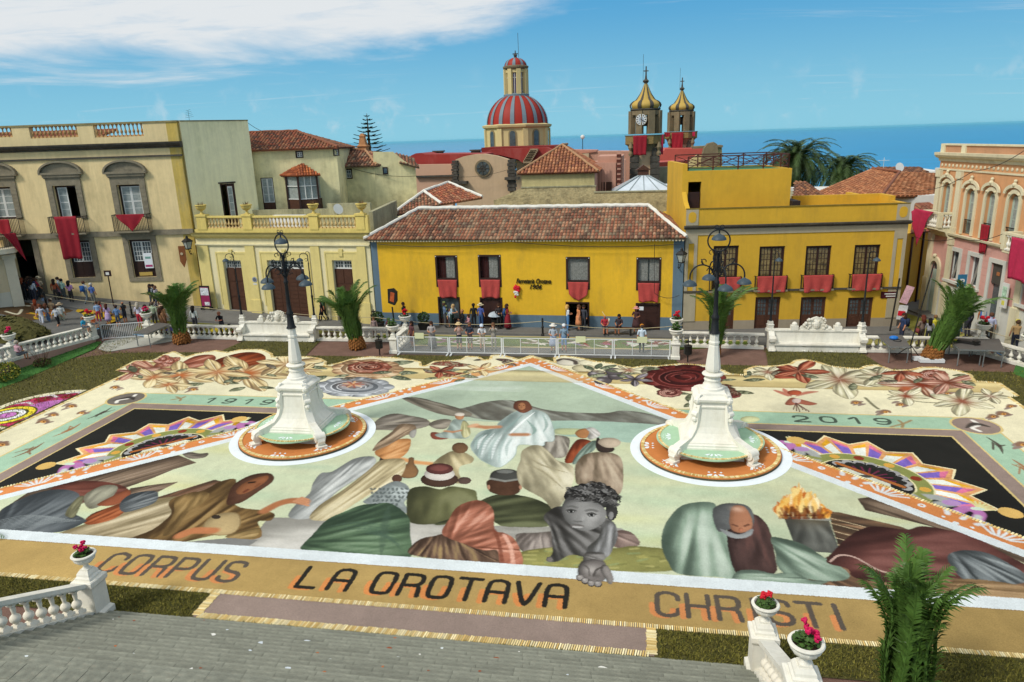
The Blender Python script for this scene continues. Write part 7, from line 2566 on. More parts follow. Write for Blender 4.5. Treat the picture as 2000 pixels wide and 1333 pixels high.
MB().prism([(F.uv(965,392)[0],F.uv(965,392)[1]),(F.uv(1020,366)[0],zl_),(F.L+.1,zl_),(F.L+.1,F.uv(1000,390)[1]),(F.uv(965,392)[0],F.uv(1000,391)[1])],'y',-.155,.05).build('rubble_face',MRUB,F.t)
MB().bx(-.05,F.L+.15,-.2,.1,zl_,zl_+.1).build('ledge',MST,F.t)
MB().bx(0,.3,.4,8,3,ze).bx(F.L-.3,F.L,.4,8,3,ze).build('side_wall',MPK,F.t)
av=3.6
a1,a2=F.uv(1098,285,av),F.uv(1108,283,av+2.5)
ap1,ap2=F.w(a1[0],av,a1[1]),F.w(F.uv(1108,283,av+2.5)[0],av+2.5,a1[1])
e0,e1=F.w(-.3,-.3,ze),F.w(F.L+.3,-.3,ze)
e2=F.w(F.L+.3,8.5,ze)
Mx=F.t.matrix_basis
tile_roof(F.t,[e0,e1,ap1],Mx,TILES_TAN+TILES_OLD[:2],.26,.42,.11,51)
tile_roof(F.t,[e1,e2,ap2,ap1],Mx,TILES_TAN+TILES_RED[:2],.26,.42,.11,52)
tile_roof(F.t,[F.w(-.3,8.5,ze),e0,ap1,ap2],Mx,TILES_OLD,.3,.5,.12,53)
mr=mat('ridge_pale','#a5805e')
ridge(F,[e0+Vector((0,0,.1)),ap1+Vector((0,0,.1)),ap2+Vector((0,0,.1))],mr,.1)
ridge(F,[ap1+Vector((0,0,.1)),e1+Vector((0,0,.1))],mr,.1)
F=Fac('pink_house','flat roofed pink house with slatted posts between the tile roof and the church tower',at(1160,380,63).xy,at(1216,380,63).xy)
zt=F.uv(1190,318)[1]
F.wall(MPK,0,F.uv(1203,350)[0],3,zt,())
MB().bx(.3,F.L,.36,6,3,F.uv(1190,296)[1]-.4).build('upper_block',MPK,F.t)
dk=F.rect(1175,356,1195,378)
MB().bx(dk[0],dk[1],-.04,-.001,dk[2],dk[3]).build('shutter',M_BRWN,F.t)
g=MB()
for k in range(5):
 u=F.uv(1162+k*5,350)[0]
 g.bx(u,u+.08,-.5,-.4,F.uv(1165,376)[1],F.uv(1165,334)[1]-k*-.15)
g.build('slat',MPK,F.t)
g=MB()
up0,up1=F.uv(1204,350)[0],F.uv(1213,350)[0]
for k in range(14):
 z0=5.+k*.42
 g.bx(up0,up1,-.1,.25,z0,z0+.24)
g.build('brick_pier',mat('dark_brick','#5a2f24',.9,.3,3,.3),F.t)
MB().bx(up0+.05,up1-.05,-.05,.24,4,11).build('pier_core',MPK,F.t)
F=Fac('grey_back_wall','rough weathered grey wall below the white glass pyramid',at(1161,395,56).xy,at(1302,395,56).xy,'wall')
F.wall(MRUB,0,F.L,3,F.uv(1230,376)[1],(),t=.3)
MB().bx(-.05,F.L+.05,-.05,.35,F.uv(1230,376)[1],F.uv(1230,376)[1]+.1).build('coping',MST,F.t)
F.wall(MST,F.L,F.L+2.,3,F.uv(1310,400)[1],(),t=.3)
MWG=mat('white_glazing','#c3cdd4',.25,.12,.6,0,spec=.6)
MWGR=mat('grey_glazing_edge','#8b9698',.4,.1,2,0)
py=thing('glass_pyramid','white glazed pyramid skylight with a little brown cap in front of the church tower','skylight',at(1258,376,57.5),.03)
g=MB()
W_=2.5
hgt=at(1255,342,60).z-at(1258,376,57.5).z
g.add([(-W_,0,0),(W_,0,0),(W_,4.5,0),(-W_,4.5,0),(-.35,2.,hgt),(.35,2.,hgt),(.35,2.7,hgt),(-.35,2.7,hgt)],[(0,1,5,4),(1,2,6,5),(2,3,7,6),(3,0,4,7),(4,5,6,7)])
g.build('glazing',MWG,py)
g=MB()
for k in range(5):
 x=-W_+2*W_*k/4
 g.beam((x,-.02,0),(-.35+.7*k/4,1.98,hgt),.06 if 0<k<4 else .22,.05)
g.beam((-W_,-.02,.03),(W_,-.02,.03),.08)
g.build('glazing_bar',MWGR,py)
MB().bx(-.42,.42,1.95,2.7,hgt,hgt+.4).prism([(-.6,hgt+.4),(.6,hgt+.4),(0,hgt+.8)],'y',1.85,2.8).build('cap',M_BRWN,py)
sk=thing('flat_skylight','pale sloping glazed roof between the pyramid and the mustard building','skylight',at(1312,385,57),0)
MB().add([(-1.1,0,0),(1.2,0,0),(1.2,3,.8),(-1.1,3,.8)],[(0,1,2,3)]).bx(-1.1,1.2,0,.05,-.5,.0).build('glazing',MWG,sk)
rf=thing('small_tile_roof','small orange tiled gable roof beside the mustard building','building',at(1300,376,62),0)
o_=at(1300,376,62)
tile_roof(rf,[at(1298,367,62),at(1326,373,62),at(1326,357,65),at(1312,356,65)],rf.matrix_basis,TILES_RED,.3,.45,.12,55)
MB().bx(-.3,1.5,.2,3,-3,.2).build('wall',MPK,rf)
# -- the church: gable, red roofs, great dome, twin bell towers
ch=thing('church','church with a great striped red dome and a tan gable with rose window','church',(0,0,0))
cinv=Matrix.Identity(4)
def cprism(name,px_pts,Y,depth,m,parent=ch):
 """outline seen in the photo, stood at distance Y with its true depth"""
 pts=[at(x,y,Y)for x,y in px_pts]
 g=MB()
 n=len(pts)
 g.add([tuple(p)for p in pts]+[(p.x,p.y+depth,p.z)for p in pts],[tuple(range(n)),tuple(range(2*n-1,n-1,-1))]+[(i,(i+1)%n,n+(i+1)%n,n+i)for i in range(n)])
 return g.build(name,m,parent)
gable=[(886,330),(890,312),(905,306),(925,302),(945,301),(970,305),(990,311),(1000,316),(1005,345),(1003,430),(965,430),(895,430)]
gb=cprism('gable_wall',gable,80,1.,MTAN)
rc=at(943.5,329,79.9)
MB().tube([(rc.x,rc.y-.12,rc.z),(rc.x,rc.y+.1,rc.z)],.92,28).build('rose_frame',MTW,ch)
rw=MB().tube([(rc.x,rc.y-.16,rc.z),(rc.x,rc.y-.1,rc.z)],.72,28).build('rose_window',M_GLASS,ch)
g=MB()
for k in range(8):
 a=k*PI/4
 g.beam((rc.x,rc.y-.2,rc.z),(rc.x+cos(a)*.7,rc.y-.2,rc.z+sin(a)*.7),.06)
g.tube(arc_pts((rc.x,rc.y-.2,rc.z),.3,0,2*PI,16,Vector((1,0,0))),.04,5)
g.build('tracery',M_BASD,rw)
for x0,x1,y0,y1 in((883,893,314,362),(992,1006,312,374)):
 for k in range(9):
  ya,yb_=y0+(y1-y0)*k/9,y0+(y1-y0)*(k+1)/9-.6
  ex=1.2 if k%2 else 0
  p,q=at(x0-ex,yb_,79.5),at(x1+ex,ya,79.5)
  MB().bx(p.x,q.x,79.4,80.2,p.z,q.z).build('quoin',M_BASD,ch)
p,q=at(986,352,79.3),at(1013,349,79.3)
MB().bx(p.x,q.x,79.1,80.2,p.z,q.z+.15).build('ledge',M_BASD,ch)
p,q=at(880,360,79.3),at(912,357,79.3)
MB().bx(p.x,q.x,79.1,80.2,p.z,q.z+.15).build('ledge',M_BASD,ch)
cprism('side_wall',[(812,345),(812,322),(885,321),(885,430),(812,430)],81,1.,mat('tan_pink','#c49e84',.85,.05,.5,.1))
p,q=at(812,347,80.8),at(884,342,80.8)
MB().bx(p.x,q.x,80.6,81.1,p.z,q.z).build('ledge',M_BASD,ch)
a,b=at(795,311,83),at(884,311,83)
cprism('aisle_roof',[(795,312),(803,304),(812,300),(822,299),(830,302),(925,301),(938,302),(938,322),(797,323)],82.5,8,MREDR)
cprism('aisle_wall',[(812,323),(938,322),(938,360),(812,360)],82.6,7,MTAN)
cprism('nave_roof',[(936,302),(958,292),(1068,288),(1086,296),(1085,306),(1020,318),(1012,312),(975,303)],96,10,MREDR)
cprism('nave_roof',[(940,289),(1082,285),(1087,292),(1085,303),(1060,312),(1020,316),(1000,312),(940,306)],98,12,mat('dark_red_block','#7b221c',.7,.1,.4,.1))
cprism('nave_wall',[(1010,316),(1085,305),(1150,300),(1150,420),(1000,430)],99,6,MTAN)
g=MB()
for k in range(8):
 p=at(1030+k*1.9,316-k*3.2,95.5)
 g.box(p,(1.,.8,.35))
g.build('roof_steps',mat('step_tiles','#9a8468',.9,.2),ch)
for x,y in((855,303),(928,301)):
 p=at(x,y,88)
 MB().bx(p.x-.5,p.x+.5,88,89,p.z-.4,p.z+.35).bx(p.x-.65,p.x+.65,87.9,89.1,p.z+.35,p.z+.5).build('roof_vent',M_BASD,ch)
cprism('right_wall',[(1062,305),(1085,296),(1235,296),(1235,400),(1062,400)],100,5,MPK)
cprism('right_wall_cap',[(1062,297),(1085,293),(1165,294),(1165,297.5),(1062,305)],99.8,5,mat('pink_cap','#b57f6c',.85,.05))
YD=108
base=at(1011.5,287,YD)
R_=(at(1074,287,YD).x-at(949,287,YD).x)/2/1.
zb_,zc_=base.z-2,at(1011,246,YD).z
cxy=(base.x,YD+R_,0)
YC=YD+R_
base=at(1011.5,287,YC)
R_=(at(1074,287,YC).x-at(949,287,YC).x)/2
zc_=at(1011,245,YC).z
cxy=Vector((base.x,YC,0))
rot=PI/8
MB().lathe([(R_*1.,base.z-3),(R_*1.,zc_-.5),(R_*1.08,zc_-.3),(R_*1.10,zc_),(R_*.98,zc_+.15)],cxy,8,rot).build('drum',MDRUM,ch)
for k in range(8):
 a=rot+k*PI/4
 g=MB().box((cxy.x+cos(a)*R_*.98,cxy.y+sin(a)*R_*.98,(base.z-3+zc_-.5)/2),(.5,.75,zc_-.5-base.z+3),a)
 g.build('corner_pilaster',MDRUM,ch)
for k in range(8):
 a=k*PI/4+PI/4*0
 ap_=R_*cos(PI/8)
 c=Vector((cxy.x+cos(a)*(ap_+.02),cxy.y+sin(a)*(ap_+.02),0))
 ux=Vector((-sin(a),cos(a),0))
 nn_=Vector((cos(a),sin(a),0))
 for nm,w_,dd,m in(('arch_surround',.62,.08,mat('window_stone','#8d7f5c',.9,.1)),('arched_window',.42,.12,M_GLASS)):
  z0,z1=base.z-.2+(.0 if w_>.5 else .1),zc_-1.25
  pts=[(-w_,z0),(w_,z0)]+[(w_*cos(t),z1+w_*sin(t))for t in np.linspace(0,PI,9)]
  g=MB()
  vs=[c+ux*p[0]+nn_*e+Vector((0,0,p[1]))for e in(-.1,dd)for p in pts]
  n=len(pts)
  g.add(vs,[tuple(range(n))[::-1],tuple(range(n,2*n))]+[(i,(i+1)%n,n+(i+1)%n,n+i)for i in range(n)])
  g.build(nm,m,ch)
zt_=at(1011,189,YC).z
RD=(at(1070,243,YC).x-at(953,243,YC).x)/2
HD=zt_-zc_
rl2=(at(1033,187,YC).x-at(988,187,YC).x)/2
prof=[]
for k in range(13):
 t=k/12*(PI/2-.38)
 prof.append((RD*cos(t),HD*sin(t)/sin(PI/2-.38)))
NS=16
for k in range(NS):
 a0=k*2*PI/NS
 wd=2*PI/NS
 MB().lathe(prof,(cxy.x,cxy.y,zc_+.1),5,0,a0=a0+wd*.17,a1=a0+wd*.83).build('dome_gore',MDOME,ch,60)
 MB().lathe([(r+.10,z)for r,z in prof],(cxy.x,cxy.y,zc_+.1),2,0,a0=a0-wd*.17,a1=a0+wd*.17).build('dome_rib',MDST,ch,60)
MB().lathe([(r-.05,z)for r,z in prof],(cxy.x,cxy.y,zc_+.1),32).build('dome_shell',MDOME,ch,60)
z0=zt_
zl1=at(1011,136,YC).z
RL_=(at(1031,160,YC).x-at(987,160,YC).x)/2
MB().lathe([(RL_*1.12,z0-.3),(RL_*1.15,z0+.25),(RL_*1.,z0+.4)],cxy,16).build('lantern_base',MDST,ch)
MB().lathe([(RL_*.78,z0+.3),(RL_*.78,zl1)],cxy,8,PI/8).build('lantern_core',mat('violet_glass','#5a4a8d',.3,.3,2,0,spec=.5),ch)
for k in range(8):
 a=PI/8+k*PI/4
 MB().box((cxy.x+cos(a)*RL_*.92,cxy.y+sin(a)*RL_*.92,(z0+.3+zl1)/2),(.55,.62,zl1-z0-.3),a).build('lantern_pier',MDRUM,ch)
 a=k*PI/4
 c=Vector((cxy.x+cos(a)*RL_*.84,cxy.y+sin(a)*RL_*.84,0))
 ux=Vector((-sin(a),cos(a),0))
 g=MB()
 g.beam(tuple(c-ux*.5+Vector((0,0,zl1-.25))),tuple(c+ux*.5+Vector((0,0,zl1-.25))),.3,.5)
 g.build('lantern_arch',MDRUM,ch)
 g=MB().beam(tuple(c+Vector((0,0,z0+.3))),tuple(c+Vector((0,0,zl1))),.07)
 g.beam(tuple(c-ux*.4+Vector((0,0,z0+(zl1-z0)*.68))),tuple(c+ux*.4+Vector((0,0,z0+(zl1-z0)*.68))),.07)
 g.build('lantern_bar',M_WFRM,ch)
MB().lathe([(RL_*1.,zl1-.05),(RL_*1.12,zl1+.15),(RL_*1.14,zl1+.4),(RL_*1.,zl1+.5)],cxy,16).build('lantern_cornice',MTW,ch)
zl2=at(1008,113,YC).z
hh=zl2-zl1-.45
pr2=[(RL_*.95*cos(t),hh*sin(t))for t in np.linspace(0,PI/2-.05,8)]
for k in range(8):
 a0=k*PI/4
 MB().lathe(pr2,(cxy.x,cxy.y,zl1+.45),4,0,a0=a0+.14,a1=a0+PI/4-.14).build('cupola_gore',MDOME,ch,60)
 MB().lathe([(r+.06,z)for r,z in pr2],(cxy.x,cxy.y,zl1+.45),2,0,a0=a0-.14,a1=a0+.14).build('cupola_rib',MDST,ch,60)
zx=at(1008,99,YC).z
MB().lathe([(.35,zl2-.1),(.18,zl2+.1),(.3,zl2+.3),(.1,zl2+.5),(.06,zx)],cxy,8).bx(cxy.x-.4,cxy.x+.4,cxy.y-.06,cxy.y+.06,zx-.55,zx-.4).tube([(cxy.x+.5,cxy.y,zl2),(cxy.x+.45,cxy.y,zx+2.4)],.03,4).build('cross',M_BASD,ch)
def bell_tower(label,Y,cxpx,pw,ys,clock,side):
 """ys: dict of photo rows; pw: belfry width in photo pixels"""
 c=at(cxpx,ys['sill'],Y)
 hw=pw/1400*((c-Vector((0,0,CAM_H))).dot(_F))/2
 t=thing('bell_tower',label,'church tower',(c.x,Y+hw,0),0.,'twin bell towers of the church')
 def zz(y):
  return at(cxpx,y,Y+hw).z
 z_top,z_sill,z_bal,z_balb,z_low=zz(ys['cap']),zz(ys['sill']),zz(ys['bal']),zz(ys['balb']),zz(ys['low'])
 for k in range(8):
  a=PI/8+k*PI/4
  MB().box((cos(a)*hw*.98,sin(a)*hw*.98,(z_sill+z_top)/2),(hw*.36,hw*.44,z_top-z_sill),a).build('pier',MTW,t)
  a=k*PI/4
  g=MB()
  c_=Vector((cos(a)*hw*.93,sin(a)*hw*.93,0))
  ux=Vector((-sin(a),cos(a),0))
  hgt_=(z_top-z_sill)
  g.beam(tuple(c_-ux*hw*.35+Vector((0,0,z_top-hgt_*.09))),tuple(c_+ux*hw*.35+Vector((0,0,z_top-hgt_*.09))),hw*.26,hgt_*.18)
  for s_ in(-1,1):
   g.beam(tuple(c_+ux*s_*hw*.2+Vector((0,0,z_top-hgt_*.20))),tuple(c_+ux*s_*hw*.3+Vector((0,0,z_top-hgt_*.34))),hw*.2,hw*.14)
  g.build('arch',MTW,t)
 bl_=MB().lathe([(.12*hw,z_sill+(z_top-z_sill)*.72),(.3*hw,z_sill+(z_top-z_sill)*.62),(.34*hw,z_sill+(z_top-z_sill)*.42),(.46*hw,z_sill+(z_top-z_sill)*.34)],n=12)
 bl_.bx(-hw*.9,hw*.9,-.08,.08,z_sill+(z_top-z_sill)*.72,z_sill+(z_top-z_sill)*.76)
 bl_.build('bell',M_BASD,t)
 MB().lathe([(hw*1.02,z_top),(hw*1.12,z_top+.12),(hw*1.1,z_top+.25)],n=8,rot=PI/8).build('cornice',M_BASD,t)
 zo,zn,zp=z_top+.25,zz(ys['neck']),zz(ys['tip'])
 Hc=zp-zo
 pr=[(.98,0),(1.06,.07),(1.08,.14),(1.02,.22),(.86,.30),(.70,.34),(.64,.37),(.55,.45),(.42,.56),(.30,.70),(.20,.84),(.11,.97),(.05,1.)]
 prr=[(r*hw,z*Hc)for r,z in pr]
 for k in range(8):
  a0=PI/8+k*PI/4
  MB().lathe(prr,(0,0,zo),4,0,a0=a0+.10,a1=a0+PI/4-.10).build('cap_gore',MYD,t,60)
  MB().lathe([(r*1.03+.03,z)for r,z in prr],(0,0,zo),2,0,a0=a0-.12,a1=a0+.12).build('cap_rib',M_BASD,t,60)
 zx=zz(ys['cross'])
 MB().lathe([(.12*hw,zp),(.22*hw,zp+.25),(.08*hw,zp+.5),(.05*hw,zp+1),(.04*hw,zx)],n=8).bx(-.3,.3,-.05,.05,zx-.6,zx-.48).tube([(-.35,0,zp),(-.35,0,zx+1.4)],.02,4).build('cross',M_BASD,t)
 bw_=hw*1.35
 MB().lathe([(bw_*.8,z_balb-.9),(bw_*.95,z_balb-.2),(bw_*1.1,z_balb)],n=8,rot=PI/8).build('balcony_bracket',MTW,t)
 g=MB()
 g.lathe([(bw_*1.08,z_balb),(bw_*1.08,z_bal)],n=8,rot=PI/8)
 g.build('balcony',mat('carved_stone','#8a7448',.9,.45,2.5,.8,6,dirt='#5a4a30',dirt_amt=.8,dscale=2.5,dstretch=1,tooth=.1),t)
 MB().lathe([(bw_*1.1,z_bal),(bw_*1.12,z_bal+.12)],n=8,rot=PI/8).build('balcony_rail',MTW,t)
 MB().bx(-hw*.95,hw*.95,-hw*.9,hw*.95,z_low-20,z_balb-.3).build('shaft',MTAN,t)
 for sx in(-1,1):
  g=MB()
  nb=16
  zA,zB=z_low-12,z_low+(z_balb-z_low)*.0
  for j in range(nb):
   za,zb2=zA+(zB-zA)*j/nb,zA+(zB-zA)*(j+1)/nb-.05
   g.bx(sx*hw*.70-hw*.32,sx*hw*.70+hw*.32,-hw*1.08-(.05 if j%2 else 0),-hw*.88,za,zb2)
  g.build('basalt_pier',M_BASD,t)
  MB().bx(sx*hw*.70-hw*.24,sx*hw*.70+hw*.24,-hw*1.,-hw*.88,z_low,z_balb-.5).build('upper_pier',M_BASD if sx<0 else M_BASD,t)
  MB().lathe([(.25,z_low),(.3,z_low+.3),(.15,z_low+.6),(.35,z_low+1.),(.2,z_low+1.4),(.05,z_low+1.7)],(sx*hw*.95,-hw*1.05,0),8).build('finial',MTW,t)
 g=MB().prism([(-hw*.25,z_low-3.4),(hw*.25,z_low-3.4),(hw*.25,z_low-2.2),(0,z_low-1.8),(-hw*.25,z_low-2.2)],'y',-hw*1.,-hw*.88)
 g.build('arched_window',M_BRWN,t)
 if clock:
  a=-PI/2-PI/8+PI/8*clock[0]
  cz=z_sill+(z_top-z_sill)*.62
  k_=thing('clock','round white clock face with black numerals on the nearer bell tower','clock',(c.x+clock[1]*hw,Y+hw-hw*1.12,cz))
  rr=hw*.36
  MB().tube([(0,.12,0),(0,0,0)],rr*1.12,28).build('stone_ring',MTW,k_)
  MB().tube([(0,0,0),(0,-.02,0)],rr,28).build('face',mat('clock_white','#dfe0dc',.5,.03),k_)
  g=MB()
  for q in range(12):
   an=q*PI/6
   s_,c2=sin(an),cos(an)
   g.box((s_*rr*.78,-.03,c2*rr*.78),(rr*.16,.02,rr*.26),0,0,an)
  g.build('numerals',M_BLKI,k_)
  g=MB()
  g.tube([(0,-.03,0),(0,-.035,0)],rr*.5,20)
  g.build('inner_disc',mat('clock_grey','#a9b3bd',.5,.1),k_)
  g=MB()
  for an,ll in((radians(118),.5),(radians(-55+180+0),.0),(radians(122),.78)):
   if ll:
    g.beam((-sin(an)*rr*.15,-.05,-cos(an)*rr*.15),(sin(an)*rr*ll,-.05,cos(an)*rr*ll),.07,.03)
  g.beam((0,-.05,0),(sin(radians(130))*rr*.6,-.05,cos(radians(130))*rr*.6),.08,.03)
  g.beam((0,-.06,0),(sin(radians(-50))*rr*.25,-.06,cos(radians(-50))*rr*.25),.07,.03)
  g.build('hands',M_BLKI,k_)
 return t,hw,z_bal,z_balb,z_low,c
YT1,YT2=94,119
t1=bell_tower('nearer bell tower with a clock under a striped yellow onion cap',YT1,1260,57,dict(cap=217,sill=262,bal=266,balb=281,low=304,neck=190,tip=163,cross=130),(1,-.28),-1)
t2=bell_tower('farther bell tower with a striped yellow onion cap, right of the clock tower',YT2,1331,46,dict(cap=219,sill=257,bal=259,balb=270,low=292,neck=195,tip=177,cross=152),None,1)
def church_cloth(label,px0,px1,py0,py1,Y,m=None):
 a,b=at(px0,py1,Y),at(px1,py0,Y)
 Fx=Fac('tmp','tmp',(a.x,Y),(b.x,Y))
 bpy.data.objects.remove(Fx.t)
 cloth_hang(label,Fx,0,Fx.L,b.z,a.z,0,m or M_RCL,'flat',int(px0))
church_cloth('long deep red cloth hanging from the balcony of the clock tower',1236,1264,265,304,YT1-.85)
church_cloth('magenta cloth blown sideways on the right of the clock tower balcony',1288,1296,263,302,YT1+.4,M_MCL)
church_cloth('deep red cloth hanging from the balcony of the farther bell tower',1311,1335,259,291,YT2-.8)
church_cloth('short red cloth at the left end of the farther tower balcony',1297,1309,259,268,YT2-.3)
church_cloth('short magenta cloth at the right end of the farther tower balcony',1352,1358,258,267,YT2-.3,M_MCL)
cprism('right_nave_roof',[(1286,308),(1294,297),(1300,291),(1392,290),(1388,312),(1370,318),(1286,318)],112,10,mat('salmon_roof','#b85448',.7,.1,.3,.1))
cprism('right_nave_roof',[(1286,318),(1374,313),(1355,322),(1340,328),(1288,329)],100,6,mat('salmon_roof','#b85448'))
cprism('curved_gable',[(1286,327),(1330,325),(1350,318),(1365,306),(1375,303),(1386,301),(1384,330),(1380,400),(1286,400),(1286,335)],98,1.2,mat('gable_grey','#8d8b78',.9,.2,1,.3,dirt='#4a483f',dirt_amt=.6))
cprism('curved_gable',[(1340,330),(1350,312),(1362,303),(1377,306),(1384,320),(1384,340),(1340,340)],97,1.2,MDRUM)
cprism('gable_scroll',[(1370,312),(1376,290),(1383,281),(1395,278),(1401,282),(1403,300),(1400,345),(1370,345)],96,2,MTW)
cprism('gable_wall',[(1400,290),(1410,288),(1411,345),(1400,345)],99,3,MDRUM)
cprism('gable_cap',[(1355,287),(1412,284),(1412,288),(1355,291)],98.5,4,MTW)
cprism('stone_base',[(1220,345),(1330,335),(1330,420),(1220,420)],101,2,M_BASD)
cprism('pink_side',[(1140,318),(1222,312),(1222,400),(1140,400)],90,3,MPK)
fl=thing('roof_lamp','slim lamp with a white globe standing far behind the tiled roof','street lamp',at(1138,296,105))
MB().tube([(0,0,-2),(0,0,1.7)],.05,5).build('pole',M_IRON,fl)
MB().ball((0,0,1.95),.3,10,6).build('globe',M_WFRM,fl)
# -- houses to the right, behind the mustard building
F=Fac('tan_roof_house','broad tan tiled hip roof behind the mustard building terrace',at(1600,400,62).xy,at(1722,400,62).xy)
ze=at(1660,384,62).z
MB().bx(0,F.L+6,.3,12,2,ze-.05).build('wall',mat('white_wall','#d2d2cc',.8,.06,.5,.1),F.t)
Mx=F.t.matrix_basis
A0,A1=at(1578,384,60),at(1722,386,61)
RL1,RR1=at(1703,331,73),at(1757,338,71)
tile_roof(F.t,[A0,A1,RR1,RL1],Mx,TILES_TAN,.30,.42,.12,61)
A2=at(1822,385,63)
tile_roof(F.t,[A1,A2,at(1822,352,72),RR1],Mx,['#94603e','#a06844','#8a5636','#a87450'],.42,.5,.19,62)
ridge(F,[A1+Vector((0,0,.12)),RR1+Vector((0,0,.1)),RL1+Vector((0,0,.1))],mat('ridge_tile','#80503a'),.13)
dsh=thing('satellite_dish','white satellite dish above the tan tiled roof','satellite dish',at(1755,334,73))
MB().tube([(0,0,-1),(0,0,.2)],.05,5).build('mast',M_IRON,dsh)
MB().lathe([(.001,0),(.2,.03),(.42,.12)],n=18).build('dish',M_WFRM,dsh,40,(0,0,.3)).rotation_euler=(1.3,0,.3)
F=Fac('brown_roof_house','small house with an old brown tiled roof beside the roof room stair',at(1552,400,56).xy,at(1612,400,57).xy)
MB().bx(0,F.L,.3,6,2,at(1580,383,56).z).build('wall',MST,F.t)
tile_roof(F.t,[at(1550,384,56),at(1614,384,56.5),at(1575,357,60),at(1552,355,60)],F.t.matrix_basis,TILES_DARK,.3,.42,.12,63)
F=Fac('white_house','low white house with a brown tiled roof in front of the sea',at(1755,360,84).xy,at(1845,360,84).xy)
MB().bx(0,F.L,0,8,0,at(1800,336,84).z).build('wall',mat('white_wall','#d2d2cc'),F.t)
tile_roof(F.t,[at(1745,338,83.5),at(1812,338,83.5),at(1795,327,88),at(1710,328,88)],F.t.matrix_basis,TILES_DARK,.4,.5,.17,64)
MB().bx(F.L*.75,F.L+3,-1,0,0,at(1830,329,83).z).build('wall',mat('white_wall','#d2d2cc'),F.t)
F=Fac('street_corner_house','narrow yellow house with an old tiled roof down the side street at the right',at(1762,600,53).xy,at(1812,600,57).xy)
zt=F.uv(1790,452)[1]
F.wall(MM,-1.2,F.L,-.5,zt,())
tile_roof(F.t,[at(1780,455,52.8),at(1822,452,56),at(1826,392,63),at(1788,398,60)],F.t.matrix_basis,TILES_DARK+TILES_RED,.26,.4,.11,65)
MB().bx(-1.2,F.L,.36,8,-.5,zt).build('side_wall',MM,F.t)
u=F.uv(1797,500)[0]
MB().bx(u,u+.12,-.12,-.001,0,zt).build('drainpipe',M_DARKW,F.t)
u=F.uv(1776,500)[0]
MB().bx(u,u+.12,-.12,-.001,1.5,zt-.3).build('drainpipe',M_DARKW,F.t)
an=thing('tv_antenna','small television aerial standing against the sea right of the palms','antenna',at(1725,330,78))
g=MB().tube([(0,0,-1),(0,0,1.1)],.025,4)
for k in range(6):
 g.tube([(-.5+k*.16,-.25,.8),(-.5+k*.16,.25,.8)],.02,3)
g.tube([(-.6,0,.8),(.5,0,.8)],.02,3)
g.build('mast',M_WFRM,an)
# -- the pink building on the right
MPO=mat('salmon_orange','#d09a6c',.85,.06,.5,.12,14,streak=.08,dirt='#a87048',dirt_amt=.3)
MPL=mat('rose_pink','#cc9c90',.85,.05,.5,.12,14,streak=.06,dirt='#a3695a',dirt_amt=.25)
MTR=mat('stucco_trim','#d8cfae',.85,.06,1.5,.15,14,streak=.10,dirt='#8d8460',dirt_amt=.45)
MWB=mat('white_base','#c9c9c0',.85,.06,1,.1,14,streak=.05)
pA=gz(1800,606,0)
F=Fac('pink_palace','ornate salmon and pink corner building with arched windows and white trim at the right',(pA.x,pA.y),(pA.x+2.3,pA.y-17.5))
pk=F
def XU(px,py,v=0.):
 return F.uv(px,py,v)
ZT,ZC1,ZC0,ZL=11.08,10.55,10.,5.5
Lp=F.L
upper=[(1.25,6.45,8.72),(3.95,5.75,8.5),(5.95,5.75,8.5),(8.05,5.75,8.5),(11.6,5.75,8.5),(13.8,5.75,8.5)]
lower=[(2.6,3.6,2.7,4.55),(4.75,5.75,2.7,4.55),(6.9,8.,.1,4.5),(9.9,10.9,2.7,4.55),(12.4,13.4,2.7,4.55)]
hu=[(c-.46,c+.46,a,b)for c,a,b in upper]
F.wall(MPO,0,Lp,ZL+.12,ZC0,hu)
F.wall(MWB,0,Lp,-.3,2.35,[(.55,1.45,0,3.6),(6.9,8.,.1,4.5)],name='base_wall')
F.wall(MPL,0,Lp,2.35,ZL-.12,[(.55,1.45,0,3.6)]+lower)
F.shell(MPO,0,Lp,0,ZC0,.351,10,floors=(ZL,))
for z in[2.35+.42*k for k in range(1,8)]:
 for a,b in((1.75,2.4),(3.85,4.6),(5.95,6.7),(8.2,8.6)):
  MB().bx(a,b,-.012,-.001,z,z+.38).build('stone_course',MPL,F.t)
F.band(MTR,-.1,Lp,ZL-.12,ZL+.12,.2,'ledge',prof=[(0,.05),(.4,.12),(.5,.22),(1,.25)])
F.band(MTR,-.1,Lp,ZC0,ZC1,.3,'cornice',prof=[(0,.06),(.3,.1),(.45,.3),(.7,.4),(1,.42)])
F.band(MTR,0,Lp,ZC0-.55,ZC0-.45,.06,'band')
F.wall(mat('salmon_parapet','#b98a68',.9,.12,1,.2,14,dirt='#8f7a5c',dirt_amt=.5),0,Lp,ZC1,ZT-.1,(),t=.3)
MB().bx(-.03,Lp,-.08,.34,ZT-.1,ZT).build('coping',MTR,F.t)
for u in(.0,2.35,9.4,14.5):
 MB().bx(u,u+.45,-.09,-.001,ZC1,ZT-.1).build('parapet_pier',MTR,F.t)
 g=MB().bx(u,u+.45,-.12,-.001,ZL+.13,ZC0-.56).bx(u-.05,u+.5,-.2,-.001,ZC0-1.,ZC0-.56).bx(u-.04,u+.49,-.16,-.001,ZL+.13,ZL+.5)
 g.build('pilaster',MTR,F.t)
 g=MB().bx(u,u+.45,-.14,-.001,2.4,ZL-.13).bx(u-.04,u+.49,-.2,-.001,ZL-.6,ZL-.13).bx(u-.05,u+.5,-.2,-.001,0,2.4)
 g.build('pilaster',MTR,F.t)
fr_=MB()
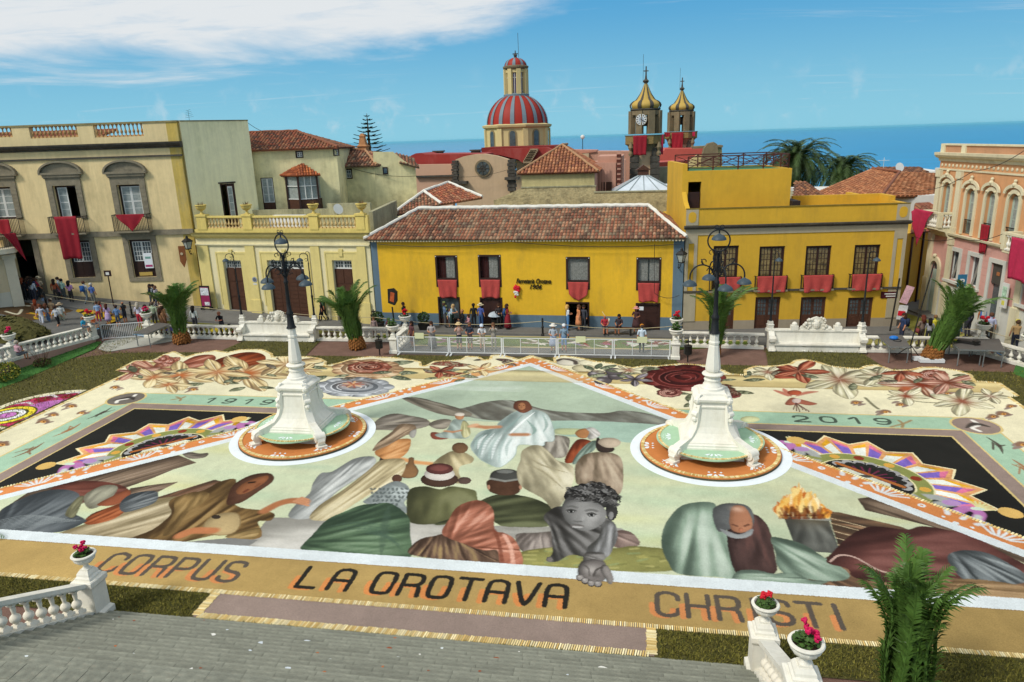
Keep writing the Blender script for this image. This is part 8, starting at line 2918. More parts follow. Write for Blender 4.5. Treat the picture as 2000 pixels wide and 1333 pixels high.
for k in range(int(Lp/.42)):
 fr_.ball((.3+k*.42,-.02,ZC0-.25),.11,6,4,1,.4,1)
o_=fr_.build('frieze_ornament',MTR,F.t)
o_['kind']='stuff'
for i,(c,z0,z1)in enumerate(upper):
 w_=.46
 for s_ in(-1,1):
  pts=[(c+s_*w_,z1+.001),(c+s_*w_,z1-.5)]+[(c+s_*w_*cos(t),z1-.5+.5*sin(t))for t in np.linspace(0,PI/2,7)]
  MB().prism(pts,'y',.001,.34).build('arch_spandrel',MPO,F.t)
 g=MB()
 ar=[(c+(w_+.2)*cos(t),z1-.5+.72*sin(t))for t in np.linspace(0,PI,13)]
 ar2=[(c+w_*cos(t),z1-.5+.5*sin(t))for t in np.linspace(PI,0,13)]
 g.prism(ar+ar2,'y',-.09,.0)
 g.bx(c-w_-.2,c-w_,-.09,-.001,z0-.05,z1-.5).bx(c+w_,c+w_+.2,-.09,-.001,z0-.05,z1-.5)
 hb_=z1-.05
 hood=[(c+(w_+.42)*cos(t),hb_+.55*sin(t))for t in np.linspace(.0,PI,11)]
 hood2=[(c+(w_+.24)*cos(t),hb_+.36*sin(t))for t in np.linspace(PI,0,11)]
 g.prism(hood+hood2,'y',-.18,-.091)
 g.ball((c,-.15,hb_+.52),.13,8,5).ball((c,-.12,hb_+.72),.1,7,4).ball((c-.4,-.1,hb_),.08,6,4).ball((c+.4,-.1,hb_),.08,6,4)
 g.build('window_surround',MTR,F.t)
 F.window((c-w_,c+w_,z0,z1-.2),.18,2,1,4,mat('pale_green_frame','#aebdaf',.6,.05,3,0),None,M_CURT,.05,.05,.03)
 if i in(1,2,3):
  g=MB()
  for k in range(8):
   g.bx(c-w_+.06+k*.115,c-w_+.08+k*.115,.02,.04,z0,z0+.85)
  g.bx(c-w_,c+w_,.015,.045,z0+.82,z0+.87)
  g.build('window_grille',M_BLKI,F.t)
def balc(u0,u1,z,out,label=None):
 g=MB().prism([(0,z-.7),(-out*.25,z-.6),(-out*.45,z-.3),(-out*.9,z-.2),(-out,z-.15),(-out,z),(0,z)],'x',u0,u1)
 b=g.build('balcony',MTR,F.t)
 g=MB().bx(u0-.05,u1+.05,-out-.06,-out+.16,z+.82,z+.95).bx(u0-.05,u0+.16,-out+.161,0,z+.82,z+.95).bx(u1-.16,u1+.05,-out+.161,0,z+.82,z+.95)
 for x in(u0+.05,u1-.05):
  g.bx(x-.13,x+.13,-out-.05,-out+.2,z+.001,z+.819)
 g.build('balcony_rail',MTR,b)
 n=int((u1-u0-.4)/.24)
 for k in range(n):
  inst('baluster',BAL,b,(u0+.25+(u1-u0-.5)*(k+.5)/n,-out+.06,z),0,(.95,.95,1.3))
 for x in(u0+.05,u1-.05):
  for q in range(2):
   inst('baluster',BAL,b,(x,-out+.4+q*.26,z),0,(.95,.95,1.3))
balc(.35,2.3,ZL+.45,.85)
balc(9.,12.5,ZL+.1,.9)
cloth_hang('large magenta cloth blown out from the corner balcony of the pink building',F,-.5,1.9,ZL+1.4,ZL-1.1,-.98,M_MCL,'point',41,skew=-.5)
cloth_hang('small red cloth bundled below the third arched window of the pink building',F,5.55,6.35,6.55,4.9,-.12,M_RCL,'flat',42)
cloth_hang('big magenta cloth hanging at the right edge from the second stone balcony',F,9.9,12.4,ZL+.9,ZL-1.3,-1.02,M_MCL,'flat',43)
g=MB()
c=1.
ar=[(c+.72*cos(t),3.15+.75*sin(t))for t in np.linspace(0,PI,13)]
ar2=[(c+.45*cos(t),3.15+.45*sin(t))for t in np.linspace(PI,0,13)]
g.prism(ar+ar2,'y',-.12,0).bx(c-.72,c-.45,-.12,-.001,0,3.15).bx(c+.45,c+.72,-.12,-.001,0,3.15).ball((c,-.12,3.95),.14,7,5)
g.build('door_surround',MTR,F.t)
for s_ in(-1,1):
 pts=[(c+s_*.45,3.601),(c+s_*.45,3.15)]+[(c+s_*.45*cos(t),3.15+.45*sin(t))for t in np.linspace(0,PI/2,7)]
 MB().prism(pts,'y',.001,.34).build('arch_spandrel',MPL,F.t)
g=MB().bx(c-.45,c+.45,.12,.18,0,3.)
for s_ in(-1,1):
 for z in(.2,1.2,2.1):
  g.bx(c+s_*.22-.17,c+s_*.22+.17,.1,.12,z,z+.8)
g.build('door',mat('pale_green_door','#a8b9ad',.6,.06,3,.05),F.t)
MB().bx(c-.45,c+.45,.2,.24,3.,3.6).build('fanlight',M_GLASS,F.t)
for i,(a,b,z0,z1)in enumerate(lower):
 g=MB().bx(a-.25,a,-.07,-.001,z0,z1+.25).bx(b,b+.25,-.07,-.001,z0,z1+.25).bx(a,b,-.07,-.001,z1+.001,z1+.25)
 if z0>1:
  g.bx(a-.3,b+.3,-.2,-.001,z0-.15,z0)
 g.build('window_surround',MWB,F.t)
 if i==2:
  MB().bx(a,b,.1,.16,3.3,z1).build('shop_sign_board',mat('slate_board','#4a4640',.7,.1),F.t)
  MB().bx(a+.42,b-.42,.07,.1,3.8,4.).build('shop_emblem',mat('copper_emblem','#a56a42',.5,.2),F.t)
  MB().bx(a,b,.28,.3,.1,3.3).build('door_glass',M_GLASS,F.t)
 else:
  w=F.window((a,b,z0,z1),.2,1,1,1,M_WFRM,M_WFRM,M_GLASS,.05,.04)
  MB().prism([(a+.1,z0+.1),(a+.3,z0+.1),(b-.1,z1-.1),(b-.35,z1-.1)],'y',.17,.2).build('curtain',mat('grey_curtain','#8a8780',.9,.2),w)
pb=thing('wall_panel','white framed information panel on the pink building beside the shop doorway','sign',F.w(8.55,-.25,3.),F.rz)
MB().bx(-.0,.55,-.03,.03,-.75,.65).build('panel',M_WFRM,pb)
MB().bx(.08,.47,-.036,-.03,-.2,.45).build('map_print',mat('map_print','#a9c9b0',.6,.5,6,0),pb)
MB().bx(.15,.4,-.036,-.03,-.6,-.35).build('yellow_print',mat('map_yellow','#d5cf5a',.6,.1),pb)
pp=at(1878,549,46.5)
pp.z-=.1
ps_=thing('parking_sign','blue square parking sign with a white letter before the pink building','sign',(pp.x,pp.y,0),.15)
MB().tube([(0,0,0),(0,0,pp.z+.5)],.035,6).build('pole',M_IRON,ps_)
MB().bx(-.27,.27,-.06,-.03,pp.z-.25,pp.z+.5).build('plate',mat('sign_blue','#2d6f93',.5,.08),ps_)
MB().bx(-.27,.27,-.06,-.03,pp.z-.6,pp.z-.28).build('lower_plate',M_WFRM,ps_)
m_=text_mesh('P',.58,M_WFRM,.01)
inst('letter',m_,ps_,(0,-.07,pp.z-.17),0,None,(PI/2,0,0))
# -- corner building cut by the left edge
MLC=mat('left_cream','#cdbb98',.85,.06,.6,.1,14,streak=.08,dirt='#a8946c',dirt_amt=.3)
c0=gz(54,628,.85)
F=Fac('left_corner_building','cream corner building with a curved iron balcony, cut off by the left edge',(c0.x-5.2,c0.y-7.4),(c0.x,c0.y))
zb_=F.uv(25,482)[1]
F.wall(mat('left_pale_base','#c8c2b0',.85,.05,.6,.1),0,F.L,0,3.1,())
F.wall(MLC,0,F.L,3.1,zb_-.35,())
F.shell(MLC,0,F.L,0,zb_-.35,.351,6)
MB().bx(F.L-.62,F.L+.02,-.12,-.001,.2,zb_-.5).bx(F.L-.7,F.L+.1,-.2,-.001,zb_-.8,zb_-.5).build('pilaster',mat('left_trim','#d3c9b0',.85,.05),F.t)
g=MB().prism([(F.L-4,-1.),(F.L-.5,-1.),(F.L+.1,-.7),(F.L+.3,-.1),(F.L+.3,.3),(F.L-4,.3)],'z',zb_-.35,zb_-.02)
g.build('balcony_slab',mat('left_trim','#d3c9b0'),F.t)
g=MB()
path=[(F.L-4,-.95),(F.L-.55,-.95),(F.L-.1,-.78),(F.L+.2,-.3),(F.L+.22,.3)]
for a,b in zip(path[:-1],path[1:]):
 a,b=Vector(a),Vector(b)
 n=max(1,int((b-a).length/.12))
 for k in range(n+1):
  p=a.lerp(b,k/n)
  g.beam((p.x,p.y,zb_),(p.x,p.y,zb_+.95),.018)
 g.beam((a.x,a.y,zb_+.97),(b.x,b.y,zb_+.97),.05)
 g.beam((a.x,a.y,zb_+.1),(b.x,b.y,zb_+.1),.03)
g.build('balcony_railing',M_BLKI,F.t)
MB().bx(F.L-4.3,F.L-1.4,.2,.5,zb_-.3,zb_+6).build('upper_wall',MLC,F.t)
cloth_hang('red cloth falling over the iron balcony at the left edge',F,F.L-.5,F.L+.25,zb_+1.,zb_-1.,-.9,M_RCL,'slant',51,skew=.3)
MB().tube([(F.L-1.6,-.15,.2),(F.L-1.6,-.15,3.9)],.05,6).bx(F.L-1.72,F.L-1.48,-.25,-.05,2.6,3.9).build('parasol_pole',M_BLKI,F.t)
# -- trees behind the town
M_FROND=mat('palm_frond','#3b4f24',.55,.25,3,.1,20,rand=.2)
M_FROND2=mat('tied_frond','#4c6a2c',.5,.22,3,.1,20,rand=.22)
M_TRUNK=mat('palm_trunk','#5d4a34',.95,.3,4,.8,12,tooth=.05)
def frond_mesh(name,L,droop,wid,n=26,m=None,seed=1,up=.55,fold=.5):
 """leaf along +x: arched rib with two rows of narrow leaflets"""
 r=random.Random(seed)
 mb=MB()
 rib=[]
 for k in range(n+1):
  t=k/n
  a=up-droop*t
  if k==0:
   rib.append(Vector((0,0,0)))
  else:
   rib.append(rib[-1]+Vector((cos(a),0,sin(a)))*(L/n))
 mb.tube(rib[::3]+[rib[-1]],[.03*L/3*(1-.8*i/(len(rib[::3])))for i in range(len(rib[::3])+1)],4,False)
 for k in range(2,n+1):
  t=k/n
  ll=wid*sin(PI*min(1,.12+t*.86))**.6*r.uniform(.85,1.1)
  d=(rib[k]-rib[k-1]).normalized()
  for s_ in(-1,1):
   side=Vector((0,s_,0))
   nrm=side.cross(d)
   dirv=(side*.75+d*.75+Vector((0,0,-.35*t+r.uniform(-.15,.1)))+Vector((0,0,fold*.4))).normalized()
   w_=.035*L/3
   a=rib[k]
   b=a+dirv*ll*.55
   c=a+dirv*ll+Vector((0,0,-ll*.18))
   mb.add([a-d*w_,a+d*w_,b+d*w_*.9,b-d*w_*.9,c],[(0,1,2,3),(3,2,4)])
 return mb.mesh(name,m or M_FROND)
def date_palm(label,base,h,R,seed,group=None):
 r=random.Random(seed)
 t=thing('date_palm',label,'palm tree',base,0,group)
 prof=[(.55,-6),(.5,h*.5),(.48,h-.8),(.7,h-.2),(.75,h+.3),(.3,h+.9)]
 MB().lathe(prof,n=10).build('trunk',M_TRUNK,t)
 ms=[frond_mesh('frond',R,1.9,R*.17,28,M_FROND,seed+i,.9)for i in range(3)]
 for k in range(110):
  el=1.3-2.1*(k/110)**1.1
  az=k*2.399+r.uniform(-.2,.2)
  inst('frond',ms[k%3],t,(cos(az)*.25,sin(az)*.25,h+.3),0,r.uniform(.85,1.1),(r.uniform(-.2,.2),-(el-.75),az))
 return t
p=at(1557,322,80)
date_palm('large date palm rising behind the mustard building against the sea',(p.x,p.y,0),p.z+.3,4.3,5,'date palms behind the town')
p=at(1645,342,92)
date_palm('smaller date palm to the right, half hidden by the tan tiled roof',(p.x,p.y,0),p.z+.2,4.6,9,'date palms behind the town')
p=at(722,292,92)
nt_=thing('norfolk_pine','tiered Norfolk pine standing dark against the sky left of the dome','tree',(p.x,p.y,0))
ht=at(719,222,92).z
MB().tube([(0,0,0),(0,0,p.z),(0,0,ht)],[.3,.2,.03],6).build('trunk',M_TRUNK,nt_)
M_PINE=mat('pine_needles','#22331f',.8,.3,3,0,rand=.1)
r=random.Random(3)
nT=13
for k in range(nT):
 t=k/(nT-1)
 z=ht-.3-(ht-p.z+1.5)*t
 R_=.35+2.7*t**.85
 nb=5 if k<3 else 6
 for j in range(nb):
  a=j*2*PI/nb+k*.5+r.uniform(-.2,.2)
  L_=R_*r.uniform(.8,1.12)
  g=MB()
  d=Vector((cos(a),sin(a),0))
  sd=Vector((-d.y,d.x,0))
  pts=[Vector((0,0,z)),d*L_*.5+Vector((0,0,z-.05)),d*L_+Vector((0,0,z+.28*L_*.4))]
  g.tube(pts,[.04,.03,.01],4)
  for q in range(16):
   tt=.25+.75*q/15
   c_=pts[1].lerp(pts[2],(tt-.5)*2)if tt>.5 else pts[0].lerp(pts[1],tt*2)
   for s_ in(-1,1):
    ll=.34*(1.1-tt*.6)*min(1,R_)
    g.tube([c_,c_+(sd*s_*.8+d*.6+Vector((0,0,.35))).normalized()*ll],[.05,.015],3,False)
  g.build('branch',M_PINE,nt_)
# -- tied palms, shrubs
def tied_frond(name,L,tie,r0,flare,seed,lw_=.42,n=34,dens=1.):
 r=random.Random(seed)
 mb=MB()
 pts=[]
 for k in range(n+1):
  t=k/n
  rr=r0*(.8+.5*sin(PI*min(1,t/tie)*.8))if t<tie else r0*1.+flare*((t-tie)/(1-tie))**1.5
  zz=L*t if t<tie else L*(tie+(1-tie)*(sin((t-tie)/(1-tie)*PI/2*.92))*.92)
  pts.append(Vector((rr,0,zz)))
 sel=pts[::3]+[pts[-1]]
 mb.tube(sel,[.045*(1-.8*i/len(sel))for i in range(len(sel))],4,False)
 for k in range(int(n*.22),n+1):
  t=k/n
  d=(pts[k]-pts[k-1]).normalized()
  ll=lw_*(.55+.75*sin(PI*min(1,t*.95)))*(1 if t<.9 else 1-(t-.9)*5)
  for s_ in(-1,1):
   for h in(0,.5):
    a=pts[k]-d*h*L/n
    spread=.34 if t<tie else .8
    dv=(d*1.+Vector((r.uniform(-.1,.45),s_*spread*1.1,r.uniform(-.22,.12)))).normalized()
    w_=.017
    b=a+dv*ll*.6
    c=a+dv*ll+Vector((.05*t,s_*.03,-.05))
    q=dv.cross(Vector((1,0,0)))*w_*1.2
    mb.add([a-q,a+q,b+q,b-q,c],[(0,1,2,3),(3,2,4)])
 return mb.mesh(name,M_FROND2)
M_PINEB=mat('palm_bole','#8a5a2c',.9,.35,6,.9,14,tooth=.08)
def tied_palm(label,x,y,H,flare,seed,lean=(0,0),nf=34,tie=.5,r0=.2,bole=.42,lw_=.42):
 r=random.Random(seed)
 t=thing('tied_palm',label,'palm',(x,y,0),0,'young palms with their fronds tied up')
 t.rotation_euler=(-lean[1],lean[0],r.uniform(0,6))
 t.rotation_euler=Matrix.Rotation(lean[0],3,'Y').to_euler()if True else t.rotation_euler
 g=MB().lathe([(bole*.55,-.12),(bole*.95,.1),(bole,.3),(bole*.8,.55),(bole*.5,.8)],n=12)
 for k in range(70):
  a=k*2.4
  z=.02+.7*(k/70)
  rr=bole*(.95-.5*max(0,z-.35))
  g.box((cos(a)*rr,sin(a)*rr,z),(.1,.09,.12),a,0,-.5)
 g.build('trunk',M_PINEB,t)
 ms=[tied_frond('frond',H*(1,.93,.86,.97)[i],tie,r0,flare*(1,.75,.35,.15)[i],seed+i,lw_)for i in range(4)]
 for k in range(nf):
  sc_=r.uniform(.82,1.05)
  inst('frond',ms[k%4],t,(0,0,.35),0,(sc_*r.uniform(.8,1.35),sc_,sc_),(r.uniform(-.06,.06),r.uniform(-.06,.06),k*2.399+r.uniform(-.4,.4)))
 g=MB()
 for zt in(H*tie*.8,H*tie*.9):
  g.tube([(cos(a)*(r0*1.25+.05),sin(a)*(r0*1.25+.05),.35+zt+.03*sin(3*a))for a in np.linspace(0,2*PI,17)],.02,4,False)
 g.build('tie',M_FROND,t)
 return t
tied_palm('tied young palm on round orange bole beside the left folding table',-29.35,41.2,3.7,1.25,3,(-.02,0),34,.42,.26,.55)
tied_palm('tied young palm leaning left, in front of the pale garage right door',-16.9,40.6,3.7,1.35,11,(-.16,0),36,.42,.26,.5)
tied_palm('slender tied palm with bare yellow stalks behind the right great lamp',4.55,40.3,3.85,1.15,17,(.05,0),26,.5,.2,.3)
tied_palm('tied palm leaning far to the right beside a tall black stand',15.9,40.4,4.1,1.2,23,(.36,0),36,.55,.3,.5)
tied_palm('nearest tied palm, dark green, at the lower right',5.6,13.35,3.85,.62,29,(-.02,0),34,.62,.25,.38,.30)
cp=thing('palm_tip','dark palm frond tip poking in at the left edge of the carpet','palm',(gz(-12,1048).x,gz(-12,1048).y,0))
inst('frond',frond_mesh('frond',1.6,.8,.4,20,M_FROND2,3,.3),cp,(-1.,-.3,.3),0,None,(0,0,.1))
def shrub(label,x,y,R,H,cols,seed,n=700,name='shrub',z=0,leaf=.07):
 r=random.Random(seed)
 t=thing(name,label,'shrub',(x,y,z))
 g=MB()
 for k in range(n):
  d=Vector((r.gauss(0,1),r.gauss(0,1),r.gauss(0,1))).normalized()*r.uniform(.55,1)**.5
  c=Vector((d.x*R,d.y*R,H*.5+d.z*H*.5))
  u=Vector((r.uniform(-1,1),r.uniform(-1,1),r.uniform(-1,1))).normalized()*leaf
  v=u.orthogonal().normalized()*leaf*.5
  cc=srgb(r.choice(cols))
  f=r.uniform(.7,1.2)
  g.col=tuple(q*f for q in cc)
  g.quad(c-u,c-v,c+u,c+v)
 g.col=None
 o=bpy.data.objects.new('leaves',_fastmesh(g,'leaves',mat('shrub_leaf','#4a5a22',.8,0,1,0,attr='tint')))
 COL.objects.link(o)
 o.parent=t
 MB().tube([(0,0,0),(.03,0,H*.5)],.03,5).build('stem',M_TRUNK,t)
 return t
sx=gz(14,745)
shrub('round yellow green shrub on the turf at the left edge',sx.x,sx.y,.75,1.1,['#8a8a2c','#566a22','#3c4a1c','#a89f3a'],1,900)
sx=gz(84,716)
shrub('small brownish twiggy shrub on the turf below the left pink wall',sx.x,sx.y,.5,.5,['#5d6a2a','#6a4a38','#46401f'],2,300)
g=MB()
for k in range(16):
 a=rnd.uniform(0,6.28)
 g.tube([(0,0,0),(cos(a)*.3,sin(a)*.3,.5),(cos(a)*rnd.uniform(.3,.7),sin(a)*.4,rnd.uniform(.8,1.25))],.01,3)
tg=thing('bare_twigs','thin bare twigs rising from the small shrub below the pink wall','plant',(sx.x,sx.y,0))
g.build('twig',M_TRUNK,tg)
hp=at(28,664,38.6)
mh=MB()
for k in range(500):
 a,rr=rnd.uniform(0,6.28),math.sqrt(rnd.random())
 z=(1-rr**1.6)*1.25
 c=Vector((cos(a)*rr*2.6,sin(a)*rr*1.6,z))
 u=Vector((rnd.uniform(-1,1),rnd.uniform(-1,1),rnd.uniform(-.5,.8))).normalized()*.16
 v=u.orthogonal()*.6
 mh.quad(c-u,c-v,c+u,c+v)
mt=thing('moss_heap','brown green heap of cut moss beside the urn at the left edge','heap',(-39.2,38.2,gh(-39,38)))
mh.build('sprigs',M_MOSS,mt)
MB().lathe([(2.6,-.1),(2.2,.4),(1.4,.9),(.5,1.2),(.001,1.25)],n=14).build('heap',M_MOSS,mt).scale=(1,.62,1)
for px,py,l in((739,632,'clipped round bush in a dark pot at the left corner of the yellow house'),(828,634,'clipped round bush in a dark pot left of the shop window')):
 p=at(px,py,45.)
 t=shrub(l,p.x,45.,.42,.75,['#33491f','#273a1a','#415826'],px,260,'potted_bush',.55,.08)
 MB().sq([(.24,-.5),(.34,0),(.3,.03)]).build('pot',M_BLKI,t)
# -- pavements, street flower carpets
pv=MB()
def kerb(mb,pts_near,pts_far):
 for(a,b),(c,d)in zip(zip(pts_near[:-1],pts_near[1:]),zip(pts_far[:-1],pts_far[1:])):
  za,zb=gh(*a)+.1,gh(*b)+.1
  zc,zd=gh(*c)+.1,gh(*d)+.1
  mb.add([(a[0],a[1],za),(b[0],b[1],zb),(d[0],d[1],zd),(c[0],c[1],zc),(a[0],a[1],za-.3),(b[0],b[1],zb-.3)],[(0,1,2,3),(4,5,1,0)])
xs=[-31,-26,-22,-18,-17.6]
kerb(pv,[(x,44.4+.05*(-17.6-x))for x in xs],[(x,46.4+.09*(-17.6-x))for x in xs])
kerb(pv,[(-17.6,44.4),(-8,44.2),(3,43.9),(16.6,45.5)],[(-17.6,46.4),(-8,46.),(3,45.7),(16.4,47.3)])
kerb(pv,[(-52,42.2),(-45,43.3),(-38,44.4),(-31,44.95)],[(-52,44.1),(-45,45.3),(-38,46.6),(-31,47.7)])
kerb(pv,[(16.6,45.5),(17.6,52),(18,60)],[(16.4,47.3),(16.6,52),(17,60)])
kerb(pv,[(19.2,60),(18.6,52),(20.2,44),(21.5,34)],[(20,60),(19.7,52),(21.,44),(22.2,34)])
pvo=pv.build('pavement',M_PAVE)
pvo['kind']='structure'
def street_carpet(label,poly,base,seed,motif,z=.012,res=.03):
 xs_,ys_=[p[0]for p in poly],[p[1]for p in poly]
 s=Sheet(min(xs_)-.1,max(xs_)+.1,min(ys_)-.1,max(ys_)+.1,res)
 s.a[:]=_lin(base)
 X=(s.x0+np.arange(s.w)*res)[None,:]+0*np.arange(s.h)[:,None]
 Y=(s.y0+np.arange(s.h)*res)[:,None]+0*X
 s.a*=(1+.12*nz(X*6,Y*6,NZ2))[...,None]
 motif(s,random.Random(seed))
 np.clip(s.a,0,1,out=s.a)
 mb=MB()
 n=len(poly)
 mb.add([(x,y,gh(x,y)+z)for x,y in poly]+[(x,y,gh(x,y)-.02)for x,y in poly],[tuple(range(n))]+[(i,(i+1)%n,n+(i+1)%n,n+i)for i in range(n)])
 o=mb.build('street_flower_carpet',sheet_material('street_petals_%d'%seed,s,.8))
 return tag(o,label,'flower carpet','flower carpets laid along the street')
def mot_green(s,r):
 s.line([(-13.6,41.45),(2.,41.45)],.25,'#c9b98a',1,False)
 s.line([(-16.9,44.),(6.9,43.6)],.2,'#c9b98a',1,False)
 for cx_,cc in((-11.5,'#a5789a'),(-9.4,'#d9d6cc'),(-5.6,'#d9d6cc'),(-4.2,'#8a7aa8'),(-2.3,'#9a3f34'),(-1.2,'#b05a8a'),(1.2,'#d9d6cc'),(2.,'#8a3a30'),(.0,'#d0d8cc')):
  for k in range(9):
   x,y=cx_+r.uniform(-.9,.9),42.6+r.uniform(-.6,.6)
   s.line([(x,y),(x+r.uniform(-.5,.5),y+r.uniform(-.4,.4)),(x+r.uniform(-.7,.7),y+r.uniform(-.4,.4))],r.uniform(.08,.2),[cc,'#e2dfd4','#6a4a3c',cc][k%4],.9,False,sm=True)
street_carpet('green flower carpet with scattered blossoms on the street behind the metal barriers',[(-13.7,41.4),(2.,41.4),(6.8,42.6),(6.9,43.7),(-16.9,44.1),(-16.9,42.7),(-14.,42.7)],'#62742f',1,mot_green)
def mot_left(s,r):
 for k in range(9):
  x=-33.5+k*1.6
  s.fill([(x,43.1),(x+1.1,43.1),(x+1.1,44.2),(x,44.2)],['#c9a52c','#6a5aa8','#3d3326','#c7b33a','#8a3a2c','#6b6a34'][k%6],False,vary=.2,nsc=9)
street_carpet('long street carpet of yellow purple and dark squares behind the left balustrade',[(-34.5,42.9),(-19.,42.9),(-19.,44.3),(-34.5,44.5)],'#6b6a34',2,mot_left)
def mot_swirl(s,r):
 for k in range(14):
  x,y=s.x0+r.uniform(.5,4),s.y0+r.uniform(.5,3.5)
  s.line([(x,y),(x+r.uniform(.3,1),y+r.uniform(-.5,.5)),(x+r.uniform(-.5,.9),y+r.uniform(0,.9))],.16,['#d9d3b8','#b06a34','#c9a52c','#4a3a26'][k%4],.9,False,sm=True)
street_carpet('dark swirling street carpet near the crowded doorway at the left edge',[(-44,41),(-40.2,41),(-39.2,44),(-43,44.3)],'#5d4a34',3,mot_swirl)
street_carpet('yellow and dark street carpet beside the roped posts left of the brown sign',[(-38.8,42.4),(-35.6,42.2),(-36.,45.6),(-39.6,45.2)],'#3a3226',4,lambda s,r:[s.fill([(s.x0+k,s.y0+.8),(s.x0+k+.7,s.y0+.8),(s.x0+k+.9,s.y0+2.3),(s.x0+k+.2,s.y0+2.3)],'#c9a52c',False)for k in range(4)])
street_carpet('olive street carpet with pale lines turning into the side street at the right',[(13.2,43.2),(20.6,42.6),(20.,46.5),(17.9,52),(17.3,52),(17.,45.2),(13.2,44.2)],'#7d7c3a',5,lambda s,r:[s.line([(13,43.5+.25*k),(20,43.1+.3*k)],.09,'#c9be7c',1,False)for k in range(14)])
# -- barriers, ropes, bollards, tables, bins, signs
M_BARR=mat('white_barrier','#d5d8d8',.5,.04,3,0)
M_MESHP=bpy.data.materials.new('clear_panel')
M_MESHP.use_nodes=True
_pb=M_MESHP.node_tree.nodes['Principled BSDF']
_pb.inputs['Base Color'].default_value=(.8,.85,.85,1)
_pb.inputs['Alpha'].default_value=.10
_pb.inputs['Roughness'].default_value=.2
def barrier(label,p,q,h=1.1,step=.95):
 p,q=Vector(p),Vector(q)
 L=(q-p).length
 t=thing('metal_barrier',label,'barrier',(p.x,p.y,0),math.atan2(q.y-p.y,q.x-p.x),'white metal barriers between the posts')
 g=MB().bx(0,L,-.02,.02,h-.04,h).bx(0,L,-.02,.02,.12,.16)
 g.build('frame',M_BARR,t)
 n=max(2,int(round(L/step)))
 for k in range(n+1):
  w_=.035 if k in(0,n)else .016
  x=min(max(L*k/n,w_),L-w_)
  MB().bx(x-w_,x+w_,-.018,.018,.161,h-.041).build('upright',M_BARR,t)
 MB().bx(.05,L-.05,-.004,.004,.17,h-.05).build('clear_panel',M_MESHP,t)
 for x in(.1,L-.1):
  MB().bx(x-.04,x+.04,-.3,.25,-.0,.05).bx(x-.03,x+.03,-.03,.03,.05,.12).build('foot',M_BARR,t)
 return t
nb=5
for k in range(nb):
 a=Vector((-14.,39.62)).lerp(Vector((2.1,39.72)),k/nb)
 b=Vector((-14.,39.62)).lerp(Vector((2.1,39.72)),(k+1)/nb)
 barrier(['white metal barrier beside the left end post','second white metal barrier, a man in a white cap leans on it','middle white metal barrier, nobody standing behind its right half','white metal barrier in front of the man in blue shorts','white metal barrier at the right end, before the orange capped man'][k],a,(b.x-.03,b.y))
for px,py,l in((819,656,'small yellowish paper notice on the barrier near its left end'),(1134,663,'small yellowish paper notice on the barrier right of centre'),(1254,664,'small paper notice on the barrier before the orange capped man')):
 p=at(px,py,39.6)
 t=MB().bx(-.28,.28,-.006,.006,-.18,.18).build('paper_notice',mat('notice_cream','#cfd2a8',.7,.03),None,False,(p.x,39.58,p.z))
 tag(t,l,'notice')
t=thing('crowd_fence','grey crowd control fence with many thin bars at the left path','fence',(-35.4,41.4,0),math.atan2(1.,2.8))
g=MB().bx(0,2.9,-.02,.02,1.06,1.1).bx(0,2.9,-.02,.02,.12,.16).bx(0,.04,-.02,.02,0,1.1).bx(2.86,2.9,-.02,.02,0,1.1)
g.build('frame',M_BARR,t)
bme=MB().bx(-.009,.009,-.009,.009,.16,1.06).mesh('bar',M_BARR)
for k in range(24):
 inst('bar',bme,t,(.1+k*.115,0,0))
BOL=MB().lathe([(.13,0),(.13,.08),(.07,.14),(.06,.5),(.085,.53),(.085,.58),(.055,.62),(.05,.9),(.08,.93),(.08,.98),(.04,1.02),(.07,1.08),(.05,1.15),(.001,1.18)],n=10).mesh('post',M_BLKI,40)
bpos=[((1060,650),'black iron bollard on the kerb in front of the yellow house'),((255,601),'black iron bollard on the left street below the brown sign'),((88,583),'black iron bollard near the crowded doorway at the left')]
bw=[]
for(px,py),l in bpos:
 p=at(px,py,44.2 if px>900 else 44.5 if px>200 else 43.6)
 p.z=gh(p.x,p.y)
 t=thing('bollard',l,'bollard',(p.x,p.y,p.z),0,'black iron bollards along the street')
 inst('post',BOL,t)
 bw.append(p)
M_ROPE=mat('rope','#b5a886',.9,.1)
def rope(label,pts,sag=.12,r=.02,m=None):
 out=[]
 for a,b in zip(pts[:-1],pts[1:]):
  a,b=Vector(a),Vector(b)
  for k in range(8):
   t=k/8
   out.append(a.lerp(b,t)-Vector((0,0,sag*4*t*(1-t))))
 out.append(Vector(pts[-1]))
 o0=out[0].copy()
 o=MB().tube([p-o0 for p in out],r,5).build('rope',m or M_ROPE,None,False,o0)
 return tag(o,label,'rope')
rope('pale rope strung along the kerb in front of the yellow house',[(-17.2,44.6,1.),(bw[0].x,bw[0].y,.95),(3.,43.8,.9)],.35)
rope('pale rope strung past the garage doors to the mansion corner',[(-31.,44.4,1.75),(-24,44.4,1.35),(-17.2,44.6,1.)],.1)
rope('pale rope between the bollards of the left street',[(bw[2].x,bw[2].y,bw[2].z+.95),(bw[1].x,bw[1].y,bw[1].z+.9),(-31.,44.4,1.75)],.1)
rope('pale rope across the street behind the two tables at the right',[(17.3,44.6,.95),(19.8,43.6,.9),(21.6,40.5,.9)],.12)
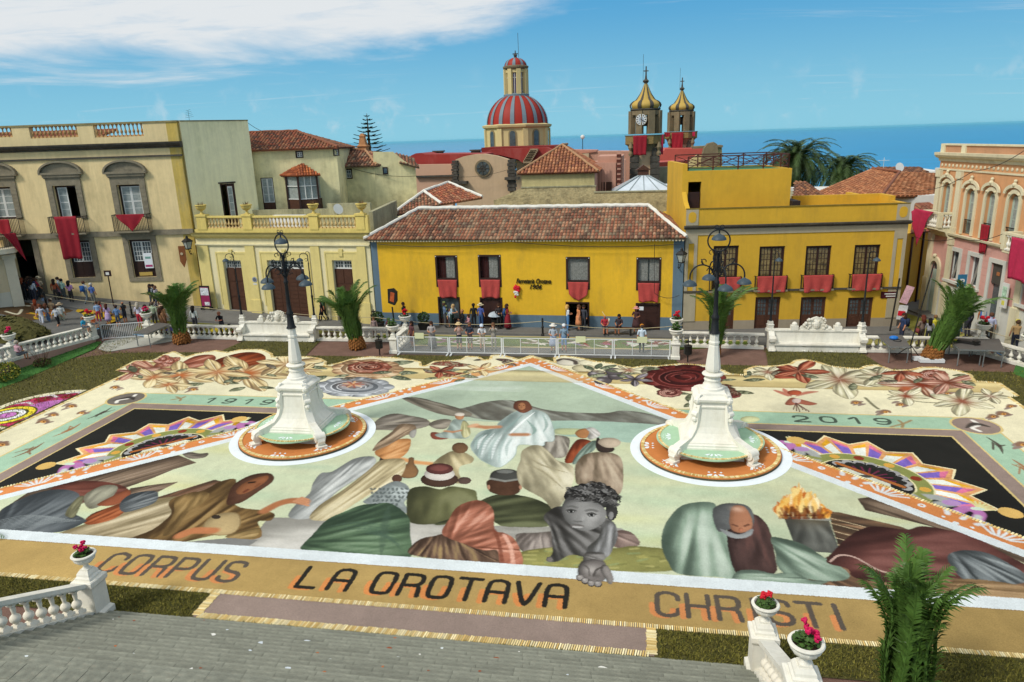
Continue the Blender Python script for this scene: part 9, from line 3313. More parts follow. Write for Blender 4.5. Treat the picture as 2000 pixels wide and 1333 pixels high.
WIRE=[('thin dark cable along the top of the yellow house wall',[(-17,45.85,5.75),(-8,45.5,5.9),(2.8,45.15,5.7)]),('thin dark cable hanging down the right side of the yellow house wall',[(1.2,45.2,5.7),(1.25,45.22,2.6),(2.8,45.1,2.5)]),('thin dark cable from the tall lime wall down to the tiled roof',[at(481,238,52),at(540,262,56),at(640,316,56)]),('thin dark cable across the church gable',[at(690,330,56.8),at(815,344,58),at(890,346,79),at(992,332,79)]),('thin dark cable crossing before the pink building',[at(1785,462,50),at(1870,465,47),at(1960,457,44)]),('thin dark cable slanting up past the arched windows to the right edge',[at(1800,372,50),at(1900,335,44),at(2010,288,40)])]
for l,pts in WIRE:
 rope(l,pts,.25,.018,M_BLKI)
def folding_table(label,corners,h,group='grey folding tables on the bare earth'):
 c=sum((Vector(q)for q in corners),Vector((0,0)))/4
 t=thing('folding_table',label,'table',(c.x,c.y,0),0,group)
 P=[Vector(q)-c for q in corners]
 MB().prism([(p.x*1.06,p.y*1.06)for p in P],'z',h-.06,h).build('tabletop',mat('table_top','#5f5c58',.7,.1,3,.1),t)
 fr=MB()
 for a,b in zip(P,P[1:]+P[:1]):
  fr.beam((a.x*1.06,a.y*1.06,h-.05),(b.x*1.06,b.y*1.06,h-.05),.03,.07)
 fr.build('frame',mat('table_metal','#8d9394',.4,.1,3,0,metal=.6),t)
 for p in P:
  MB().tube([(p.x*.97,p.y*.97,-.01),(p.x*.97,p.y*.97,h-.07)],.03,6).build('leg',mat('table_metal','#8d9394'),t)
 return t,c
def gp(*pts):
 return[tuple(gz(x,y)[:2])for x,y in pts]
folding_table('grey folding table left of the first tied palm',gp((269,677),(294,679),(336,660),(312,657)),.95)
t_,c1=folding_table('grey folding table with a blue bag, right of the stone bench',gp((1735,709),(1772,709),(1757,687),(1713,687)),.95)
t_,c2=folding_table('grey folding table with black camera gear, right of the leaning palm',gp((1869,715),(1920,717),(1893,696),(1852,692)),.95)
folding_table('rightmost grey folding table, behind the one with camera gear',gp((1912,714),(1956,718),(1945,694),(1897,694)),.92)
bg=thing('blue_bag','small bright blue bag lying on the folding table','bag',(c1.x,c1.y+.2,.95))
MB().ball((0,0,.1),.2,10,6,1.2,.9,.6).build('bag',mat('blue_bag','#1f6fc0',.5,.1),bg)
MB().tube(arc_pts((.1,-.3,.03),.2,0,5.5,14,Vector((1,0,0)),Vector((0,1,0))),.02,5).build('strap',M_BLKI,bg)
cg=thing('camera_gear','black camera gear with a yellow part on the folding table','camera',(c2.x,c2.y,.95))
MB().box((0,0,.1),(.9,.22,.14),-.6).box((.35,-.25,.12),(.3,.25,.22),.3).tube([(-.6,.3,.05),(.5,-.35,.12)],.04,6).build('body',M_BLKI,cg)
MB().box((-.4,.3,.1),(.25,.12,.1),.2).build('yellow_part',mat('yellow_part','#c5c01f',.5,.1),cg)
bk=gz(1815,708)
for k in range(3):
 t=MB().box((0,0,.1),(.72 if k<2 else .5,.3,.18),.03*k).build('white_block',M_BARR,None,False,(bk.x-.15+.5*(k%2)-(.3 if k==2 else 0),bk.y+(.0 if k<2 else .35),.0))
 tag(t,['pale concrete block, left one of three at the foot of the leaning palm','pale concrete block, right one of three at the foot of the leaning palm','pale concrete block, the rear one of three at the foot of the leaning palm'][k],'block')
st=thing('tall_stand','tall thin black stand with tripod feet beside the leaning palm','stand',(14.85,40.5,0))
MB().tube([(0,0,.6),(.75,.2,5.2)],.035,6).build('pole',M_BLKI,st)
for k in range(3):
 a=k*2.1+.4
 MB().tube([(.05,0,.75),(cos(a)*.7,sin(a)*.7,.03)],.025,5).build('leg',M_BLKI,st)
tr=thing('small_tripod','small dark tripod standing before the balustrade left of the bench','tripod',(gz(451,661).x,gz(451,661).y,0))
for k in range(3):
 a=k*2.1
 MB().tube([(0,0,.55),(cos(a)*.3,sin(a)*.3,.0)],.02,5).build('leg',M_BLKI,tr)
MB().tube([(0,0,.5),(0,0,.85)],.035,6).box((0,0,.92),(.16,.1,.16)).build('head',M_BLKI,tr)
def bin_(label,x,y,z=0):
 t=thing('litter_bin',label,'litter bin',(x,y,z),0,'black litter bins')
 MB().tube([(0,.0,0),(0,.0,1.)],.04,6).build('post',M_BLKI,t)
 MB().lathe([(.16,.42),(.22,.46),(.22,.9),(.24,.93),(.2,.96)],n=12).build('basket',M_BLKI,t,40)
 MB().tube([(0,0,.9),(0,0,1.3)],.035,6).bx(-.14,.14,-.04,.04,1.12,1.2).build('lid',M_BLKI,t)
p=gz(742,694)
bin_('black litter bin on a post left of the barriers',p.x,p.y)
p=gz(1343,707)
bin_('black litter bin on a post right of the barriers',p.x,p.y)
p=at(730,618,45.2)
bin_('black litter bin by the left corner of the yellow house',p.x,45.2,.1)
p=at(771,627,43.4)
t=thing('street_sign','dark shield shaped street sign on a pole left of the yellow house','sign',(p.x,43.4,0),-.3)
MB().tube([(0,0,0),(-.12,0,2.)],.05,6).build('pole',M_BLKI,t)
ht_=at(768,578,43.4).z
MB().prism([(-.38,ht_-.5),(.1,ht_-.62),(.32,ht_-.3),(.36,ht_+.3),(.1,ht_+.5),(-.34,ht_+.42)],'y',-.06,.06).build('board',M_BLKI,t)
MB().prism([(-.22,ht_-.35),(.1,ht_-.42),(.2,ht_+.2),(-.1,ht_+.25)],'y',-.08,-.061).build('board_print',mat('sign_copper','#a5502c',.5,.4,6,0),t)
p=at(220,587,45.4)
p.z=gh(p.x,p.y)
t=thing('brown_sign','small brown sign board on a thin pole before the cream mansion','sign',(p.x,p.y,p.z),.15)
MB().tube([(0,0,0),(0,0,2.3)],.04,6).build('pole',M_DARKW,t)
MB().bx(-.25,.25,-.03,.03,2.3,2.72).build('board',M_DARKW,t)
MB().bx(-.12,.12,-.04,-.03,2.4,2.6).build('board_print',M_WFRM,t)
p=at(1762,640,46.2)
t=thing('ribbon_posts','dark posts with a pink and white ribbon at the mustard building corner','post',(p.x-.2,46.,0))
MB().tube([(-.55,0,0),(-.35,0,3.4)],.05,6).tube([(.1,0,0),(.3,0,2.9)],.06,6).build('post',M_BLKI,t)
g=MB().box((.15,-.08,2.4),(.45,.05,1.1),0,0,.3)
g.build('ribbon',mat('ribbon_pink','#c9a0a8',.8,.3,6,0),t)
MB().box((.0,-.08,1.3),(.5,.05,.9),0,0,.1).build('banner',mat('banner_white','#c9c9c9',.8,.3,4,0),t)
MB().box((-.05,-.12,1.25),(.4,.02,.3),0,0,.1).build('banner_print',M_RED,t)
dr_=thing('wall_shield','brown wooden shield hanging below the wall lantern on the mansion corner','sign',garage.w(-.75,-.7,at(383,502,47).z),.2)
MB().prism([(-.2,.8),(.25,.8),(.25,-.2),(.02,-.75),(-.2,-.3)],'y',-.04,.04).build('board',mat('shield_brown','#7d4a26',.6,.2),dr_)
MB().lathe([(.001,.0),(.1,.02)],n=12).build('emblem',mat('shield_pale','#b9a887',.6,.1),dr_,False,(0,-.06,.25)).rotation_euler=(PI/2,0,0)
p0,p1=gz(1176,655,.1),gz(1236,657,.1)
bt=thing('street_bench','low dark bench on the pavement before the yellow house with two people','bench',(p0.x,p0.y,.1),math.atan2(p1.y-p0.y,p1.x-p0.x))
BL=(p1-p0).length
for k in range(3):
 MB().bx(0,BL,.02+k*.15,.15+k*.15,.42,.46).build('slat',M_BRWN,bt)
for x in(.1,BL-.2):
 MB().bx(x,x+.08,.0,.45,0,.42).build('leg',M_BLKI,bt)
p=gz(968,641,.1)
t=thing('pushchair','grey pushchair with a pale parasol hood in front of the yellow house','pushchair',(p.x,p.y,.1),.3)
for a,b in((-.25,-.3),(.25,-.3),(-.25,.35),(.25,.35)):
 MB().tube([(a-.02,b,.13),(a+.02,b,.13)],.13,12).build('wheel',M_BLKI,t)
MB().tube([(-.25,-.3,.13),(-.25,.2,.6),(-.25,.5,1.05)],.02,5).tube([(.25,-.3,.13),(.25,.2,.6),(.25,.5,1.05)],.02,5).tube([(-.25,.35,.13),(-.25,-.1,.6)],.02,5).tube([(.25,.35,.13),(.25,-.1,.6)],.02,5).tube([(-.25,.5,1.05),(.25,.5,1.05)],.02,5).build('frame',M_IRON,t)
MB().box((0,0,.5),(.45,.6,.3),0,.3).build('seat',M_BLKI,t)
MB().lathe([(.48,.85),(.4,1.),(.2,1.1),(.001,1.13)],n=12).build('hood',mat('hood_grey','#a9b4bc',.7,.2,4,0),t)
# -- people
JP=dict(pel=(0,0,.95),che=(0,.0,1.22),nec=(0,.01,1.44),hea=(0,-.01,1.56),top=(0,.0,1.66),sh=(.17,0,1.39),el=(.235,.02,1.13),wr=(.25,-.06,.90),ha=(.25,-.10,.81),hi=(.09,0,.90),kn=(.10,-.01,.50),an=(.10,.03,.09),to=(.115,-.14,.04))
POSE={'stand':{},'lean':dict(che=(0,-.06,1.2),nec=(0,-.14,1.40),hea=(0,-.19,1.50),top=(0,-.19,1.60),sh=(.17,-.12,1.35),el=(.22,-.24,1.12),wr=(.10,-.44,1.12),ha=(.03,-.48,1.12)),'photo':dict(el=(.24,-.10,1.20),wr=(.11,-.26,1.44),ha=(.06,-.29,1.50)),'hold':dict(el=(.24,.0,1.13),wr=(.12,-.26,1.10),ha=(.05,-.30,1.12)),'walk':dict(knL=(.10,-.18,.52),anL=(.10,-.20,.10),toL=(.11,-.37,.05),knR=(-.10,.02,.50),anR=(-.10,.26,.14),toR=(-.11,.12,.04),elL=(.24,.12,1.14),wrL=(.25,.16,.93),haL=(.25,.14,.85),elR=(-.24,-.06,1.13),wrR=(-.24,-.22,.95),haR=(-.23,-.28,.88)),'sit':dict(pel=(0,0,.50),che=(0,-.01,.78),nec=(0,-.03,1.),hea=(0,-.06,1.12),top=(0,-.06,1.22),sh=(.17,-.02,.95),el=(.23,-.06,.70),wr=(.13,-.28,.62),ha=(.06,-.33,.60),hi=(.09,-.02,.47),kn=(.11,-.43,.50),an=(.11,-.42,.10),to=(.12,-.58,.05)),}
SEG=[('pel','che','torso'),('che','nec','torso'),('nec','hea','head'),('hea','top','head'),('che','sh','torso'),('sh','el','uarm'),('el','wr','farm'),('wr','ha','hand'),('pel','hi','hip'),('hi','kn','thigh'),('kn','an','shin'),('an','to','foot')]
RAD=dict(pel=.15,che=.155,nec=.062,hea=.098,top=.075,sh=.075,el=.048,wr=.034,ha=.036,hi=.105,kn=.065,an=.043,to=.036)
_bodies={}
def body(pose,fem):
 key=(pose,fem)
 if key in _bodies:
  return _bodies[key]
 o=POSE[pose]
 J={}
 for k,v in JP.items():
  v=o.get(k,v)
  if k in('pel','che','nec','hea','top'):
   J[k]=v
  else:
   for s_,nm in((1,'L'),(-1,'R')):
    w_=o.get(k+nm)
    J[k+nm]=w_ if w_ else(v[0]*s_,v[1],v[2])
 names=['pel']+[k for k in J if k!='pel']
 idx={k:i for i,k in enumerate(names)}
 edges,labs=[],[]
 for a,b,l in SEG:
  for s_ in('L','R'):
   A=a if a in J else a+s_
   B=b if b in J else b+s_
   if(idx[A],idx[B])not in edges:
    edges.append((idx[A],idx[B]))
    labs.append((Vector(J[A]),Vector(J[B]),l))
 me=bpy.data.meshes.new('tmpb')
 me.from_pydata([J[k]for k in names],edges,[])
 ob=bpy.data.objects.new('tmpb',me)
 COL.objects.link(ob)
 md=ob.modifiers.new('skin','SKIN')
 for i,k in enumerate(names):
  r_=RAD[k.rstrip('LR')if k not in RAD else k]
  sy=.68 if k in('pel','che')else 1
  if fem and k=='che':
   r_*=.9
  if fem and k=='pel':
   r_*=1.08
  me.skin_vertices[0].data[i].radius=(r_,r_*sy)
  me.skin_vertices[0].data[i].use_root=(i==0)
 sb=ob.modifiers.new('sub','SUBSURF')
 sb.levels=sb.render_levels=1
 bpy.context.view_layer.update()
 out=bpy.data.meshes.new_from_object(ob.evaluated_get(bpy.context.evaluated_depsgraph_get()))
 bpy.data.objects.remove(ob)
 fl=[]
 for p in out.polygons:
  c=p.center
  best,bl=9,'torso'
  for a,b,l in labs:
   ab=b-a
   t=max(0,min(1,(c-a).dot(ab)/max(ab.length_squared,1e-9)))
   d=(c-(a+ab*t)).length-(.11 if l in('torso','hip')else .07 if l in('thigh','head')else .03)
   if d<best:
    best,bl=d,l
  fl.append(bl)
 out.polygons.foreach_set('use_smooth',[True]*len(out.polygons))
 _bodies[key]=(out,fl,J)
 return _bodies[key]
_outs={}
SLOTS=['skin','top','bottom','shoe']
def outfit_mesh(pose,fem,kind):
 key=(pose,fem,kind)
 if key in _outs:
  return _outs[key]
 me,fl,J=body(pose,fem)
 m=me.copy()
 m.name='person_body'
 m.materials.clear()
 for _ in SLOTS:
  m.materials.append(None)
 mp=dict(head=0,hand=0,torso=1,uarm=1,farm=0,hip=2,thigh=2,shin=2,foot=3)
 if kind=='shorts':
  mp['shin']=0
 if kind=='long':
  mp['farm']=1
 if kind=='tank':
  mp['uarm']=0
  mp['shin']=0
 if kind=='dress':
  mp.update(hip=1,thigh=1,shin=0)
 m.polygons.foreach_set('material_index',[mp[l]for l in fl])
 _outs[key]=(m,J)
 return _outs[key]
HAIR=MB().ball((0,.012,.045),.118,10,6,1,1.05,1.).mesh('hair',None)
HAIRL=MB().ball((0,.015,.045),.118,10,6,1,1.05,1.).lathe([(.09,-.28),(.11,-.12),(.115,.04)],(0,.05,0),8).mesh('hair',None)
CAPM=MB().lathe([(.118,.03),(.122,.07),(.10,.13),(.05,.165),(.001,.17)],n=12).add([(-.08,-.09,.05),(.08,-.09,.05),(.06,-.2,.04),(-.06,-.2,.04),(-.08,-.09,.035),(.08,-.09,.035)],[(0,1,2,3),(4,5,2,3)]).mesh('cap',None)
HATM=MB().lathe([(.24,.05),(.2,.06),(.118,.07),(.122,.1),(.11,.16),(.06,.18),(.001,.18)],n=14).mesh('hat',None)
FACEM=MB().ball((0,-.105,-.005),.018,5,3).ball((-.036,-.095,.02),.011,5,3).ball((.036,-.095,.02),.011,5,3).box((0,-.094,-.04),(.04,.01,.01)).mesh('face',None)
EARM=MB().ball((-.1,0,0),.022,5,3,.5).ball((.1,0,0),.022,5,3,.5).mesh('ears',None)
PACKM=MB().box((0,.2,1.2),(.3,.16,.42)).box((0,.29,1.12),(.2,.06,.2)).mesh('backpack',None)
BAGM=MB().box((.26,-.02,.88),(.08,.28,.24)).tube([(-.15,.1,1.42),(.0,-.12,1.2),(.26,-.02,1.)],.015,4).mesh('shoulder_bag',None)
SKIRTM=MB().lathe([(.16,1.),(.19,.9),(.24,.6),(.27,.42)],n=12,sy=.8).mesh('skirt',None)
LSKIRTM=MB().lathe([(.15,1.02),(.19,.9),(.24,.55),(.3,.14)],n=12,sy=.85).mesh('skirt',None)
for m_ in(HAIR,HAIRL,CAPM,HATM,FACEM,EARM,PACKM,BAGM,SKIRTM,LSKIRTM):
 m_.materials.clear()
 m_.materials.append(None)
 m_.polygons.foreach_set('use_smooth',[True]*len(m_.polygons))
def pm(c):
 return mat('cloth_'+c[1:],c,.85,.1,8,0)
def setm(o,ms):
 for sl,m in zip(o.material_slots,ms):
  sl.link='OBJECT'
  sl.material=m
M_FACE=mat('face_dark','#5d3a2c',.8,0,1,0)
def person(label,px,py,mode,pose,face,kind,top,bot,hair='#3a2a20',skin='#b98263',fem=False,hat=None,extra=None,H=None,shoe='#3a3530',zadd=0.):
 """mode: ('f', z) feet at photo point; ('h', Y) head top at photo point at distance Y"""
 if mode[0]=='f':
  p=gz(px,py,0)
  for _ in range(4):
   p=gz(px,py,gh(p.x,p.y)+mode[1])
  h=H or 1.7
 else:
  p=at(px,py,mode[1])
  g_=gh(p.x,p.y)+zadd
  hh_=(1.68 if pose!='sit' else 1.26)
  h=H or max(1.25,min(1.86,(p.z-g_)*(1.7/hh_)*.985))
  p=Vector((p.x,p.y,g_))
 lim=99
 if-52<p.x<-31.4:
  lim=47.5+(p.x+31.5)*.176-.45
 elif p.x<-17.6:
  lim=46.3+(-17.7-p.x)*.0876-.4
 elif p.x<3:
  lim=46.2-(p.x+17.6)*.035-.55
 elif p.x<16.4:
  lim=45.5+(p.x-3)*.119-.5
 if mode[0]=='f' and p.y>lim:
  p=at(px,py,lim)
  p.z=gh(p.x,p.y)+mode[1]
 me,J=outfit_mesh(pose,fem,kind)
 o=bpy.data.objects.new('person',me)
 COL.objects.link(o)
 o.location=p
 o.rotation_euler=(0,0,radians(face))
 o.scale=(h/1.7,)*3
 sk=pm(skin)
 setm(o,[sk,pm(top),pm(bot),pm(shoe)])
 tag(o,label,'person','onlookers around the square')
 hd=Vector(J['hea'])
 def kid(name,m,mt,at_head=True):
  c=inst(name,m,o,tuple(hd+Vector((0,0,.02)))if at_head else(0,0,0))
  setm(c,[mt])
 kid('face',FACEM,M_FACE)
 kid('ears',EARM,sk)
 if hair:
  c=inst('hair',HAIRL if fem else HAIR,o,tuple(hd+Vector((0,.022,.02))))
  setm(c,[pm(hair)])
 if hat:
  kid('hat' if hat[0]=='hat' else 'cap',HATM if hat[0]=='hat' else CAPM,pm(hat[1]))
 if extra:
  for e,c_ in extra:
   kid({'pack':'backpack','bag':'shoulder_bag','skirt':'skirt','lskirt':'skirt'}[e],{'pack':PACKM,'bag':BAGM,'skirt':SKIRTM,'lskirt':LSKIRTM}[e],pm(c_),False)
 return o
W,K,B,N_='#c9cbd0','#1d1d20','#5a7fa8','#27304a'
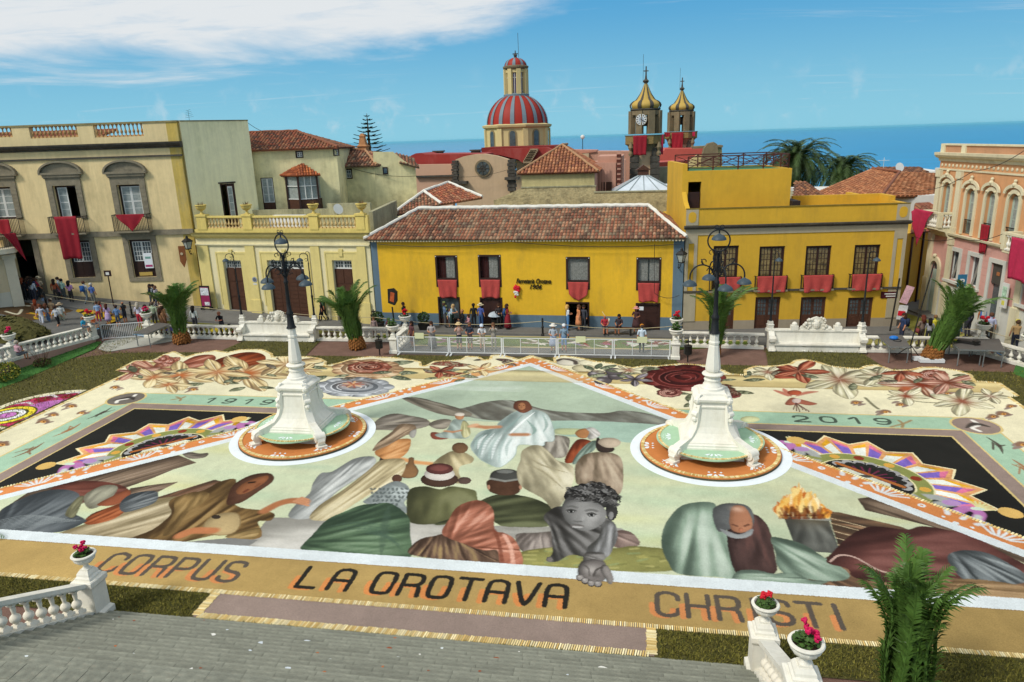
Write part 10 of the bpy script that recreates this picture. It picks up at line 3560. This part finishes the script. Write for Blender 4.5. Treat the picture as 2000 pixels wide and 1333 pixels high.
PP=[('woman in a flowered white top and grey skirt behind the left barrier',845,681,('f',0),'hold',10,'dress','#a9a3a0','#6a6664','#3a2418','#b98263',True,None,[('lskirt','#77736f')]),('woman in a straw hat and dark shorts behind the second barrier',898,684,('f',0),'photo',15,'shorts','#c2a49a','#2d2f33','#6a4a34','#c08a6a',True,('hat','#c9b184'),None),('man in a navy tee and brown shorts behind the second barrier',919,684,('f',0),'hold',-8,'shorts','#2c3444','#5d5048','#6a4a34','#b9785a',False,None,None),('man in a white tee, white cap and beige shorts leaning on the barrier',943,684,('f',0),'lean',8,'shorts','#d5d8db','#b0a288','#8a8580','#c08a6a',False,('cap','#c9d4e0'),None),('woman in pale grey holding a camera up behind the barrier',965,685,('f',0),'photo',0,'long','#9a948a','#8f8a80','#6a4a34','#c08a6a',True,None,None),('small woman in a white sun hat and patterned dress behind the barrier',1081,688,('f',0),'hold',5,'dress','#a9b4c0','#8a98b0','#8a7a6a','#b98263',True,('hat','#d9d6cc'),[('skirt','#93a0b8')]),('man in a grey blue tee, blue shorts and white cap behind the barrier',1102,688,('f',0),'stand',3,'shorts','#7d95a8','#5f84ad','#8a8580','#b9785a',False,('cap','#d0d4d8'),[('bag','#3a3a3a')]),('man in a white tee and orange cap seen from behind at the right barrier',1253,690,('f',0),'stand',185,'pants','#c5d3de','#33312f','#4a3424','#b9785a',False,('cap','#d98a1f'),None),('person in a brown red dress half hidden by the post left of the barriers',806,680,('f',0),'stand',-40,'dress','#5d3a3c','#5d3a3c','#2a1c16','#a9704f',True,None,None),('girl in pale pink behind the balustrade, left of the second tied palm',729,620,('h',43.2),'stand',20,'long','#b59a94','#7a6a66','#7a5a3c','#b98263',True,None,None),('woman in maroon behind the balustrade below the street sign',757,622,('h',43.2),'stand',-20,'long','#6a3a44','#4a3034','#1f1612','#a9704f',True,None,None),('man in a black shirt walking past the left end of the yellow house',790,626,('f',.1),'walk',75,'long','#1c1c20','#23262e','#2a1c16','#9a6444',False,None,None),('woman in a pale blue top and dark green trousers bending at the shop window',884,640,('f',.1),'lean',60,'pants','#a9bdc9','#2a3d38','#b09468','#b98263',True,None,None),('child in a pale shirt in front of the shop window',880,632,('f',.1),'stand',20,'shorts','#b5c4d0','#5a5f66','#5a3a28','#b98263',False,None,None,1.3),('person in black sitting low before the yellow wall',905,641,('f',.1),'sit',-60,'long','#1d1c1f','#252428','#a07048','#b98263',False,None,None),('slim person in dark clothes between the first two doors',926,630,('f',.1),'stand',200,'long','#23221f','#1f1e20','#1f1612','#a9704f',False,None,None),('man in a straw hat, violet blue shirt and jeans by the second door',940,635,('f',.1),'stand',160,'pants','#4c5a9a','#33507a','#6a5a4a','#b98263',False,('hat','#d2c9a4'),None),('person standing behind the pushchair in a dark top',975,634,('f',.1),'hold',30,'long','#3a3436','#33312f','#3a2418','#b98263',True,None,None),('woman in a long red dress with a blue backpack',992,641,('f',.1),'hold',100,'dress','#84202c','#84202c','#3a2418','#b98263',True,None,[('lskirt','#84202c'),('pack','#2f4f80')]),('blond woman in a white top and light blue jeans by the third door',1109,643,('f',.1),'hold',110,'pants','#cfd4d8','#4f7fb0','#c9a05a','#c08a6a',True,None,None),('woman in a peach orange dress at the third door',1130,646,('f',.1),'stand',-70,'dress','#c98458','#c98458','#5a3a28','#b98263',True,None,[('skirt','#c98458')]),('person in dark grey inside the third doorway',1140,641,('f',.1),'stand',-20,'long','#3d3f48','#33363c','#2a1c16','#a9704f',False,None,None),('bald person in a red white and blue shirt sitting on the bench',1181,652,('f',.1),'sit',10,'shorts','#a8343c','#3a3a44',None,'#b9785a',False,None,[('bag','#c9c9b0')]),('woman with long dark hair in a dark flowered dress sitting on the bench',1209,652,('f',.1),'sit',-15,'dress','#3a2d30','#3a2d30','#1f1612','#a9704f',True,None,None),('woman in a pink hat and dark dress standing by the fourth door',1242,651,('f',.1),'hold',-10,'dress','#4a3030','#3a2828','#3a2418','#a9704f',True,('hat','#c98a80'),[('skirt','#4a3030')]),('woman in a dark green top walking before the garage, one of two',635,627,('f',.1),'walk',-95,'pants','#2f4a30','#1f1f22','#1f1612','#a9704f',True,None,None),('smaller person in black walking before the garage beside the woman in green',630,628,('f',.1),'walk',-90,'pants','#1c1c20','#1f1f22','#1f1612','#a9704f',True,None,None,1.45),('man in a black tee leaning on the balustrade left of the stone bench',429,607,('h',43.),'lean',0,'pants','#17181c','#3a3a40','#8a5a44','#b9705a',False,None,None),('dark haired person in a pale jacket behind the first tied palm',375,594,('h',43.4),'stand',180,'long','#b5bcb9','#3a3a40','#17120f','#a9704f',True,None,None),('person in a turquoise shirt behind the balustrade by the first tied palm',336,592,('h',43.4),'stand',170,'long','#2a9ab8','#3a5a70','#8a6a4a','#b98263',False,None,None),('woman in a straw hat and brown patterned dress by the urn',316,590,('h',43.6),'stand',150,'dress','#7a5a3c','#6a4a34','#3a2418','#b98263',True,('hat','#c9a890'),None),('man in a white tee with dark hair left of the urn',281,592,('h',43.3),'stand',200,'shorts','#cfd3d4','#6a7480','#1f1612','#a9704f',False,None,None),('white haired woman in a lilac white top and red shorts',267,591,('h',43.4),'stand',190,'shorts','#c2bfd0','#b3263a','#a9a090','#b98263',True,None,None),('bald man in a dark vest with crossed arms behind the crowd fence',238,589,('h',43.6),'hold',-100,'tank','#2c2d30','#2a2d38',None,'#a9704f',False,None,None),('man in a blue tee and dark cap behind the crowd fence',225,597,('h',43.),'stand',200,'shorts','#5f7fa8','#4a5464','#3a2418','#b98263',False,('cap','#23283a'),None),('woman in a lilac dress behind the crowd fence',206,594,('h',43.),'stand',190,'dress','#b09ac0','#a490b4','#4a2418','#b9785a',True,None,[('skirt','#b09ac0')]),('man in a pale blue shirt behind the second left urn',187,590,('h',43.),'stand',30,'pants','#8fa9c9','#a83a44','#3a2418','#b98263',False,None,None),('boy in a turquoise shirt sitting on the left balustrade',158,614,('h',40.2),'sit',95,'shorts','#2a9ac0','#5a5f66','#8a5a38','#c08a6a',False,None,None,1.4,'#3a3530',.35),('small child in an orange shirt sitting on the left balustrade',179,615,('h',41.),'sit',80,'shorts','#d9682c','#5a5f66','#5a3a28','#c08a6a',False,None,None,1.2,'#3a3530',.45),('man in a red and white striped shirt sitting behind the left wall',22,633,('h',34.6),'sit',170,'shorts','#b8909a','#5a5f66','#a9a090','#b98263',False,None,None,1.75,'#3a3530',.15),('man in a grey shirt sitting beside the striped shirt man',11,624,('h',35.6),'sit',160,'shorts','#8f94a4','#5a5f66','#5a4a3c','#b98263',False,None,None,1.75,'#3a3530',.15),('woman in a white top with blue backpack straps and white shorts',86,643,('f',0),'walk',20,'shorts','#b5b9c4','#c2c7d0','#6a3a20','#b9785a',True,None,None),('woman with long brown hair, grey top and denim shorts',98,641,('f',0),'stand',160,'shorts','#8b9096','#4f6a8a','#5a3420','#c08a6a',True,None,None),('man in a pale grey tee and black shorts seen from behind',116,646,('f',0),'walk',170,'shorts','#b4b8bd','#17181c','#3a2418','#b98263',False,None,None),('person in a white shirt and pale trousers behind the man in black shorts',125,640,('f',0),'stand',200,'pants','#c5c8c4','#a3a890','#4a3424','#b98263',False,('hat','#b5a184'),None),('woman in a teal dress carrying things near the left street carpet',131,622,('f',0),'hold',100,'dress','#4fa8a0','#4fa8a0','#4a2a18','#b9785a',True,None,[('skirt','#4fa8a0')]),('man in a white shirt behind the woman in teal',126,612,('f',0),'stand',120,'pants','#b9c2c9','#5f6a70','#1f1612','#a9704f',False,None,None),('woman in a pink lilac top before the ground floor window',141,590,('f',0),'hold',180,'pants','#b58ab8','#33312f','#17120f','#a9704f',True,None,None),('man in a blue checked shirt with white hair and grey trousers',184,592,('f',0),'stand',175,'pants','#46609c','#6f706a','#bdbab4','#b98263',False,None,None),('man in a white tee with a blue backpack',172,600,('f',0),'walk',170,'pants','#c5c9cc','#6f7a80','#5a3a28','#b98263',False,None,[('pack','#2a5a9a')]),('person in a maroon top and dark trousers near the doorway',75,578,('f',0),'walk',160,'pants','#8a2434','#23262e','#3a2418','#a9704f',False,None,None),('person in grey with a bag near the doorway',62,582,('f',0),'stand',170,'long','#55606a','#33363c','#4a3424','#b98263',False,None,[('bag','#7a8a90')]),('woman in a white blouse just outside the doorway',64,566,('f',0),'stand',180,'long','#b5bcc4','#3a3a44','#1f1612','#a9704f',True,None,None),('person in dark blue inside the mansion doorway, left',46,565,('f',.0),'stand',180,'long','#23283a','#1f2026','#5a3a28','#b98263',False,None,None),('person with auburn hair in black inside the mansion doorway',44,556,('f',.0),'stand',175,'long','#1f1e24','#1f2026','#7a3a20','#b98263',True,None,None),('person in a yellow and dark top at the doorway',44,585,('f',.0),'stand',150,'pants','#a9842c','#2a2420','#2a1c16','#a9704f',True,None,None),('child in black at the foot of the doorway',55,574,('f',0),'stand',170,'long','#1d1c22','#1d1c22','#1f1612','#a9704f',False,None,None,1.4),('woman in a dark jacket on the pavement by the poster board',297,586,('f',.1),'walk',80,'pants','#3a3a40','#4a4a50','#2a1c16','#a9704f',True,None,None),('person in grey with a pack beside the woman in the dark jacket',303,588,('f',.1),'walk',80,'shorts','#7a8084','#4a4640','#1f1612','#a9704f',False,None,[('pack','#2a3a34')]),('person in a white top half hidden by the first tied palm fronds',309,598,('f',.0),'walk',90,'long','#a9a4b0','#5a5660','#5a4030','#b98263',True,None,None),('dark haired man in a mint shirt behind the left street ropes',130,600,('f',0),'hold',170,'long','#9ab8a8','#4a5050','#17120f','#a9704f',False,None,None),('small child in pink and black by the left ropes',118,596,('f',0),'stand',190,'long','#b08a98','#2a2a2e','#1f1612','#a9704f',True,None,None,1.2),('red haired woman in brown behind the group in shorts',77,632,('f',0),'stand',200,'long','#8a5a44','#4a3a34','#8a3a1c','#c08a6a',True,None,None),('person in a grey cap and tan top behind the woman in denim shorts',107,630,('f',0),'hold',180,'pants','#a08a6c','#5a5048','#3a2418','#b98263',False,('cap','#b5a890'),None),('person in black with a red bag in the crowd at the doorway',56,568,('f',0),'hold',160,'long','#1b1a20','#2a2a30','#2a1c16','#a9704f',True,None,[('bag','#8a2434')]),('tall man in a navy shirt at the right side of the doorway',66,572,('f',0),'stand',200,'pants','#2c3a58','#23262e','#1f1612','#a9704f',False,None,None,1.8),('girl in red behind the man in the pale blue shirt',196,600,('h',43.6),'stand',150,'long','#a82a38','#4a4a50','#5a3420','#b98263',True,None,None),('woman with loose hair in a brown dress before the hatted woman by the urn',311,600,('h',43.),'stand',160,'dress','#8a6444','#7a5a3c','#3a2014','#b98263',True,None,None),('person in blue and grey leaning in toward the shop window',870,638,('f',.1),'hold',120,'long','#5a6f8a','#4a4c50','#4a3424','#b98263',False,None,None),('child in a pink top sitting low beside the person in black',916,641,('f',.1),'sit',-50,'long','#c08a90','#3a3a44','#3a2418','#b98263',True,None,None,1.3),('man in a dark blue shirt crouched near the leaning palm',1862,618,('h',43.4),'stand',190,'long','#2f4468','#2a3044','#2a1c16','#a9704f',False,None,None),('woman in a dark top under the parking sign',1896,600,('h',45.),'stand',200,'long','#3a3a48','#2a2a34','#3a2418','#b98263',True,None,None),('person in a red jacket between the two right urns',1950,612,('h',44.6),'hold',150,'pants','#9a3a3c','#33363c','#5a4a3c','#b98263',False,None,None),('woman in navy with a backpack at the mustard building corner',1766,611,('h',43.4),'stand',-80,'pants','#2a3a5c','#2a3044','#3a2418','#b98263',True,None,[('pack','#23304a')]),('woman with red brown hair and a taupe top behind the right balustrade',1804,616,('h',43.),'hold',-160,'long','#7a685c','#4a403a','#5a2a1c','#b98263',True,None,[('bag','#7a3a38')]),('dark haired person in black and white behind the tall stand',1818,622,('h',43.),'stand',170,'long','#9a9a9e','#2a2a2e','#17120f','#a9704f',True,None,None),('person in yellow behind the leaning palm',1828,616,('h',43.8),'stand',170,'pants','#c9c03a','#3a3a40','#7a5a3c','#b98263',False,None,None),('person in blue low behind the right balustrade, left of the geranium urn',1873,622,('h',42.8),'stand',20,'long','#3f6a9c','#33404a','#4a3424','#b98263',False,None,None),('person in black beside the doorway of the pink building',1914,593,('h',46.4),'stand',150,'long','#17181c','#23262e','#17120f','#b98263',False,None,None),('person in a blue cap and orange blue top with pale trousers',1925,594,('h',45.6),'stand',150,'pants','#b0683c','#a49a88','#5a4a3c','#b98263',False,('cap','#3f6a9c'),[('pack','#3a64a0')]),('dark haired person just behind the lilac shirt man',1944,605,('h',45.4),'stand',120,'long','#3a2a34','#2a2a30','#17120f','#a9704f',True,None,None),('man in a lilac shirt and dark trousers near the right urn',1938,611,('h',43.6),'stand',160,'pants','#a9adc9','#3a3630','#5a3a28','#b98263',False,None,None),('man with a dark blue backpack and denim shirt right of the urn',1967,604,('h',44.),'stand',140,'pants','#4a5a78','#3a3a44','#3a2418','#b98263',False,None,[('pack','#2a4468')]),('man in a tan vest, cap and dark trousers at the right edge',1993,603,('h',42.),'stand',170,'pants','#a98a5f','#1f2230','#4a3424','#b98263',False,('cap','#c9c05a'),None),('man in a checked shirt at the back of the left street group',92,622,('f',0),'stand',170,'shorts','#7a8aa0','#4a4a50','#4a3424','#b98263',False,None,None),('girl in a yellow top by the left street carpet',70,612,('f',0),'walk',60,'shorts','#c9a93a','#3a4a6a','#3a2014','#b98263',True,None,None,1.5),('man in a beige shirt and hat between the doorway crowd and the bollard',84,592,('f',0),'hold',190,'pants','#b5a68a','#4a463f','#4a3424','#b98263',False,('hat','#cfc4a8'),None),('woman in a rust top close to the mansion wall',112,588,('f',0),'stand',200,'long','#9a4f34','#3a3430','#2a1c16','#a9704f',True,None,None),('tall man in a pale green shirt behind the right end of the crowd fence',296,590,('h',43.8),'stand',190,'long','#a3b59a','#4a4a44','#5a4a3c','#b98263',False,None,None),('woman in a coral top in the right street before the pink building',1886,606,('h',46.6),'stand',170,'long','#b85a50','#3a3a44','#3a2418','#b98263',True,None,None),('man in a grey shirt at the back of the right street crowd',1904,598,('h',48.),'hold',190,'pants','#7a7f84','#33363c','#2a1c16','#a9704f',False,None,None),('woman in a white blouse close to the right edge wall',1979,610,('h',44.8),'stand',160,'pants','#c9cbc8','#3a4a6a','#4a2a18','#b98263',True,None,None),]
for e in PP:
 e=list(e)+[None]*(17-len(e))
 person(e[0],e[1],e[2],e[3],e[4],e[5],e[6],e[7],e[8],e[9],e[10],bool(e[11]),e[12],e[13],e[14],e[15]or '#3a3530',e[16]or 0.)
